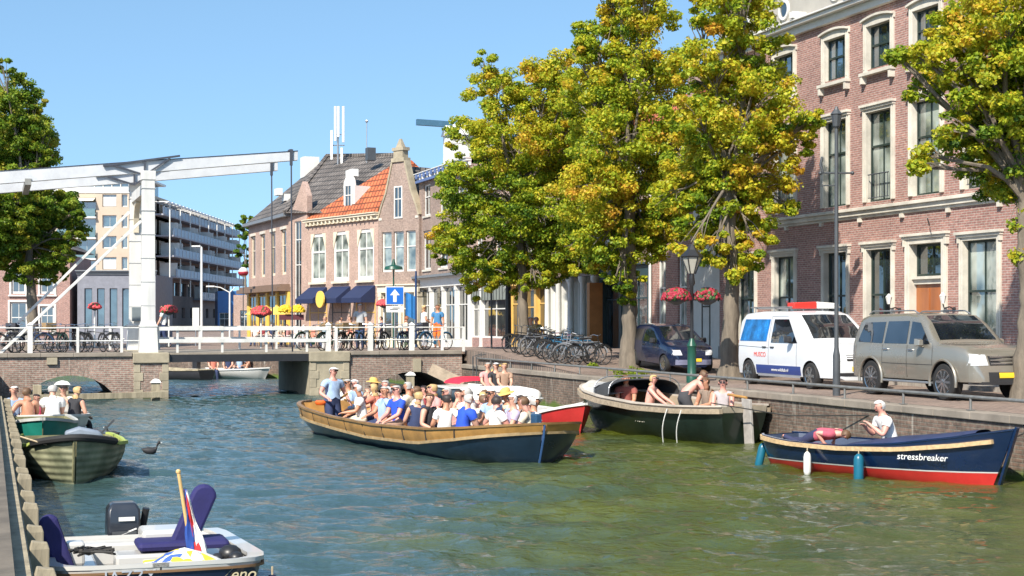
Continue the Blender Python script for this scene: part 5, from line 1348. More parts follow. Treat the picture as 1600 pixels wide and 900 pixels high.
WOODB = pm('varnished_planks', (.42, .22, .06), .45, .35, 2.2, coat=.25, streak=False, bump=.004)
NAVYH = pm('blue_black_hull', (.012, .03, .055), .3, .35, 1.2, coat=.4)
TARRED = pm('tarred_wood', (.03, .028, .025), .7, .3)
ROPE = pm('rope', (.50, .40, .26), .9, .3, 30, bump=.004)
ROPEB = pm('blue_rope', (.02, .07, .18), .8, .2)

# ---- open tour boat
P1 = Vector((.52, 29.9, 0)); hd = Vector((.49, -.872, 0)); hd.normalize()
tb, L = place('tour_boat', 'long open wooden tour boat with dark blue hull, full of passengers', 'tour boat', P1-hd*10.5, P1)
H = Hull(L, [(0, .5), (.02, .85), (.06, 1.1), (.15, 1.3), (.35, 1.42), (.7, 1.48), (.85, 1.46), (.93, 1.32), (.97, 1.0), (.99, .55), (1, .03)],
         [(0, .72), (.1, .64), (.3, .54), (.55, .50), (.8, .57), (.93, .68), (1, .76)], [(0, -.1), (.1, -.3), (.9, -.35), (.97, -.25), (1, -.05)], rake=.25, a=.55, b=1.5, srake=.25)
low = lambda q: float(np.interp(q, [0, .2, .5, .75, .9, 1], [.44, .33, .21, .26, .44, .60]))
H.band(lambda q: -.4, lambda q: low(q)-.03, transom=True).build('hull', NAVYH, tb, smooth=50)
o = H.band(low, lambda q: H.sh(q), off=.012, m=4).build('bulwark', WOODB, tb, smooth=50)
H.rail(.02, 0, .05, .06, z=low).build('rubbing_strake', pm('worn_strake', (.34, .24, .12), .7, .4, 5), tb, smooth=40)
H.rail(-.01, .02, .11, .045).build('gunwale', pm('gunwale_wood', (.25, .14, .05), .5, .3, 4, coat=.2), tb, smooth=40)
H.inner(-.12).build('lining', WOODB, tb)
for y in (-.62, .62):
    mb = MB(); mb.box(-3.9, 3.6, y-.22, y+.22, .20, .25); mb.box(-3.9, 3.6, y-.18, y-.15, -.1, .2); mb.box(-3.9, 3.6, y+.15, y+.18, -.1, .2); mb.build('bench', WOODB, tb, bevel=.01)
for k in range(9):
    mb = MB(); q = .1+k*.1; x = -L/2+q*L; mb.box(x-.02, x+.02, -H.hb(q)-.022, -H.hb(q)-.008+.0, low(q)+.03, H.sh(q)-.02) if 0 else mb.bar(H.pt(q, H.t_at(q, low(q)+.03), -1, .022), H.pt(q, 1, -1, .022), .04, .012)
    mb.build('rib', TARRED, o)
mb = MB(); mb.tube([(L/2+.05, 0, .78), (L/2+.24, 0, .74), (L/2+.2, 0, .5), (L/2+.02, 0, -.05)], .025, 6); mb.build('bow_rope', ROPEB, tb)
mb = MB(); mb.box(L/2-.2, L/2+.02, -.07, .07, .55, .95); mb.build('stem_post', pm('blue_stem', (.02, .07, .14), .5), tb, bevel=.02)
mb = MB(); mb.lathe([(.13, 0), (.17, .05), (.17, .08), (.13, .12)], 16, (-L/2+.55, -.5, .66)); mb.lathe([(.09, 0), (.2, .1), (.2, .2), (.09, .3)], 12, (-L/2+.5, -.2, .6)); mb.build('life_buoys', pm('orange_vinyl', (.75, .13, .02), .5), tb, smooth=40)
mb = MB(); mb.tube([(-L/2+.2, 0, .7), (-L/2+.9, .05, .95)], .03, 8); mb.box(-L/2-.35, -L/2-.28, -.03, .03, -.4, .6); mb.build('tiller', WOODB, tb)

# ---- dark green sloop with spray hood
sl, L = place('sloop', 'dark green sloop with beige rope strake and dark spray hood moored along the right quay', 'boat', gw(1158, 692), gw(938, 666))
G = Hull(L, [(0, .62), (.04, .85), (.15, 1.05), (.4, 1.16), (.7, 1.1), (.85, .9), (.94, .6), (.98, .32), (1, .03)], [(0, .84), (.2, .80), (.45, .80), (.7, .88), (.88, .98), (1, 1.1)],
         [(0, -.25), (.9, -.35), (1, -.1)], rake=.55, a=.6, b=1.35, srake=.15)
G.band(lambda q: -.4, lambda q: G.sh(q)-.14).build('hull', pm('dark_green_hull', (.008, .016, .012), .32, .4, 1.5, coat=.3), sl, smooth=50)
G.band(lambda q: G.sh(q)-.15, lambda q: G.sh(q), off=-.004, m=3).build('topstrake', pm('worn_topstrake', (.40, .34, .26), .7, .3, 4), sl, smooth=50)
G.rail(.05, -.10, .10, .11).build('rope_strake', pm('coir_strake', (.34, .27, .19), .9, .35, 12, bump=.01), sl, smooth=50)
G.rail(-.03, .015, .15, .035).build('gunwale', pm('worn_cream', (.50, .44, .37), .6, .25, 3), sl, smooth=40)
G.inner(.12, wall=.12).build('lining', pm('sloop_inner', (.30, .24, .17), .7, .3), sl)
G.deck(.68, .985, .03, .10).build('foredeck', pm('foredeck_cream', (.56, .52, .46), .7, .25, 3), sl, smooth=50)
mb = MB(); rings = []
for i, (x, h, w) in enumerate(((L*.485, .02, .25), (L*.45, .08, .4), (L*.39, .16, .62), (L*.335, .22, .84))):
    zz = G.sh(.5+x/L)+.05; rings.append([(x, w*math.cos(a), zz+h*math.sin(a)) for a in np.linspace(0, math.pi, 11)])
mb.loft(rings, closed=False); mb.build('deck_cover', pm('grey_canvas', (.34, .34, .34), .85, .2, 3, bump=.01), sl, smooth=50)
mb = MB(); rings = []
for (x, h, w) in ((L*.33, .02, .86), (L*.31, .24, .92), (L*.27, .34, .98), (L*.21, .40, 1.03), (L*.17, .40, 1.05), (L*.155, .38, 1.05)):
    zz = .92; rings.append([(x, w*math.copysign(abs(math.cos(a))**.55, math.cos(a)), zz+h*abs(math.sin(a))**.7) for a in np.linspace(.0, math.pi, 15)])
mb.loft(rings, closed=False); mb.build('spray_hood', pm('black_canvas', (.035, .037, .04), .85, .25, 4, bump=.01), sl, smooth=50)
for x in (L*.155, L*.27):
    mb = MB(); mb.tube([(x-.02, 1.07*math.copysign(abs(math.cos(a))**.55, math.cos(a)), .97+.42*abs(math.sin(a))**.7) for a in np.linspace(0, math.pi, 15)], .016, 6); mb.build('hood_bow', STEEL, sl)
mb = MB(); mb.prism([(-L/2-.05, 1.02), (-L/2-.36, 1.0), (-L/2-.5, -.45), (-L/2-.2, -.45), (-L/2-.12, .5)], -.035, .035); ru = mb.build('rudder', pm('rudder_grey', (.36, .33, .30), .75, .3, 4), sl, bevel=.01)
mb = MB(); mb.tube([(-L/2-.2, 0, 1.04), (-L/2+.5, 0, 1.08)], .03, 8); mb.build('tiller', WOODB, ru)
mb = MB(); mb.box(-L/2+.7, -.25, -.80, -.55, .45, .5); mb.box(-L/2+.7, -.25, .55, .80, .45, .5); mb.box(-L/2+.25, -L/2+.7, -.55, .55, .45, .5); mb.build('bench', WOODB, sl)
mb = MB(); mb.box(-1.0, -.4, -.3, .3, .12, .72); mb.build('engine_box', pm('box_grey', (.2, .2, .19), .6), sl, bevel=.02)
for px, ds in ((-.95, 0), (.2, 1)):
    mb = MB(); x0 = -L/2+1.1+px*.5; y = G.hb(.25)+.09
    pts = [(x0+.02*k, y+.03+.07*math.sin(k/8*math.pi), .75-.1*k) for k in range(9)]; mb.tube(pts, .012, 5); mb.build('mooring_line', WHITE, sl)
text('lettering', 'Noor', .2, pm('faded_gold', (.45, .42, .34), .6), sl, (-.5, G.hb(.42)-.10, .42), (R(80), 0, R(180)), .003, shear=.2)
# ---- blue boat with a red bottom
st_, L = place('motor_launch', 'dark blue launch with red bottom and tan rope strake moored below the silver car', 'boat', gw(1222, 724), gw(1553, 757))
B = Hull(L, [(0, .45), (.03, .62), (.12, .78), (.35, .92), (.6, .92), (.8, .72), (.92, .40), (.98, .13), (1, .015)], [(0, .58), (.2, .52), (.45, .52), (.7, .64), (.88, .80), (1, .95)],
         [(0, -.25), (.9, -.3), (1, -.2)], rake=.42, a=.7, b=1.3, srake=.1)
zr = lambda q: .145+.05*q
B.band(lambda q: -.35, zr).build('hull_bottom', pm('red_antifouling', (.62, .035, .03), .4, .15, coat=.2), st_, smooth=50)
B.band(zr, lambda q: zr(q)+.022, off=.003, m=1).build('boot_stripe', WHITE, st_, smooth=50)
BLH = pm('royal_blue_hull', (.004, .016, .055), .2, .12, 1.5, coat=.8)
B.band(lambda q: zr(q)+.022, lambda q: B.sh(q)).build('hull', BLH, st_, smooth=50)
B.rail(.03, 0, .075, .075, z=lambda q: B.sh(q)-.03-.14*max(0, q-.45)/.55, q1=.975).build('rope_strake', pm('tan_rope', (.55, .38, .20), .85, .35, 14, bump=.012), st_, smooth=50)
B.rail(-.02, .012, .07, .03).build('gunwale', BLH, st_, smooth=40)
B.inner(.08, wall=.09).build('lining', pm('launch_inner', (.05, .07, .12), .6, .3), st_)
mb = MB(); mb.loft([[(x, w*math.cos(a), B.sh(.5+x/L)-.02+h*math.sin(a)) for a in np.linspace(0, math.pi, 9)] for x, w, h in ((-.2, .84, .09), (.5, .82, .14), (1.3, .62, .12), (2.2, .22, .05))], closed=False); mb.build('canvas_cover', pm('navy_canvas', (.02, .03, .08), .8, .3, 4, bump=.01), st_, smooth=50)
mb = MB(); mb.box(-L/2+.7, L*.05, -.58, -.40, .32, .37); mb.box(-L/2+.7, -.6, .40, .58, .32, .37); mb.build('bench', WOODB, st_)
mb = MB(); mb.bar((L/2+.02, 0, -.3), (L/2+.46, 0, 1.0), .05, .09, up=(0, 1, 0)); mb.build('stem', BLH, st_, bevel=.01)
xq = .80; p = B.pt(xq, B.t_at(xq, .48), -1)
dd = Vector(B.pt(.88, B.t_at(.88, .5), -1))-Vector(B.pt(.72, B.t_at(.72, .5), -1)); dd.z = 0
text('lettering', 'stressbreaker', .16, WHITE, st_, (p[0]-.05, p[1]-.045, .435), (R(80), 0, math.atan2(dd.y, dd.x)), .004, shear=.1)
def fender(loc, h, r, col, label, tilt=0.0):
    t = thing('boat_fender', label, 'fender', loc, 0, 'fenders hung over the boats'); t.rotation_euler = (0, tilt, 0)
    mb = MB(); mb.lathe([(r*.3, -h/2-.04), (r*.8, -h/2), (r, -h/2+.06), (r, h/2-.06), (r*.8, h/2), (r*.3, h/2+.04)], 14); mb.build('float', col, t, smooth=50)
    mb = MB(); mb.tube([(0, 0, h/2), (.0, .0, h/2+.12)], .01, 5); mb.build('line', ROPE, t)
TEAL = pm('teal_vinyl', (.01, .12, .19), .35, .15)
def offb(t, p): return t.matrix_basis @ Vector(p) if 0 else (Matrix.Translation(t.location) @ Matrix.Rotation(t.rotation_euler.z, 4, 'Z')) @ Vector(p)
fender(offb(st_, (-L/2-.08, -.52, .16)), .45, .08, TEAL, 'teal fender at the stern of the launch with the red bottom', R(12))
fender(offb(st_, (-L/2+1.55, -1.02, .16)), .38, .07, pm('white_vinyl', (.72, .70, .66), .4), 'white fender on the side of the launch with the red bottom')
fender(offb(st_, (-L/2+2.75, -1.03, .12)), .55, .09, TEAL, 'large teal fender amidships on the launch with the red bottom')
fender(offb(sl, (2.35, .95, .35)), .5, .1, DKGREY, 'dark grey fender hanging under the bow of the green sloop', R(20))
mb = MB(); a_ = offb(st_, (L/2+.35, 0, .8)); b2 = UV(22.0, 17.1, ST+.05); mb.tube([a_, a_.lerp(b2, .5)+Vector((0, 0, -.12)), b2], .012, 5)
o = mb.build('mooring_rope', TARRED, None); tag(o, 'dark rope from the blue bow up to the right quay', 'rope')
mb = MB(); a_ = offb(sl, (-2.6, .5, .9)); b2 = UV(27.0, 17.1, ST-.25); mb.tube([a_, a_.lerp(b2, .5)+Vector((0, 0, -.15)), b2], .014, 5)
o = mb.build('mooring_rope', TARRED, None); tag(o, 'dark rope from the stern of the green sloop along the quay wall', 'rope')

# ---- white dinghy with navy cushions in the left foreground
GEL = pm('white_gelcoat', (.55, .54, .51), .3, .06, 1.5, coat=.5)
NAVYC = pm('navy_cushion', (.018, .016, .10), .75, .2, 6, bump=.004)
DU, DV = 16.4, 1.52
jz = thing('dinghy', 'white motor dinghy with navy cushions and dark blue hull in the left foreground', 'boat', UV(DU, DV, 0), A_FAC)
# local +x towards the viewer; the blunt bow faces the camera
L = 2.9
J = Hull(L, [(0, .92), (.1, .98), (.5, 1.04), (.8, 1.04), (.92, .98), (.97, .86), (.992, .6), (1, .004)], [(0, .40), (.5, .42), (.8, .46), (1, .50)], [(0, -.2), (.9, -.25), (1, -.05)], rake=.12, a=.45, b=1.6)
J.band(lambda q: -.3, lambda q: J.sh(q)-.045).build('hull', pm('dinghy_blue', (.012, .022, .055), .3, .2, coat=.6), jz, smooth=50)
J.band(lambda q: J.sh(q)-.045, lambda q: J.sh(q), off=.004, m=2).build('topstrake', GEL, jz, smooth=50)
J.rail(.015, -.05, .04, .025).build('rubbing_strake', pm('brown_strake', (.20, .11, .05), .6), jz, smooth=40)
J.rail(-.05, .01, .16, .04).build('gunwale', GEL, jz, smooth=40)
J.inner(.10, wall=.16, q1=.95).build('liner', GEL, jz)
MB().box(-1.0, 1.0, -.42, .42, .105, .125).build('floor_mat', pm('floor_grey', (.20, .20, .20), .9, .3, 8), jz)
J.deck(.95, .985, .0, .02).build('foredeck', GEL, jz, smooth=50)
for o in KIDS[jz.name]: o.location.x = .3
def rbox(x0, x1, y0, y1, z0, z1, nm, m, bev=.03): mb = MB(); mb.box(x0, x1, y0, y1, z0, z1); return mb.build(nm, m, jz, bevel=bev)
rbox(-.72, .75, -.84, -.48, .11, .34, 'side_locker', GEL); rbox(-.72, .6, .5, .84, .11, .35, 'side_locker', GEL); rbox(.98, 1.42, -.8, .8, .11, .36, 'bow_seat', GEL); rbox(.55, .75, -.8, -.62, .36, .60, 'seat_back', GEL)
rbox(-1.08, -.75, -.82, .82, .11, .36, 'stern_locker', GEL); rbox(.05, .45, -.30, .46, .11, .40, 'centre_seat', GEL)
mb = MB(); mb.box(-.5, .0, .0, .52, .12, .58); mb.build('helm_seat', GEL, jz, bevel=.04)
mb = MB(); mb.box(-.1, .42, -.08, .86, .42, .51); mb.build('cushion', NAVYC, jz, bevel=.05)
def slab(c, ln, w, th, tilt_x, tilt_y, nm='cushion'):
    mb = MB(); n = 16; pts = []
    for i in range(n): 
        a = 2*math.pi*i/n; pts.append((w/2*math.cos(a), (ln/2-w/2)*(1 if math.sin(a) > 0 else -1)+w/2*math.sin(a)))
    mb.prism(pts, -th/2, th/2); o = mb.build(nm, NAVYC, jz, bevel=.03); o.location = c; o.rotation_euler = (0, 0, 0)
    o.rotation_euler = (tilt_x, tilt_y, R(90)); return o
slab((.2, .50, .70), .8, .26, .13, 0, R(25)); slab((.75, -.88, .54), .72, .2, .12, 0, R(-18))
# outboard at the stern
mb = MB(); mb.loft([[(-1.78-.0, -.52, .62), (-1.78, -.18, .62), (-1.42, -.18, .62), (-1.42, -.52, .62)], [(-1.82, -.56, .72), (-1.82, -.14, .72), (-1.36, -.14, .72), (-1.36, -.56, .72)], [(-1.82, -.55, 1.05), (-1.82, -.15, 1.05), (-1.38, -.15, 1.05), (-1.38, -.55, 1.05)], [(-1.74, -.50, 1.14), (-1.74, -.20, 1.14), (-1.45, -.20, 1.14), (-1.45, -.50, 1.14)]])
ob = mb.build('outboard_motor', pm('outboard_black', (.025, .03, .04), .3, .2, coat=.4), jz, bevel=.03, smooth=50); ob.scale = (.88, .88, .88); ob.location = (.06, .22, -.26)
mb = MB(); mb.box(-1.7, -1.45, -.42, -.28, -.6, .62); mb.box(-1.8, -1.3, -.5, -.2, .5, .6); mb.box(-1.4, -1.33, -.5, -.2, .74, .79); mb.build('motor_leg', DKGREY, ob)
mb = MB(); mb.tube([(-1.45, -.12, .75), (-1.2, .1, .72), (-1.1, .22, .72)], .03, 8); mb.tube([(-1.15, .22, .66), (-1.12, .24, .84)], .04, 8); mb.tube([(-1.6, -.1, .8), (-1.55, -.06, 1.05)], .045, 8); mb.build('tiller_handle', BLACK, ob)
mb = MB(); mb.tube([(-1.34, -.52, .7), (-1.34, -.2, .82)], .012, 5); mb.box(-1.358, -1.345, -.42, -.22, .92, .97); mb.build('starter_cord', WHITE, ob)
# flag of three stripes furled on a leaning staff
fs = thing('flag', 'furled red-white-blue flag on a leaning wooden staff in the white dinghy', 'flag', offb(jz, (1.15, .34, .38)), A_FAC); fs.scale = (.8, .8, .82)
mb = MB(); mb.tube([(0, .06, 0), (0, -.12, 1.12)], .022, 8); mb.ball((0, -.122, 1.13), .032, 8); mb.build('staff', pm('staff_wood', (.62, .40, .16), .5, .2), fs)
for k, (cl, nm) in enumerate((((.6, .03, .03), 'red'), ((.78, .77, .74), 'white'), ((.02, .07, .32), 'blue'))):
    mb = MB(); rings = []
    for i in range(12):
        f = i/11; z = .92-.86*f; w = .02+.10*f+.03*math.sin(f*9+k); y0 = -.12+.17*(1-z/1.12)+.01
        off = (.0, .045, -.05)[k]*f*1.4
        rings.append([(math.cos(a)*w*.42+.02*math.sin(3*a+i*.6), y0+.04+off*1.2+.035*f+math.sin(a)*w*.5, z) for a in np.linspace(0, 2*math.pi, 11)[:-1]])
    mb.loft(rings); mb.build('cloth', pm('flag_'+nm, cl, .8, .12, 5), fs, smooth=60)
mb = MB(); random.seed(4)
for (x, y, z, r) in ((1.15, .75, .47, .12), (1.35, .78, .46, .08), (1.2, .62, .44, .07)): mb.ball((x, y, z), r, 10, sz=(1, 1, .8))
o = mb.build('bag', BLACK, None, smooth=60); o.location = jz.location; o.rotation_euler = jz.rotation_euler; tag(o, 'black bundle lying on the right front corner of the white dinghy', 'bag')
mb = MB(); mb.loft([[(1.35, .14, .42), (1.42, .14, .42), (1.42, .2, .42), (1.35, .2, .42)], [(1.25, .4, .6), (1.36, .5, .62), (1.4, .56, .4), (1.3, .2, .42)]])
rnd = random.Random(2); mb = MB(); pts = []
for i in range(9):
    for j in range(7): pts.append((1.15+.5*j/6+rnd.uniform(-.03, .03), -.1+.75*i/8, .44+.16*math.exp(-((i-4)/2.5)**2-((j-3)/2.2)**2)+rnd.uniform(-.02, .02)))
mb.add(pts, [(i*7+j, i*7+j+1, (i+1)*7+j+1, (i+1)*7+j) for i in range(8) for j in range(6)])
m, n, l, b = _new('patterned_cloth'); tc = n.new('ShaderNodeTexCoord'); vo = n.new('ShaderNodeTexVoronoi'); vo.inputs['Scale'].default_value = 9; l.new(tc.outputs['Object'], vo.inputs[0]); cr = n.new('ShaderNodeValToRGB'); cr.color_ramp.interpolation = 'CONSTANT'
for i, (p_, c_) in enumerate(((0, (.75, .74, .70)), (.5, (.8, .62, .05)), (.62, (.75, .74, .7)), (.75, (.05, .12, .4)), (.85, (.75, .74, .7)))):
    e = cr.color_ramp.elements[i] if i < 2 else cr.color_ramp.elements.new(p_); e.position = p_; e.color = col4(c_)
l.new(vo.outputs['Color'], cr.inputs[0]); l.new(cr.outputs[0], b.inputs['Base Color']); b.inputs['Roughness'].default_value = .9
o = mb.build('towel', m, None, smooth=True); o.location = jz.location; o.rotation_euler = jz.rotation_euler; o.modifiers.new('s', 'SOLIDIFY').thickness = .012; tag(o, 'white towel with yellow and blue print on the foredeck of the dinghy', 'towel')
rnd = random.Random(6); mb = MB(); pts = [(1.0+rnd.uniform(-.2, .2), -.6+rnd.uniform(-.18, .25), .52+rnd.uniform(0, .05)) for _ in range(40)]; mb.tube(pts, .012, 5)
o = mb.build('rope_heap', TARRED, None); o.location = jz.location; o.rotation_euler = jz.rotation_euler; tag(o, 'tangle of dark rope in the left corner of the dinghy', 'rope')
text('lettering', 'JAZZY', .17, pm('name_grey', (.42, .45, .5), .5), jz, (1.86, -.28, .405), (R(90), 0, R(90)), .004, wide=1.0)
text('lettering', 'Zeno', .16, pm('gold_letters', (.55, .48, .3), .5), jz, (1.80, .72, .37), (R(90), 0, R(90)), .004, shear=.3)
fender(offb(jz, (1.55, 1.10, .12)), .3, .09, pm('navy_vinyl', (.01, .015, .04), .5), 'dark fender at the right front corner of the white dinghy')
fender(offb(jz, (1.3, -1.15, .35)), .5, .09, pm('blue_vinyl', (.01, .03, .12), .5), 'blue fender between the white dinghy and the quay posts')

# ---- small boats behind it on the left
def small_boat(name, label, u, v, L, hbm, shm, mats, face=A_FAC, bowtop=None, a=.8, b=1.1, rake=.3):
    t = thing(name, label, 'boat', UV(u, v, 0), face)
    S = Hull(L, [(0, hbm*.8), (.05, hbm*.88), (.3, hbm), (.65, hbm*.97), (.85, hbm*.7), (.95, hbm*.36), (1, .01)], [(0, shm*.92), (.4, shm*.86), (.8, shm), (1, bowtop or shm*1.15)], [(0, -.15), (.9, -.2), (1, -.05)], rake=rake, a=a, b=b)
    S.band(lambda q: -.25, lambda q: S.sh(q)-.03).build('hull', mats[0], t, smooth=50)
    S.rail(.01, 0, .06, .06).build('gunwale', mats[1], t, smooth=40)
    S.inner(.12, wall=.06).build('lining', mats[2], t)
    for x in (-L*.25, L*.08):
        mb = MB(); h_ = S.hb(.5+x/L)-.07; mb.box(x-.12, x+.12, -h_, h_, shm*.62, shm*.62+.03); mb.build('thwart', mats[2], t)
    return t, S
m, n, l, b = _new('olive_planked_hull')
tc = n.new('ShaderNodeTexCoord'); sx = n.new('ShaderNodeSeparateXYZ'); l.new(tc.outputs['Object'], sx.inputs[0])
wv = n.new('ShaderNodeTexWave'); wv.bands_direction = 'Z'; wv.inputs['Scale'].default_value = 2.6; wv.inputs['Distortion'].default_value = .3; l.new(tc.outputs['Object'], wv.inputs[0])
nz = n.new('ShaderNodeTexNoise'); nz.inputs['Scale'].default_value = 3; nz.inputs['Detail'].default_value = 7; l.new(tc.outputs['Object'], nz.inputs[0])
cr = n.new('ShaderNodeValToRGB'); cr.color_ramp.elements[0].position = .3; cr.color_ramp.elements[0].color = (.11, .12, .07, 1); cr.color_ramp.elements[1].position = .7; cr.color_ramp.elements[1].color = (.33, .33, .21, 1); l.new(nz.outputs[0], cr.inputs[0])
l.new(cr.outputs[0], b.inputs['Base Color']); b.inputs['Roughness'].default_value = .6
bp = n.new('ShaderNodeBump'); bp.inputs['Distance'].default_value = .012; l.new(wv.outputs[0], bp.inputs['Height']); l.new(bp.outputs[0], b.inputs['Normal']); OLIVE = m
rb, S = small_boat('rowing_boat', 'worn olive green rowing boat with pointed bow behind the white dinghy', 29.0, 1.40, 3.8, .98, .62, (OLIVE, pm('lime_rail', (.42, .50, .12), .6, .2), TIMBER_W), b=1.0, a=.95, bowtop=.80, rake=.2)
mb = MB(); pts = []
for s in (-1, 1):
    for k in range(6): pass
Lb = 3.8; mb.tube([S.pt(q, 1, s, .04) for s, q in ((-1, .86), (-1, .92), (-1, .97), (-1, .995))]+[S.pt(q, 1, 1, .04) for q in (.995, .97, .92, .86)], .065, 8); mb.build('bow_fender', RUBBER, rb, smooth=True)
mb = MB(); mb.tube([S.pt(1, 1, -1, .02), S.pt(.999, .3, -1, .03)], .025, 6); mb.build('stem', TIMBER_W, rb)
mb = MB(); a_ = S.pt(.93, .95, -1, .05); mb.tube([a_, (1.2, -1.25, .9)], .014, 5); mb.build('mooring_line', ROPE, rb)
tb2, S = small_boat('green_boat', 'teal green wooden boat between the olive rowing boat and the white boat', 33.6, 1.0, 3.8, .78, .72, (pm('teal_paint', (.015, .20, .15), .45, .25, 3), pm('greywash', (.45, .45, .42), .7, .2), TIMBER_W), bowtop=.85)
mb = MB(); mb.box(1.2, 1.75, -.35, .35, .74, .8); mb.build('bow_mat', DKGREY, tb2)
t = thing('outboard_motor', 'tilted outboard motor under a grey cover between the small boats on the left', 'outboard motor', at(132, 683, 29.2), A_FAC+R(90))
mb = MB(); mb.loft([[(-.36, -.16, -.1), (-.36, .16, -.1), (-.36, .14, .12), (-.36, -.14, .12)], [(-.1, -.2, -.16), (-.1, .2, -.16), (-.1, .18, .2), (-.1, -.18, .2)], [(.25, -.18, -.16), (.25, .18, -.16), (.25, .15, .12), (.25, -.15, .12)], [(.36, -.1, -.12), (.36, .1, -.12), (.36, .1, .02), (.36, -.1, .02)]])
mb.build('cover', pm('pvc_grey_blue', (.22, .26, .32), .6, .25, 3), t, bevel=.04, smooth=60)
mb = MB(); mb.bar((.2, 0, -.05), (.55, 0, .32), .05, .04); mb.bar((.3, 0, -.1), (.5, 0, -.3), .1, .14); mb.box(-.4, -.1, -.05, .05, -.5, -.1); mb.build('bracket', DKGREY, t)
wb, S = small_boat('white_boat', 'white open boat with sitting people, farthest of the boats at the left quay', 38.6, 1.32, 4.2, .98, .55, (GEL, WHITE, GEL), a=.5, b=1.5, bowtop=.62)
mb = MB(); mb.box(-1.75, -1.65, -.6, .6, .45, .75); mb.build('backrest', GEL, wb, bevel=.03)
# ---- boats beyond the tour boat
RED = pm('red_hull', (.50, .03, .03), .35, .15, coat=.3)
rd_, S = small_boat('red_boat', 'red hulled boat with pale deck behind the white covered launch', 37.4, 13.5, 5.0, .85, .5, (RED, WHITE, GEL), face=A_FAC+R(6), bowtop=.75, b=1.3)
S.deck(.5, .985, .0, .08).build('foredeck', pm('deck_pale', (.5, .47, .44), .6, .2), rd_, smooth=50)
cw, S = small_boat('covered_launch', 'launch under a rounded white canvas cover behind the tour boat', 43.4, 14.6, 3.6, .95, .42, (pm('launch_dark', (.04, .05, .06), .5), WHITE, GEL), face=A_FAC+R(2), b=1.4)
mb = MB(); mb.loft([[(x, w*math.copysign(abs(math.cos(a))**.5, math.cos(a)), .42+h*abs(math.sin(a))**.6) for a in np.linspace(0, math.pi, 13)] for x, w, h in ((-1.6, .8, .15), (-1.5, .88, .34), (0, .92, .40), (1.2, .8, .38), (1.45, .62, .16))], closed=False)
mb.build('canvas_cover', pm('white_canvas', (.78, .75, .70), .8, .08, 2), cw, smooth=60)
rc, S = small_boat('visitor_boat', 'dark boat with a bright red cover and people, under the right bridge arch', 49.8, 15.9, 4.4, .9, .55, (pm('boat_grey_blue', (.12, .16, .2), .5), WHITE, GEL), face=A_FAC+R(10))
mb = MB(); mb.loft([[(x, w*math.cos(a), .62+h*math.sin(a)) for a in np.linspace(0, math.pi, 9)] for x, w, h in ((-1.3, .7, .1), (-1.1, .8, .22), (-.2, .8, .24), (0, .75, .1))], closed=False); mb.build('canvas_cover', pm('red_canvas', (.65, .02, .05), .7, .1), rc, smooth=60)
fbt = at(360, 590, 74); sb, S = small_boat('small_motorboat', 'little white motorboat with four people seen through the bridge opening', *toUV(fbt), 4.2, .85, .45, (GEL, WHITE, GEL), face=R(-28), b=1.3)
mb = MB(); mb.box(-2.25, -1.95, -.15, .15, .2, .8); mb.build('outboard_motor', BLACK, sb, bevel=.03)
fb2 = at(278, 584, 72.5); small_boat('moored_boat', 'empty dark boat against the far wall under the bridge deck', *toUV(fb2), 3.6, .7, .5, (pm('boat_black', (.03, .03, .035), .5), TIMBER, TIMBER), face=R(150))
# coots
def coot(px, py, rz, label):
    Y = EYE*F/(py-500); t = thing('coot', label, 'bird', ((px-800)*Y/F, Y, 0.0), rz, 'coots on the water')
    mb = MB(); rings = []
    for x, w, z0, z1 in ((-.19, .01, .09, .10), (-.14, .05, .02, .11), (-.05, .085, -.03, .13), (.05, .08, -.03, .12), (.11, .05, .0, .13), (.135, .035, .07, .20), (.15, .035, .14, .24), (.175, .035, .19, .26), (.205, .022, .20, .25)):
        rings.append([(x, w*math.cos(a), (z0+z1)/2+(z1-z0)/2*math.sin(a)) for a in np.linspace(0, 2*math.pi, 9)[:-1]])
    mb.loft(rings); mb.build('body', pm('coot_feathers', (.02, .02, .022), .7, .3), t, smooth=60)
    mb = MB(); mb.loft([[(.2, -.012, .215), (.2, .012, .215), (.2, .012, .24), (.2, -.012, .24)], [(.245, -.003, .212), (.245, .003, .212), (.245, .003, .22), (.245, -.003, .22)]]); mb.build('bill', WHITE, t)
coot(235, 708, R(10), 'black coot swimming between the rowing boat and the tour boat')
coot(176, 682, R(170), 'black coot farther off, just right of the grey covered motor')
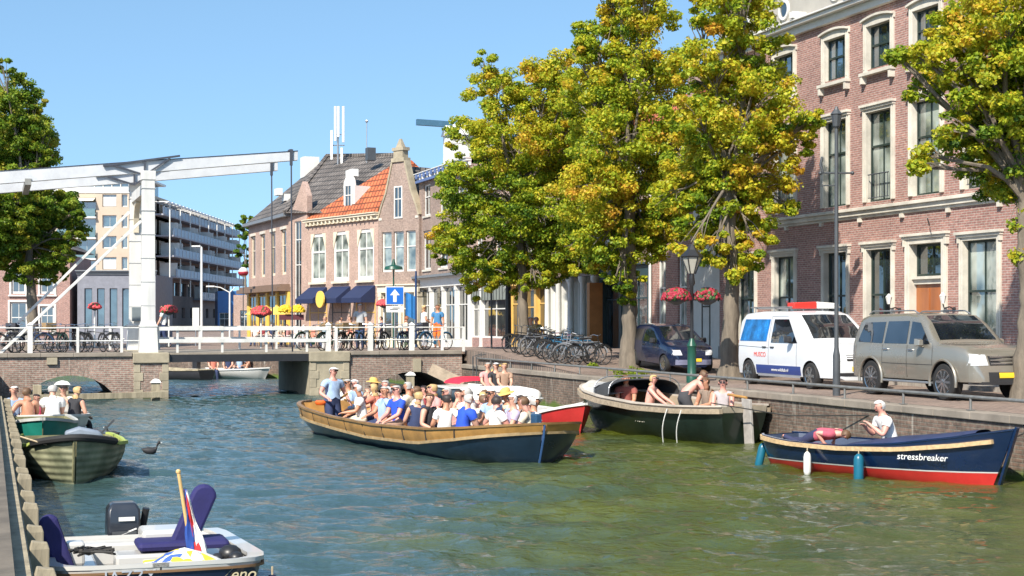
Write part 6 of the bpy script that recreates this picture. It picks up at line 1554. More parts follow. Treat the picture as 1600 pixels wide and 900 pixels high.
# ================================================================ people
SKINS = [pm('skin_fair', (.60, .33, .23), .5, .1, 8), pm('skin_tanned', (.52, .25, .15), .5, .1, 8), pm('skin_pink', (.64, .32, .25), .5, .1, 8)]
EYE_M = pm('eye_dark', (.03, .02, .015), .3, .1); LIP = pm('lip', (.42, .13, .11), .5, .1)
def two_bone(a, c, l1, l2, bend):
    a, c, bend = Vector(a), Vector(c), Vector(bend); d = c-a; L = min(d.length, (l1+l2)*.995)
    if L < 1e-3: L = 1e-3
    d.normalize(); c = a+d*L; x = (l1*l1-l2*l2+L*L)/(2*L); h = math.sqrt(max(0, l1*l1-x*x)); b_ = bend-d*bend.dot(d); b_.normalize()
    return a+d*x+b_*h, c
BODY = {}
def body_pose(key, hz=.93, lean=(0, 0), hands=((-.26, .05, .78), (.26, .05, .78)), feet=((-.1, 0, .05), (.1, .0, .05)), head=(0, 0), kb=(0, 1, .1), girth=1.0, female=False, drop=0.0):
    """standing origin at the feet: +y is the way the figure faces. hz = height of the hips"""
    if key in BODY: return BODY[key]
    P_, E_ = [], []
    def nd(p, r): P_.append((Vector(p), r)); return len(P_)-1
    def ed(a, b_, tg): E_.append((a, b_, tg))
    g = girth; lx_, ly_ = lean; sl_ = math.sqrt(max(.05, 1-(lx_*lx_+ly_*ly_)))
    up = Vector((lx_, ly_, sl_)); base = Vector((0, 0, hz))
    pel = nd(base, .135*g); wst = nd(base+up*.18, .118*g); chs = nd(base+up*.37, .140*g); nkb = nd(base+up*.50, .075)
    ed(pel, wst, 'hips'); ed(wst, chs, 'torso'); ed(chs, nkb, 'torso')
    hd_ = Vector((head[0], head[1], 1)).normalized()
    hup = (up+Vector((0, 0, .6))).normalized(); nk = nd(P_[nkb][0]+hup*.085, .052); fc = Vector((math.sin(head[0]), math.cos(head[0]), head[1])).normalized()
    hb_ = P_[nk][0]+hup*.055+fc*.018; h1 = nd(hb_, .068); h2 = nd(hb_+hup*.075+fc*.004, .088); h3 = nd(hb_+hup*.14-fc*.004, .058)
    ed(nkb, nk, 'neck'); ed(nk, h1, 'head'); ed(h1, h2, 'head'); ed(h2, h3, 'head')
    sw = (.165 if female else .19)*min(1.08, g)
    for s, hnd in ((-1, hands[0]), (1, hands[1])):
        sh = nd(base+up*.455+Vector((s*sw, 0, 0)), .066*g); cl = nd(base+up*.46+Vector((s*sw*.5, 0, 0)), .075*g)
        ed(chs, cl, 'torso'); ed(cl, sh, 'torso')
        el, wr_ = two_bone(P_[sh][0], hnd, .29, .26, (s*.5, -.8, -.5)); ei = nd(el, .045); um = nd(P_[sh][0].lerp(el, .5), .053*g); wi = nd(wr_, .03); fm_ = nd(el.lerp(wr_, .4), .042)
        ed(sh, um, 'uarm'); ed(um, ei, 'farm0'); ed(ei, fm_, 'farm'); ed(fm_, wi, 'farm')
        d = (wr_-el).normalized(); sd = d.cross(Vector((0, 0, 1))); sd = sd.normalized() if sd.length > .1 else Vector((1, 0, 0)); dn = sd.cross(d)
        pm_ = nd(wr_+d*.055, .034); ed(wi, pm_, 'hand')
        for k in range(4):
            o_ = sd*(-.03+.02*k); ln = (.062, .072, .068, .052)[k]
            a1 = nd(wr_+d*.088+o_, .0105); a2 = nd(wr_+d*(.088+ln*.5)+o_*1.1+dn*-.008, .0095); a3 = nd(wr_+d*(.088+ln*.9)+o_*1.15+dn*-.026, .008)
            ed(pm_, a1, 'hand'); ed(a1, a2, 'hand'); ed(a2, a3, 'hand')
        t1 = nd(wr_+d*.035-sd*.042*s, .013); t2 = nd(wr_+d*.08-sd*.062*s-dn*.012, .01); ed(pm_, t1, 'hand'); ed(t1, t2, 'hand')
    for s, ft in ((-1, feet[0]), (1, feet[1])):
        hp = nd(base+Vector((s*.095, 0, -.05)), .105*g); ed(pel, hp, 'hips')
        kn, an = two_bone(P_[hp][0], Vector(ft)+Vector((0, 0, .05)), .43, .42, kb); ki = nd(kn, .062); tm = nd(P_[hp][0].lerp(kn, .45), .088*g); ai = nd(an, .04); cm = nd(kn.lerp(an, .35), .056)
        ed(hp, tm, 'thigh'); ed(tm, ki, 'thigh'); ed(ki, cm, 'shin'); ed(cm, ai, 'shin')
        dirf = Vector((0, 1, 0)); hl_ = nd(an+Vector((0, -.03, -.045)), .032); to = nd(an+dirf*.11+Vector((s*.02, 0, -.055)), .032); tp = nd(an+dirf*.17+Vector((s*.025, 0, -.062)), .022)
        ed(ai, hl_, 'foot'); ed(hl_, to, 'foot'); ed(to, tp, 'foot')
    me = bpy.data.meshes.new('skel'); me.from_pydata([p for p, _ in P_], [(a, b_) for a, b_, _ in E_], [])
    o = bpy.data.objects.new('skel', me); COL.objects.link(o)
    md = o.modifiers.new('skin', 'SKIN'); md.use_smooth_shade = True; md.branch_smoothing = .35
    sv = me.skin_vertices[0].data
    for i, (p, r) in enumerate(P_): sv[i].radius = (r*1.12, r*1.12) if r > .02 else (r, r); sv[i].use_root = (i == 0)
    for i in (wst, chs, pel): r = P_[i][1]; sv[i].radius = (r*1.12, r*1.12)
    ms = o.modifiers.new('sub', 'SUBSURF'); ms.levels = 1; ms.render_levels = 1
    dg = bpy.context.evaluated_depsgraph_get(); nm = bpy.data.meshes.new_from_object(o.evaluated_get(dg)); bpy.data.objects.remove(o); bpy.data.meshes.remove(me)
    # tag every face with its nearest bone
    segs = [(P_[a][0], P_[b_][0], P_[a][1], P_[b_][1], tg) for a, b_, tg in E_]
    A = np.array([s_[0] for s_ in segs]); Bv = np.array([s_[1] for s_ in segs])-A; LL = (Bv**2).sum(1)+1e-9; ra = np.array([s_[2] for s_ in segs]); rb_ = np.array([s_[3] for s_ in segs])
    n = len(nm.vertices); co = np.empty(n*3); nm.vertices.foreach_get('co', co); co = co.reshape(-1, 3)
    d = co[:, None, :]-A[None]; tt = np.clip((d*Bv[None]).sum(2)/LL[None], 0, 1); dist = np.linalg.norm(d-tt[..., None]*Bv[None], axis=2)/((ra+(rb_-ra)*tt)+.012)
    vt = dist.argmin(1); tags = [segs[i][4] for i in vt]
    nrm = np.empty(n*3); nm.vertices.foreach_get('normal', nrm); nrm = nrm.reshape(-1, 3)
    polys = [tuple(p.vertices) for p in nm.polygons]
    hc = P_[h2][0]; data = dict(co=co, nrm=nrm, tags=tags, polys=polys, hc=hc, fc=fc, hup=hup, cache={}, up=up)
    # face: nose, eyes, mouth, ears joined to the same mesh
    mb = MB(); rt_ = fc.cross(hup).normalized(); fz = fc
    def fp_(x, y, z): return hc+rt_*x+fz*y+hup*z
    bm = bmesh.new(); bm.from_mesh(nm)
    mb.loft([[fp_(-.014, .072, -.028), fp_(.014, .072, -.028), fp_(.004, .075, .02), fp_(-.004, .075, .02)], [fp_(-.007, .108, -.028), fp_(.007, .108, -.028), fp_(.002, .085, .015), fp_(-.002, .085, .015)]])
    for s in (-1, 1): mb.ball(fp_(s*.088, -.005, -.015), .024, 6, sz=(.6, .8, 1.2))
    n0 = len(mb.f)
    for s in (-1, 1): mb.ball(fp_(s*.032, .079, .006), .011, 6, m=1, sz=(1.3, .6, .8))
    mb.ball(fp_(0, .078, -.058), .016, 6, m=2, sz=(1.6, .7, .5))
    vs = [bm.verts.new(v) for v in mb.v]
    for f, mi in zip(mb.f, mb.m):
        try: q = bm.faces.new([vs[i] for i in f]); q.material_index = mi; q.smooth = True
        except ValueError: pass
    bm.to_mesh(nm); bm.free(); nm.shade_smooth()
    for q in (SKINS[0], EYE_M, LIP): nm.materials.append(q)
    nm.name = 'body'; data['mesh'] = nm; BODY[key] = data; return data
def cloth(D, kind, off, test, noise_=.006):
    if kind in D['cache']: return D['cache'][kind]
    co, nr = D['co'], D['nrm']; keep = [test(i) for i in range(len(co))]
    fs = [p for p in D['polys'] if all(keep[i] for i in p)]; used = sorted({i for p in fs for i in p}); mp_ = {v: k for k, v in enumerate(used)}
    if not fs: D['cache'][kind] = None; return None
    rng = np.random.default_rng(len(kind)*7+len(used))
    vs = [tuple(co[i]+nr[i]*(off+noise_*math.sin(co[i][2]*41+co[i][0]*33+co[i][1]*27))) for i in used]
    me = bpy.data.meshes.new(kind); me.from_pydata(vs, [], [tuple(mp_[i] for i in p) for p in fs]); me.shade_smooth(); me.materials.append(WHITE)
    D['cache'][kind] = me; return me
CM = {}
def cm(c, nm='cloth_dye', r=.85):
    k = (nm,)+tuple(round(q, 3) for q in c)
    if k not in CM: CM[k] = pm(nm+'_'+str(len(CM)), c, r, .14, 9, bump=.003)
    return CM[k]
def person(label, D, loc, rotz, shirt=None, bottom=None, hair=(.09, .05, .03), cap=None, glasses=False, skin=0, sleeves='short', legs='long', shoes=(.05, .04, .04), longhair=False, sunhat=None, top='shirt', parent=None, scale=1.0, group=None, rot=None, bag=None):
    b_ = bpy.data.objects.new('person', D['mesh']); COL.objects.link(b_); b_.location = loc; b_.rotation_euler = rot or (0, 0, rotz); b_.scale = (scale*1.06,)*3
    tag(b_, label, 'person', group); b_.material_slots[0].link = 'OBJECT'; b_.material_slots[0].material = SKINS[skin]
    T = D['tags']; co = D['co']; hc, fc, hup = D['hc'], D['fc'], D['hup']
    def addc(me, nm, m):
        if me is None: return
        o = bpy.data.objects.new(nm, me); COL.objects.link(o); par(o, b_); o.material_slots[0].link = 'OBJECT'; o.material_slots[0].material = m
    if shirt:
        if top == 'bikini':
            up = D['up']; addc(cloth(D, 'bikini_top', .008, lambda i: T[i] == 'torso' and .30 < (Vector(co[i])-Vector((0, 0, 0))).dot(Vector((0, 0, 1)))-D['hz0'] < .44, .002), 'bikini_top', cm(shirt))
        else:
            st = {'torso', 'hips', 'uarm'} if sleeves == 'short' else {'torso', 'hips'} if sleeves == 'none' else {'torso', 'hips', 'uarm', 'farm0', 'farm'}
            hz0 = D['hz0']
            addc(cloth(D, 'shirt_'+sleeves, .016, lambda i: T[i] in st and not (T[i] == 'hips' and co[i][2] < hz0-.03)), 'shirt', cm(shirt))
    if bottom:
        st = {'hips', 'thigh', 'shin'} if legs == 'long' else {'hips', 'thigh'} if legs == 'short' else {'hips'}
        addc(cloth(D, 'trousers_'+legs, .011, lambda i: T[i] in st and not (T[i] == 'hips' and co[i][2] > D['hz0']+.11), .003), 'trousers' if legs == 'long' else 'shorts', cm(bottom))
    if shoes: addc(cloth(D, 'shoes', .008, lambda i: T[i] == 'foot', 0), 'shoes', cm(shoes))
    def hp(i): p = Vector(co[i])-hc; return p.dot(fc), p.dot(hup)
    if hair:
        def th(i):
            if T[i] not in (('head', 'neck', 'torso') if longhair else ('head',)): return False
            y, z = hp(i)
            if T[i] == 'head': return z > .022 or (y < .03 and z > -.075) or (longhair and y < .03 and abs((Vector(co[i])-hc).dot(fc.cross(hup))) > .05)
            return y < -.01 and z > -.24
        addc(cloth(D, 'hair_long' if longhair else 'hair', .023, th, .006), 'hair', cm(hair, 'hair', .6))
    if cap:
        addc(cloth(D, 'cap', .026, lambda i: T[i] == 'head' and hp(i)[1] > .028, .0), 'cap', cm(cap))
        rt_ = fc.cross(hup); mb = MB(); pts = [hc+hup*.045+rt_*(.075*math.cos(a))+fc*(.09+.075*math.sin(a)) for a in np.linspace(0, math.pi, 9)]
        mb.add([*pts, *[p+hup*.01 for p in pts]], [tuple(range(9)), tuple(range(17, 8, -1))]+[(i, i+1, i+10, i+9) for i in range(8)]); mb.build('cap_peak', cm(cap), b_)
    if sunhat:
        mb = MB(); Rm = Matrix((fc.cross(hup), fc, hup)).transposed()
        prof = [(.19, .03), (.185, .045), (.105, .06), (.10, .12), (.06, .15), (.01, .155)]
        mb.lathe(prof, 16); mb.v = [tuple(hc+Rm @ Vector(v)) for v in mb.v]; mb.build('sun_hat', cm(sunhat), b_, smooth=60)
    if glasses:
        mb = MB(); rt_ = fc.cross(hup)
        for s in (-1, 1):
            c = hc+rt_*s*.034+fc*.094+hup*.006; mb.obox(c, (.054, .012, .036), Matrix((rt_, fc, hup)).transposed())
        mb.bar(hc+rt_*.09+hup*.01, hc+rt_*.06+fc*.092+hup*.01, .008, .008); mb.bar(hc-rt_*.09+hup*.01, hc-rt_*.06+fc*.092+hup*.01, .008, .008); mb.bar(hc-rt_*.02+fc*.096+hup*.01, hc+rt_*.02+fc*.096+hup*.01, .008, .008)
        mb.build('sunglasses', BLACK, b_)
    return b_
def bp_(key, **k):
    D = body_pose(key, **k); D['hz0'] = k.get('hz', .93); return D
SITF = ((-.13, .44, -.0), (.13, .44, .0))
# seated figures: hips at .52 above the floor plane (seat .42)
SIT = [bp_('sit_a', hz=.52, lean=(0, .04), hands=((-.13, .36, .60), (.13, .36, .60)), feet=((-.13, .46, .0), (.13, .46, .0)), girth=1.02),
       bp_('sit_b', hz=.52, lean=(.05, .12), hands=((-.05, .42, .68), (.22, .30, .60)), feet=((-.12, .42, .0), (.15, .5, .0)), head=(.5, 0), girth=1.0, female=True),
       bp_('sit_c', hz=.52, lean=(-.04, -.02), hands=((-.38, .12, .62), (.12, .38, .66)), feet=((-.15, .48, .0), (.1, .42, .0)), head=(-.6, .0), girth=1.12),
       bp_('sit_d', hz=.52, lean=(0, .2), hands=((-.1, .4, .58), (.1, .42, .60)), feet=((-.15, .4, .0), (.15, .4, .0)), head=(.15, -.25), girth=1.2),
       bp_('sit_e', hz=.52, lean=(.08, .0), hands=((-.2, .3, .6), (.45, .05, .7)), feet=((-.12, .5, .0), (.12, .4, .0)), head=(.9, .05), girth=.95, female=True),
       bp_('sit_f', hz=.50, lean=(-.08, .08), hands=((-.18, .25, 1.0), (.16, .32, .62)), feet=((-.1, .45, .0), (.12, .48, .0)), head=(-.3, .1), girth=1.05)]
STD = [bp_('stand', hands=((-.27, .06, .80), (.27, .1, .82)), feet=((-.1, .02, .0), (.11, -.02, .0))),
       bp_('walk', lean=(0, .04), hands=((-.25, .22, .88), (.25, -.16, .86)), feet=((-.09, -.28, .05), (.1, .30, .0))),
       bp_('stand_f', hands=((-.12, .28, 1.12), (.2, .22, 1.0)), feet=((-.09, .0, .0), (.1, .06, .0)), head=(.4, -.1), female=True, girth=.92),
       bp_('walk_f', lean=(0, .03), hands=((-.23, -.12, .84), (.23, .18, .9)), feet=((-.08, .26, .0), (.09, -.25, .05)), female=True, girth=.93)]
CAPT = bp_('captain', hz=.93, lean=(0, .05), hands=((-.42, .10, .92), (.3, .25, 1.02)), feet=((-.14, 0, 0), (.14, 0, 0)), head=(-.2, 0), girth=1.15)
BEND = bp_('bending', hz=.85, lean=(0, .78), hands=((-.2, .72, .62), (.25, .66, .60)), feet=((-.13, -.05, 0), (.14, .1, 0)), head=(0, -.5), girth=1.05)
FLOOR_SIT = bp_('low_seat', hz=.50, lean=(0, .16), hands=((-.16, .52, .62), (.2, .5, .60)), feet=((-.12, .5, .0), (.12, .55, .0)), head=(.1, -.1), girth=.95, female=True)
READ = bp_('reading', hz=.52, lean=(0, .3), hands=((-.14, .42, .86), (.1, .42, .82)), feet=((-.15, .45, 0), (.12, .45, 0)), head=(.1, -.55), girth=1.1)
LIE = bp_('lying', hz=.93, lean=(0, .05), hands=((-.2, .16, 1.15), (.2, .18, 1.2)), feet=((-.1, .05, 0), (.12, -.02, .05)), head=(0, .3), kb=(0, 1, 0))

# ---- tour boat passengers
Tt, TL = tb, 10.5
hx, hy = hd.x, hd.y; C0 = P1-hd*(TL/2)
def seat_px(px, y):      # local x of a seat in row y whose occupant shows at photo column px
    t_ = (px-800)/F; px_, py_ = -hy, hx
    return (t_*(C0.y+y*py_)-(C0.x+y*px_))/(hx-t_*hy)
boatM = Matrix.Translation(tb.location) @ Matrix.Rotation(tb.rotation_euler.z, 4, 'Z')
TZ = tb.rotation_euler.z
SH = dict(white=(.74, .73, .70), pale_blue=(.33, .45, .62), royal_blue=(.02, .08, .52), pink=(.62, .30, .28), grey=(.36, .37, .38), tan=(.36, .23, .16), cream=(.66, .58, .44), navy=(.03, .045, .11), coral=(.66, .22, .15), dark_red=(.25, .03, .04), lilac=(.48, .42, .58), green=(.16, .26, .13), black=(.03, .03, .035))
HR = dict(grey=(.42, .40, .37), white=(.68, .66, .62), blond=(.50, .34, .15), brown=(.13, .07, .035), dark=(.035, .024, .02), red=(.3, .1, .04))
ordw = ['first', 'second', 'third', 'fourth', 'fifth', 'sixth', 'seventh', 'eighth', 'ninth', 'tenth', 'eleventh', 'twelfth', 'thirteenth', 'fourteenth', 'fifteenth', 'sixteenth']
GT = 'passengers on the open tour boat'
person('captain in pale blue shirt and white cap standing at the stern of the tour boat', CAPT, boatM @ Vector((seat_px(519, -.25), -.25, -.22)), TZ-R(80), SH['pale_blue'], SH['navy'], HR['white'], cap=(.75, .74, .7), glasses=True, skin=2, sleeves='short', group=GT)
far = [('white', 'grey', 'g'), ('pale_blue', 'white', 'g'), ('cream', 'brown', 'h'), ('pink', 'grey', ''), ('white', 'brown', 'g'), ('grey', 'white', 'c'), ('dark_red', 'dark', 'g'), ('cream', 'blond', ''), ('coral', 'blond', 'g'), ('white', 'white', ''), ('lilac', 'grey', 'c'), ('white', 'brown', 'g'), ('pale_blue', 'grey', ''), ('cream', 'blond', 'h'), ('grey', 'dark', 'g')]
rnd = random.Random(9)
for i, (sc_, hc_, x_) in enumerate(far):
    px = 546+i*19.6; D = SIT[(i*2+1) % 6] if i % 3 else SIT[0]; y = .74+rnd.uniform(-.06, .06)
    lab = '%s haired passenger in %s top, %s from the stern in the far row' % (hc_, sc_.replace('_', ' '), ordw[i])
    person(lab, D, boatM @ Vector((seat_px(px+rnd.uniform(-3, 3), y), y, -.13+rnd.uniform(-.02, .05))), TZ+R(180)+R(rnd.uniform(-35, 25)), SH[sc_], rnd.choice([SH['navy'], SH['tan'], SH['grey'], SH['cream']]), HR[hc_], cap=(.72, .72, .68) if 'c' in x_ else None, sunhat=(.66, .42, .12) if 'h' in x_ else None, glasses='g' in x_, skin=rnd.choice([0, 1, 2]), longhair=hc_ in ('blond', 'brown'), sleeves=rnd.choice(['short', 'short', 'none', 'long']), group=GT)
near = [(566, 'white', 'white', 'g', 1), (600, 'pale_blue', 'grey', '', 2), (622, 'royal_blue', 'grey', 'g', 0), (650, 'navy', 'blond', '', 4), (668, 'black', 'brown', '', 1), (694, 'white', 'dark', '', 4), (722, 'royal_blue', 'grey', '', 3), (748, 'cream', 'brown', 'c', 1), (777, 'white', 'dark', 'n', 2), (794, 'pale_blue', 'dark', 'g', 1), (816, 'tan', 'white', '', 3), (848, 'white', 'grey', 'c', 0)]
for i, (px, sc_, hc_, x_, dk) in enumerate(near):
    D = SIT[dk]; y = -.66+rnd.uniform(-.05, .05)
    if seat_px(px, y) > 3.7: y = -.1 if seat_px(px, -.1) < 3.9 else .42
    if i < 3: y = -.2
    lab = '%s haired passenger in %s top, %s from the stern in the near row' % (hc_, sc_.replace('_', ' '), ordw[i])
    face = R(rnd.uniform(-25, 25)) if px > 700 else R(rnd.choice([-75, -110, 160, 80])+rnd.uniform(-15, 15))
    if i in (0, 1, 2): face = R(170+10*i)
    if px < 700 and i > 2: face = R(rnd.choice([-75, 75, 60])+rnd.uniform(-12, 12))
    person(lab, D, boatM @ Vector((min(4.3, seat_px(px, y)), y, -.15)), TZ+face, SH[sc_], rnd.choice([SH['navy'], SH['tan'], SH['cream']]), HR[hc_], cap=(.72, .72, .68) if 'c' in x_ else (.04, .06, .12) if 'n' in x_ else None, glasses='g' in x_, skin=rnd.choice([0, 1, 2]), longhair=hc_ in ('blond',), sleeves='none' if sc_ in ('navy', 'black') else 'short', scale=1.04 if sc_ == 'royal_blue' else 1.0, group=GT)
mid = [(608, 'dark_red', 'white', STD[0], .15, -.62), (640, 'cream', 'grey', SIT[0], .1, -.02), (680, 'pink', 'blond', SIT[4], .05, -.02), (736, 'white', 'grey', SIT[5], .1, -.02), (770, 'pale_blue', 'white', SIT[0], .05, -.02), (826, 'cream', 'brown', SIT[1], .1, -.12), (590, 'coral', 'blond', SIT[5], .3, -.13), (657, 'white', 'brown', SIT[1], .3, -.12), (702, 'tan', 'grey', SIT[0], .25, -.1), (716, 'pink', 'dark', SIT[2], .3, -.12), (756, 'white', 'blond', SIT[4], .3, -.12), (785, 'coral', 'grey', SIT[3], .25, -.12), (804, 'lilac', 'white', SIT[0], .2, -.12)]
for i, (px, sc_, hc_, D, y, dz) in enumerate(mid):
    lab = '%s haired passenger in %s top between the two rows, %s from the stern' % (hc_, sc_.replace('_', ' '), ordw[i])
    person(lab, D, boatM @ Vector((seat_px(px, y), y, dz)), TZ+R(180)+R(rnd.uniform(-60, 40)), SH[sc_], SH['navy'], HR[hc_], glasses=i % 2 == 0, skin=i % 3, longhair=hc_ == 'blond', group=GT)

# ---- sloop
slM = Matrix.Translation(sl.location) @ Matrix.Rotation(sl.rotation_euler.z, 4, 'Z'); SZ = sl.rotation_euler.z
def onboat(M, px, y, z):    # point in the boat at local y that shows at column px
    lo, hi = -6.0, 6.0
    f_ = lambda x: (lambda q: q.x/q.y*F+800-px)(M @ Vector((x, y, z)))
    a, b_ = f_(lo), f_(hi)
    for _ in range(40):
        m_ = (lo+hi)/2
        if (f_(m_) > 0) == (a > 0): lo = m_
        else: hi = m_
    return M @ Vector(((lo+hi)/2, y, z))
GS = 'people on the dark green sloop'
person('blonde woman in pale bikini sitting forward in the dark green sloop', FLOOR_SIT, onboat(slM, 1014, .1, .08), R(-115), (.75, .6, .62), (.3, .3, .34), HR['blond'], skin=2, sleeves='none', top='bikini', legs='brief', shoes=None, longhair=True, glasses=True, group=GS)
person('shirtless tanned man in dark shorts bending over in the sloop', BEND, onboat(slM, 1066, .0, .08), R(-78), None, (.05, .05, .055), HR['brown'], skin=2, legs='short', shoes=None, group=GS)
person('tanned brown haired woman sitting beside the bending man in the sloop', SIT[1], onboat(slM, 1108, -.3, .05), R(140), (.22, .16, .12), (.1, .1, .12), HR['brown'], skin=1, sleeves='none', longhair=True, glasses=True, group=GS)
person('young man with sunglasses in grey top at the stern of the sloop', SIT[0], onboat(slM, 1130, -.1, .05), R(165), (.42, .38, .38), (.2, .2, .22), HR['dark'], skin=2, glasses=True, sleeves='none', group=GS)
person('person in reddish top in the shade of the spray hood', SIT[3], onboat(slM, 978, .3, .05), R(175), (.3, .09, .07), (.1, .1, .12), HR['brown'], skin=1, group=GS)
# ---- launch with the red bottom
lm = Matrix.Translation(st_.location) @ Matrix.Rotation(st_.rotation_euler.z, 4, 'Z')
person('white haired man in white shirt sitting bent forward in the dark blue launch', READ, onboat(lm, 1392, .1, .0)+Vector((0, 0, -.02)), R(100), SH['white'], SH['navy'], HR['white'], skin=2, sleeves='short')
q = onboat(lm, 1262, -.25, .45); q2 = onboat(lm, 1352, -.2, .45); ang = math.atan2((q2-q).y, (q2-q).x)
pr = person('person in navy trousers and pink top lying along the stern of the launch', LIE, q+Vector((-.35, .48, .09)), 0, (.45, .09, .13), (.03, .035, .085), HR['brown'], skin=2, sleeves='short')
pr.rotation_euler = (Matrix.Rotation(ang, 3, 'Z') @ Matrix.Rotation(R(83), 3, 'Y') @ Matrix.Rotation(R(-90), 3, 'Z')).to_euler(); pr.scale = (.9,)*3
# ---- left white boat
wm = Matrix.Translation(wb.location) @ Matrix.Rotation(wb.rotation_euler.z, 4, 'Z')
def bx(M, px, Y, z): return Vector(((px-800)*Y/F, Y, z))
GL = 'people in the white boat at the left quay'
for px, Y, D, rz, k in ((22, 37.6, 0, 200, dict(shirt=SH['pale_blue'], bottom=SH['cream'], hair=HR['white'], label='white haired person in pale blue, farthest left in the white boat')),
                        (44, 36.6, 2, 20, dict(shirt=None, bottom=SH['navy'], hair=HR['brown'], skin=1, label='bare backed sunburnt man in the white boat')),
                        (60, 38.0, 1, 190, dict(shirt=(.6, .08, .18), bottom=SH['navy'], hair=HR['dark'], scale=.85, label='child in pink red top in the white boat')),
                        (82, 36.8, 3, 15, dict(shirt=SH['white'], bottom=SH['navy'], hair=HR['grey'], scale=1.05, label='broad man in white shirt with his back to the viewer in the white boat')),
                        (98, 38.8, 5, 170, dict(shirt=SH['cream'], bottom=SH['navy'], hair=HR['dark'], glasses=True, label='dark haired person in cream behind the broad man in white')),
                        (119, 37.4, 1, -20, dict(shirt=SH['black'], bottom=SH['black'], hair=HR['blond'], longhair=True, sleeves='none', label='blond woman in black top at the right side of the white boat'))):
    person(k.pop('label'), SIT[D], bx(None, px-(4 if px > 110 else 0), Y, -.22), R(rz), k.pop('shirt'), k.pop('bottom'), k.pop('hair'), group=GL, **k)
# ---- little boat beyond the bridge
GB = 'people in the little boat beyond the bridge'
for px, Y, rz, k in ((333, 73.6, 200, dict(shirt=SH['coral'], hair=HR['brown'], label='person in coral top, leftmost in the little boat beyond the bridge')), (357, 74.2, 180, dict(shirt=SH['navy'], hair=HR['dark'], cap=(.2, .6, .62), label='person with turquoise cap and navy top beyond the bridge')),
                     (374, 74.4, 170, dict(shirt=SH['pale_blue'], hair=HR['dark'], cap=(.15, .5, .6), label='person with blue cap and pale top beyond the bridge')), (388, 74.7, 150, dict(shirt=None, hair=HR['brown'], skin=1, label='bare chested person steering the little boat beyond the bridge'))):
    person(k.pop('label'), SIT[int(px) % 3], bx(None, px, Y, -.14), R(rz), k.pop('shirt'), SH['navy'], k.pop('hair'), group=GB, **k)
for px, Y, k in ((762, 50.5, dict(shirt=SH['pink'], hair=HR['grey'], label='grey haired person in pink beside the red boat cover')), (775, 50.2, dict(shirt=SH['black'], hair=HR['white'], cap=(.7, .7, .68), label='person with white cap right of the red boat cover')), (788, 49.9, dict(shirt=SH['tan'], hair=HR['blond'], label='blond person in tan, farthest right by the quay stairs'))):
    person(k.pop('label'), SIT[0], bx(None, px, Y, .0), R(190), k.pop('shirt'), SH['navy'], k.pop('hair'), group='people in the boat at the right arch', **k)
# ---- pedestrians and cafe guests
GP = 'people strolling on the bridge and quay'
def pz(u, v):      # street height
    if 55.9 <= u <= 62 and v < 17.3: return BZ
    return ST
def walker(px, v, D, rz, label, z=None, **k):
    u = u_at(px, v); person(label, STD[D], UV(u, v, z if z is not None else pz(u, v)), R(rz), k.pop('shirt'), k.pop('bottom'), k.pop('hair'), group=GP, **k)
walker(662, 17.9, 2, -60, 'woman in white and grey dress clothes walking at the right end of the bridge', z=BZ, shirt=SH['white'], bottom=(.5, .5, .54), hair=HR['blond'], longhair=True, skin=1)
walker(684, 18.0, 0, 160, 'man in blue shirt and orange shorts at the right end of the bridge', z=BZ, shirt=(.05, .18, .36), bottom=(.75, .17, .03), hair=HR['brown'], legs='short', skin=1)
def walker2(px, Y, D, rz, label, z=ST+.05, **k):
    person(label, D, Vector(((px-800)*Y/F, Y, z)), R(rz), k.pop('shirt'), k.pop('bottom'), k.pop('hair'), group=GP, **k)
walker2(563, 62.0, STD[0], 170, 'grey shirted man with a bicycle on the bridge before the blue awnings', z=BZ, shirt=SH['grey'], bottom=SH['navy'], hair=HR['grey'])
walker2(548, 72, STD[3], 100, 'woman in coral top walking behind the bridge before the awnings', shirt=SH['coral'], bottom=SH['cream'], hair=HR['brown'], longhair=True)
walker2(508, 74, STD[2], 200, 'woman in pale blue standing behind the bridge left of the awnings', shirt=(.5, .62, .7), bottom=SH['white'], hair=HR['blond'], longhair=True)
walker2(531, 76, STD[1], -90, 'man in white shirt walking left of the yellow sign', shirt=SH['white'], bottom=SH['tan'], hair=HR['dark'])
walker2(597, 78, STD[1], 90, 'man in navy walking in front of the gabled house', shirt=SH['navy'], bottom=SH['grey'], hair=HR['dark'])
walker2(634, 73, STD[3], -80, 'woman in cream walking right of the blue arrow sign', shirt=SH['cream'], bottom=SH['green'], hair=HR['red'], longhair=True)
walker2(829, 62, STD[0], 175, 'white haired man in khaki jacket beside the quay trunk', z=ST, shirt=(.34, .30, .17), bottom=(.2, .16, .1), hair=HR['white'])
walker2(838, 63, STD[2], 190, 'woman in olive jacket beside the white haired man', z=ST, shirt=(.28, .28, .14), bottom=SH['tan'], hair=HR['grey'])
walker2(256, 66, STD[1], 90, 'man in white walking behind the drawbridge portal', z=BZ, shirt=SH['white'], bottom=SH['navy'], hair=HR['dark'])
GC = 'guests at the yellow cafe'
for i, (px, Y, sc_, hc_) in enumerate(((399, 99, 'white', 'brown'), (412, 101, 'dark_red', 'dark'), (424, 98, 'navy', 'grey'), (437, 97, 'cream', 'blond'), (449, 98, 'pink', 'brown'), (462, 95, 'white', 'dark'), (474, 93, 'grey', 'grey'), (488, 92, 'coral', 'dark'))):
    person('%s haired guest in %s, %s from the left at the yellow cafe' % (hc_, sc_.replace('_', ' '), ordw[i]), SIT[i % 6], Vector(((px-800)*Y/F, Y, ST+.03)), R(170+i*17), SH[sc_], SH['navy'], HR[hc_], group=GC)
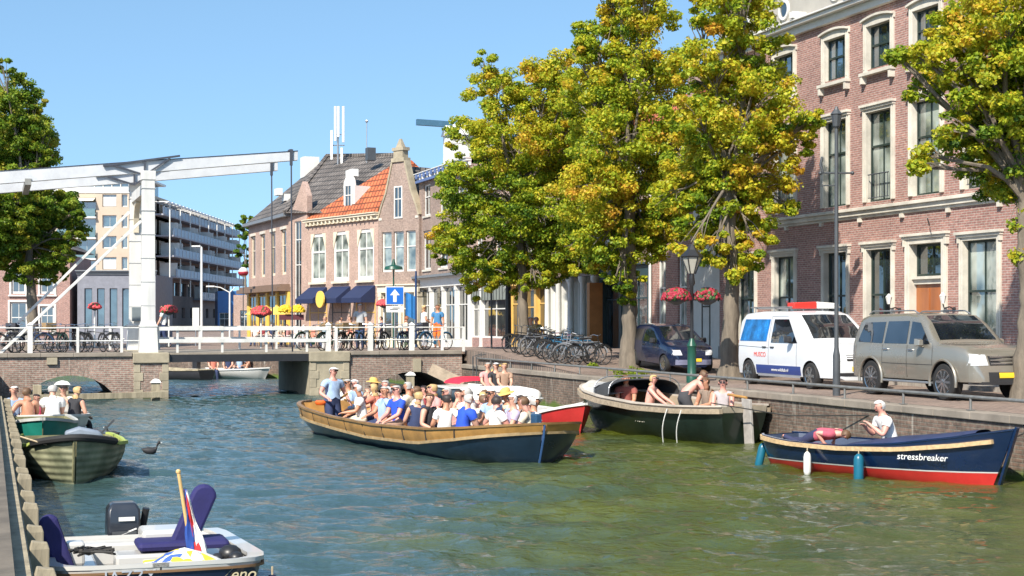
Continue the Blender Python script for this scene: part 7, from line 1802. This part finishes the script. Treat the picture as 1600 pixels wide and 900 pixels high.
# ================================================================ bicycles
def bicycle(loc, rotz, label, col, group, lean=R(6), basket=False, crate=None):
    t = thing('bicycle', label, 'bicycle', loc, rotz, group); t.rotation_euler = (lean, 0, rotz)
    fm = cm(col, 'bike_paint', .35); R_ = .345; xa, xb = -.53, .55
    for x in (xa, xb):
        mb = MB(); n = 22; ring = []
        for j in range(6):
            a = 2*math.pi*j/6; ring.append((R_-.02+.02*math.cos(a), .02*math.sin(a)))
        mb.lathe(ring+[ring[0]], n, (x, 0, R_), axis='y', cap=False); w = mb.build('wheel', RUBBER, t)
        mb = MB(); mb.tube([(x, -.04, R_), (x, .04, R_)], .03, 8)
        for j in range(10): a = 2*math.pi*j/10; mb.bar((x, 0, R_), (x+(R_-.03)*math.cos(a), 0, R_+(R_-.03)*math.sin(a)), .007, .007)
        pts = [(x+(R_+.02)*math.cos(a), 0, R_+(R_+.02)*math.sin(a)) for a in np.linspace(R(20), R(175), 9)]
        mb.build('spokes', STEEL, w); mb = MB()
        for p, q in zip(pts[:-1], pts[1:]): mb.bar(p, q, .05, .008, up=(0, 1, 0))
        mb.build('mudguard', fm, w)
    mb = MB(); bb = (-.05, 0, .3); st2 = (-.2, 0, .72); hd2 = (.38, 0, .78); hl2 = (.42, 0, .62)
    for p, q in ((bb, st2), (bb, hl2), (st2, hd2), (hd2, hl2), ((xa, 0, R_), bb), ((xa, 0, R_), st2), (hl2, (.47, 0, .5)), ((.47, 0, .5), (xb, 0, R_))): mb.tube([p, q], .017, 6)
    mb.tube([st2, (-.24, 0, .86)], .014, 6); mb.tube([hd2, (.35, 0, .98)], .014, 6)
    mb.lathe([(.08, -.02), (.08, .02)], 12, bb, axis='y'); mb.bar((xa-.1, 0, .74), (xa+.32, 0, .74), .12, .015); mb.bar((xa-.05, 0, .74), (xa, 0, R_), .015, .015); mb.build('frame', fm, t)
    mb = MB(); mb.tube([(.2, -.28, 1.0), (.33, -.24, 1.04), (.37, 0, 1.0), (.33, .24, 1.04), (.2, .28, 1.0)], .013, 6); mb.build('handlebar', CHROME, t)
    mb = MB(); mb.loft([[(-.36, -.09, .86), (-.36, .09, .86), (-.36, .09, .91), (-.36, -.09, .91)], [(-.2, -.06, .87), (-.2, .06, .87), (-.2, .06, .91), (-.2, -.06, .91)], [(-.08, -.02, .88), (-.08, .02, .88), (-.08, .02, .91), (-.08, -.02, .91)]]); mb.build('saddle', BLACK, t, bevel=.01)
    if crate: mb = MB(); mb.box(.42, .78, -.2, .2, .8, 1.08); mb.build('crate', cm(crate, 'crate'), t, bevel=.01)
    return t
BC = [('black', (.02, .02, .022)), ('dark blue', (.015, .035, .10)), ('black', (.025, .025, .03)), ('silver grey', (.22, .23, .25)), ('dark green', (.01, .05, .03)), ('black', (.02, .02, .02)), ('blue', (.03, .14, .26)), ('black', (.03, .03, .03))]
rnd = random.Random(12)
base = [bicycle((0, 0, 0), 0, 'x', c, None, crate=(None, (.05, .05, .06), None, None, (.3, .2, .1), None, None, None)[i]) for i, (nm_, c) in enumerate(BC)]
used = set(); cnt = [0]
def put_bike(loc, rotz, label, group, k, lean):
    if k not in used:
        used.add(k); o = base[k]; o.location = loc; o['label'] = label; o['group'] = group
    else: o = dup(base[k], loc, rotz, label, group)
    o.rotation_euler = (lean, 0, rotz)
g1 = 'bicycles parked along the quay rail'
for i in range(15):
    k = rnd.randrange(8); u = 53.2-i*.42; v = 18.9+rnd.uniform(-.35, .35)
    put_bike(UV(u, v, ST+max(0, (u-44)/9.5*(BZ-ST))*.95 if u < 53.5 else BZ), A_CROSS+R(rnd.uniform(-16, 16))+(math.pi if rnd.random() < .5 else 0), '%s bicycle, %s from the bridge end of the quayside bicycle row' % (BC[k][0], ordw[i]), g1, k, R(rnd.uniform(-9, 9)))
g2 = 'bicycles parked on the left part of the bridge'
for i in range(12):
    k = rnd.randrange(8); v = -1.0+i*.47
    put_bike(UV(BU+1.3+rnd.uniform(-.1, .3), v, BZ), A_ALONG+R(rnd.uniform(-28, 28))+R(40), '%s bicycle, %s from the left behind the left bridge railing' % (BC[k][0], ordw[i]), g2, k, R(rnd.uniform(-8, 8)))
g3 = 'bicycles parked on the right part of the bridge'
for i in range(11):
    k = rnd.randrange(8); v = 11.9+i*.46
    put_bike(UV(BU+1.5+rnd.uniform(-.1, .4)+(1.2 if i % 3 == 0 else 0), v, BZ), A_ALONG+R(rnd.uniform(-28, 28))-R(40), '%s bicycle, %s from the stone pier behind the right bridge railing' % (BC[k][0], ordw[i]), g3, k, R(rnd.uniform(-8, 8)))
for k in range(8):
    if k not in used:
        def rm(o):
            for c in KIDS.get(o.name, []): rm(c)
            bpy.data.objects.remove(o)
        rm(base[k])
# ================================================================ lamps, signs, flowers
lp = thing('street_lamp', 'tall dark street lamp post with crossbar in front of the white van', 'street lamp', UV(u_at(1307, 18.0), 18.0, ST))
mb = MB(); mb.lathe([(.085, 0), (.085, .9), (.065, 1.0), (.05, 1.1), (.042, 5.9), (.036, 6.0)], 14); mb.build('post', DKGREY, lp, smooth=45)
mb = MB(); mb.tube([(-.34, 0, 5.0), (.34, 0, 5.0)], .022, 6); mb.tube([(-.36, 0, 4.72), (.0, 0, 4.72)], .015, 6); mb.ball((-.36, 0, 5.0), .045, 8); mb.ball((.36, 0, 5.0), .045, 8); mb.tube([(-.3, 0, 5.02), (-.36, 0, 5.18), (-.32, 0, 5.36)], .03, 6); mb.build('crossbar', DKGREY, lp, smooth=45)
mb = MB(); mb.lathe([(.04, 6.0), (.08, 6.05), (.12, 6.3), (.14, 6.32), (.06, 6.42), (.02, 6.5)], 8); mb.build('lantern', DKGREY, lp)
l2 = thing('street_lamp', 'low lantern lamp post with dark green base and flower basket before the blue car', 'street lamp', UV(u_at(1081, 18.0), 18.0, ST))
mb = MB(); mb.lathe([(.15, 0), (.15, .2), (.12, .25), (.12, .95), (.14, 1.0), (.07, 1.15), (.05, 1.2)], 14); mb.build('post_base', GREEN_D, l2, smooth=40)
mb = MB(); mb.lathe([(.048, 1.2), (.042, 2.6), (.09, 2.7), (.06, 2.95)], 12); mb.build('post', BLACK, l2, smooth=40)
mb = MB(); mb.lathe([(.30, 3.40), (.31, 3.43), (.14, 3.60), (.05, 3.75)], 6)
for j in range(6): a = 2*math.pi*j/6; mb.bar((.1*math.cos(a), .1*math.sin(a), 2.95), (.275*math.cos(a), .275*math.sin(a), 3.4), .025, .025)
lt = mb.build('lantern_frame', BLACK, l2)
mb = MB(); mb.lathe([(.09, 2.96), (.255, 3.39)], 6); mb.build('lantern_glass', pm('milky_glass', (.45, .43, .36), .25, .2), lt)
FLR = pm('flowers_red', (.34, .02, .04), .6, .5, 12); FLP = pm('flowers_pink', (.66, .07, .08), .6, .5, 12); FLY = pm('flowers_yellow', (.80, .52, .02), .6, .4, 12); FGR = pm('basket_leaves', (.04, .10, .02), .6, .5, 12)
def flower_mesh(m_, r, k, seed, squash=.7, sz=.07):
    rng = np.random.default_rng(seed); N = k; d = rng.normal(size=(N, 3)); d /= np.linalg.norm(d, axis=1)[:, None]; d[:, 2] = np.abs(d[:, 2])*1.1-.35
    P = d*r*(.75+.3*rng.random(N))[:, None]; P[:, 2] *= squash
    mb = MB()
    for p in P:
        n_ = Vector(p).normalized(); a = n_.orthogonal().normalized(); b_ = n_.cross(a); s = sz*rng.uniform(.6, 1.3); p = Vector(p)
        ph = rng.random()*3; a, b_ = a*math.cos(ph)+b_*math.sin(ph), b_*math.cos(ph)-a*math.sin(ph)
        mb.add([p+a*s, p+b_*s, p-a*s, p-b_*s, p+n_*s*.5], [(0, 1, 4), (1, 2, 4), (2, 3, 4), (3, 0, 4)])
    return mb
def basket(loc, r, mf, label, pole=None, seed=1, n=420, arm=None, sz=.06):
    t = thing('flower_basket', label, 'flower basket', loc, 0, 'hanging flower baskets')
    mb = MB(); mb.lathe([(r*.15, -r*.62), (r*.6, -r*.4), (r*.8, -.05)], 12); mb.build('bowl', DKGREY, t)
    flower_mesh(mf, r, n, seed, sz=sz).build('blossoms', mf, t); flower_mesh(FGR, r*.93, int(n*.8), seed+5, sz=sz*1.1).build('leaves', FGR, t)
    if pole: mb = MB(); mb.tube([(0, 0, -r*.55), (0, 0, -pole)], .035, 8); mb.build('pole', WHITE if pole > .1 else BLACK, t)
    if arm: mb = MB(); mb.tube([(0, 0, -r*.3), arm], .02, 6); mb.build('bracket', BLACK, t)
    return t
bl = l2.location
basket((bl.x-.42, bl.y-.05, ST+2.35), .40, FLR, 'dark red flowers on the left side of the low lantern post', arm=(.42, .05, -.1), seed=2)
basket((bl.x+.42, bl.y+.05, ST+2.35), .40, FLR, 'mostly green flower basket on the right side of the low lantern post', arm=(-.42, -.05, -.1), seed=3, n=120)
def atp(px, py, Y): return at(px, py, Y)
basket(atp(408, 487, 62.5), .42, FLP, 'round red flower basket on a pole above the bridge deck', pole=1.5, seed=4, n=700)
basket(atp(264, 484, 62), .36, FLP, 'red flower basket just right of the white portal', pole=1.5, seed=6, n=500)
basket(atp(148, 479, 60), .26, FLP, 'small red flower basket left of the white portal', pole=1.6, seed=7, n=300)
basket(atp(600, 474, 64), .32, FLP, 'pink flower basket left of the blue arrow sign', pole=1.7, seed=8, n=400)
for px, w_, lab in ((446, 1.0, 'yellow flower box on the railing by the cafe, left one'), (465, 1.0, 'yellow flower box on the railing by the cafe, right one')):
    p = atp(px, 484, 63); t = thing('flower_box', lab, 'flower box', p, A_CROSS, 'yellow flower boxes')
    mb = MB(); mb.box(-.24, .24, -.12, .12, -.42, -.2); mb.build('box', pm('box_maroon', (.12, .03, .04), .7), t)
    fm2 = flower_mesh(FLY, .30, 420, int(px), squash=.85, sz=.055); fm2.build('blossoms', FLY, t)
    mb = MB(); mb.tube([(0, 0, -.42), (0, 0, -1.5)], .03, 6); mb.build('pole', BLACK, t)
# blue one-way sign
p = ground(617, 18.2); p = at(617, 462, 62.5); sg = thing('road_sign', 'square blue road sign with white arrow over a small white plate', 'road sign', (p.x, p.y, BZ-.35), R(6))
zc = p.z-(BZ-.35)
mb = MB(); mb.tube([(0, .05, 0), (0, .05, zc+.45)], .035, 8); mb.build('pole', STEEL, sg)
mb = MB(); mb.box(-.38, .38, 0, .02, zc-.38, zc+.38); pl = mb.build('panel', WHITE, sg, bevel=.008)
mb = MB(); mb.box(-.345, .345, -.008, -.002, zc-.345, zc+.345); mb.build('blue_field', pm('sign_blue', (.01, .12, .48), .35, .03), pl)
mb = MB(); mb.prism([(-.07, zc-.26), (.07, zc-.26), (.07, zc+.02), (.2, zc+.02), (0, zc+.27), (-.2, zc+.02), (-.07, zc+.02)], -.016, -.010); mb.build('arrow', WHITE, pl)
mb = MB(); mb.box(-.36, .36, .0, .02, zc-.68, zc-.42); sub = mb.build('under_plate', WHITE, sg)
mb = MB(); mb.box(-.2, .12, -.006, -.002, zc-.58, zc-.55); mb.box(-.1, .2, -.006, -.002, zc-.52, zc-.49); mb.build('marks', DKGREY, sub)
# other poles
def pole(name, label, cat, loc, h, r, m, extra=None):
    t = thing(name, label, cat, loc); mb = MB(); mb.tube([(0, 0, 0), (0, 0, h)], [r, r*.8], 8); mb.build('post', m, t)
    if extra: extra(t)
    return t
v_ = 20.4; pole('utility_post', 'thick black post left of the farthest linden trunk', 'post', UV(u_at(794, v_), v_, ST+.3), 2.9, .14, BLACK)
pole('sign_post', 'thin dark pole before the slatted shop transom', 'pole', UV(u_at(768, 19.5), 19.5, ST+.3), 4.1, .04, DKGREY)
def flg(t):
    mb = MB(); mb.box(-.05, .02, -.03, .03, 1.5, 3.4); mb.build('banner_sleeve', pm('banner_navy', (.01, .04, .14), .7), t)
    mb = MB(); pts = [(-.45+.4*i/5, .04*math.sin(i*1.7), 1.7+1.0*j/5-.04*i) for i in range(6) for j in range(6)]; mb.add(pts, [(i*6+j, i*6+j+1, (i+1)*6+j+1, (i+1)*6+j) for i in range(5) for j in range(5)]); mb.build('banner', pm('banner_blue', (.02, .16, .42), .8, .2), t)
pole('banner_pole', 'dark blue banner pole right of the blue arrow sign', 'banner pole', (at(650, 500, 66).x, 66, BZ-.3), 3.6, .05, pm('pole_navy', (.01, .04, .12), .5), flg)
def shade(t): mb = MB(); mb.lathe([(.5, 4.35), (.45, 4.5), (.12, 4.6), (.05, 4.9)], 14); mb.build('shade', GREEN_D, t, smooth=40)
pole('street_lamp', 'wide green lamp shade on a post behind the blue arrow sign', 'street lamp', (at(615, 500, 80).x, 80, ST), 4.5, .05, GREEN_D, shade)
def arm1(t): mb = MB(); mb.tube([(0, 0, 8.2), (.0, 0, 8.4), (-.5, 0, 8.5)], .05, 6); mb.box(-.9, -.1, -.12, .12, 8.42, 8.55); mb.build('lamp_head', WHITE, t)
pole('street_lamp', 'slim white street lamp in front of the terraced wing', 'street lamp', (at(315, 500, 140).x, 140, ST), 8.4, .12, WHITE, arm1)
def arm2(t): mb = MB(); mb.tube([(-1.6, 0, 5.0), (-.9, 0, 4.9), (0, 0, 4.4)], .05, 6); mb.tube([(.5, 0, 4.9), (0, 0, 4.4)], .05, 6); mb.box(-2.3, -1.5, -.12, .12, 4.95, 5.08); mb.build('lamp_head', WHITE, t)
pole('street_lamp', 'white double armed street lamp before the blue building', 'street lamp', (at(359, 500, 150).x, 150, ST), 4.5, .1, WHITE, arm2)
pole('sign_post', 'pale information board on the far street left of the white lamp', 'sign', (at(306, 500, 100).x, 100, ST), 1.2, .05, STEEL, lambda t: MB().box(-.22, .22, -.03, .03, 1.2, 2.5).build('board', WHITE, t))
t = thing('globe_sign', 'round white and red globe on a bracket at the side street corner', 'sign', at(380, 425, 112))
mb = MB(); mb.ball((0, 0, 0), .36, 12); mb.build('globe', WHITE, t, smooth=60); mb = MB(); mb.lathe([(.28, -.26), (.375, -.12), (.38, 0), (.36, .03)], 12); mb.build('red_band', FLR, t, smooth=60)
mb = MB(); mb.tube([(0, 0, -.34), (0, 0, -3.3)], .04, 6); mb.build('bracket', DKGREY, t)
# cafe: parasols and tables
for px, Y, lab in ((405, 103, 'yellow parasol leaning at the left of the cafe terrace'), (432, 100, 'yellow parasol in the middle of the cafe terrace')):
    t = thing('parasol', lab, 'parasol', (at(px, 500, Y).x, Y, ST), 0, 'yellow cafe parasols')
    mb = MB(); mb.tube([(0, 0, 0), (0, 0, 2.6)], .03, 6); mb.build('pole', WOODB, t); mb = MB(); mb.lathe([(.95, 2.05), (.93, 2.12), (.05, 2.6)], 8, cap=False); mb.build('canopy', YELLOW, t)
for i in range(6):
    px, Y = 402+i*15, 98.5-i*.9; t = thing('cafe_table', 'small round terrace table, %s from the left at the cafe' % ordw[i], 'table', (at(px, 500, Y).x+.3, Y-.6, ST), 0, 'cafe tables')
    mb = MB(); mb.lathe([(.35, .72), (.35, .75)], 14); mb.build('tabletop', WHITE, t); mb = MB(); mb.tube([(0, 0, 0), (0, 0, .72)], .03, 6); mb.lathe([(.2, 0), (.2, .03)], 10); mb.build('leg', DKGREY, t)
for i, (px, Y, rz) in enumerate(((399, 99, 170), (412, 101, 187), (424, 98, 204), (437, 97, 221), (449, 98, 238), (462, 95, 255), (474, 93, 272), (488, 92, 289))):
    t = thing('cafe_chair', 'terrace chair under the guest who sits %s from the left' % ordw[i], 'chair', ((px-800)*Y/F, Y, ST), R(rz), 'cafe chairs')
    mb = MB(); mb.box(-.22, .22, -.2, .24, .41, .45); mb.build('seat', DKGREY, t); mb = MB(); mb.box(-.22, .22, -.26, -.22, .45, .85); mb.build('backrest', DKGREY, t)
    for x in (-.2, .2):
        for y in (-.22, .2): mb = MB(); mb.tube([(x, y, 0), (x, y, .41)], .015, 5); mb.build('leg', DKGREY, t)
# stepped stairs and yellow hose on the quay corner
t = thing('quay_stair', 'narrow dark steel ladder on the quay wall right of the bridge', 'ladder', UV(53.6, 17.0, 0), A_CROSS)
mb = MB()
for y in (-.22, .22): mb.tube([(-.05, y, -.3), (-.05, y, ST+.35), (.3, y, ST+.45)], .02, 6)
for k in range(5): mb.tube([(-.05, -.22, .05+k*.25), (-.05, .22, .05+k*.25)], .015, 5)
mb.build('rails', DKGREY, t)
mb = MB(); q = ground(768, 16.98, 0); mb.tube([(q.x, q.y, .25), (q.x-.0, q.y-.03, .95), (q.x+.08, q.y, 1.14), (q.x+.6, q.y+.1, 1.2)], .03, 6); o = mb.build('hose', YELLOW, None); tag(o, 'yellow hose hanging over the quay edge near the ladder', 'hose')
# thin cloud bank low over the horizon
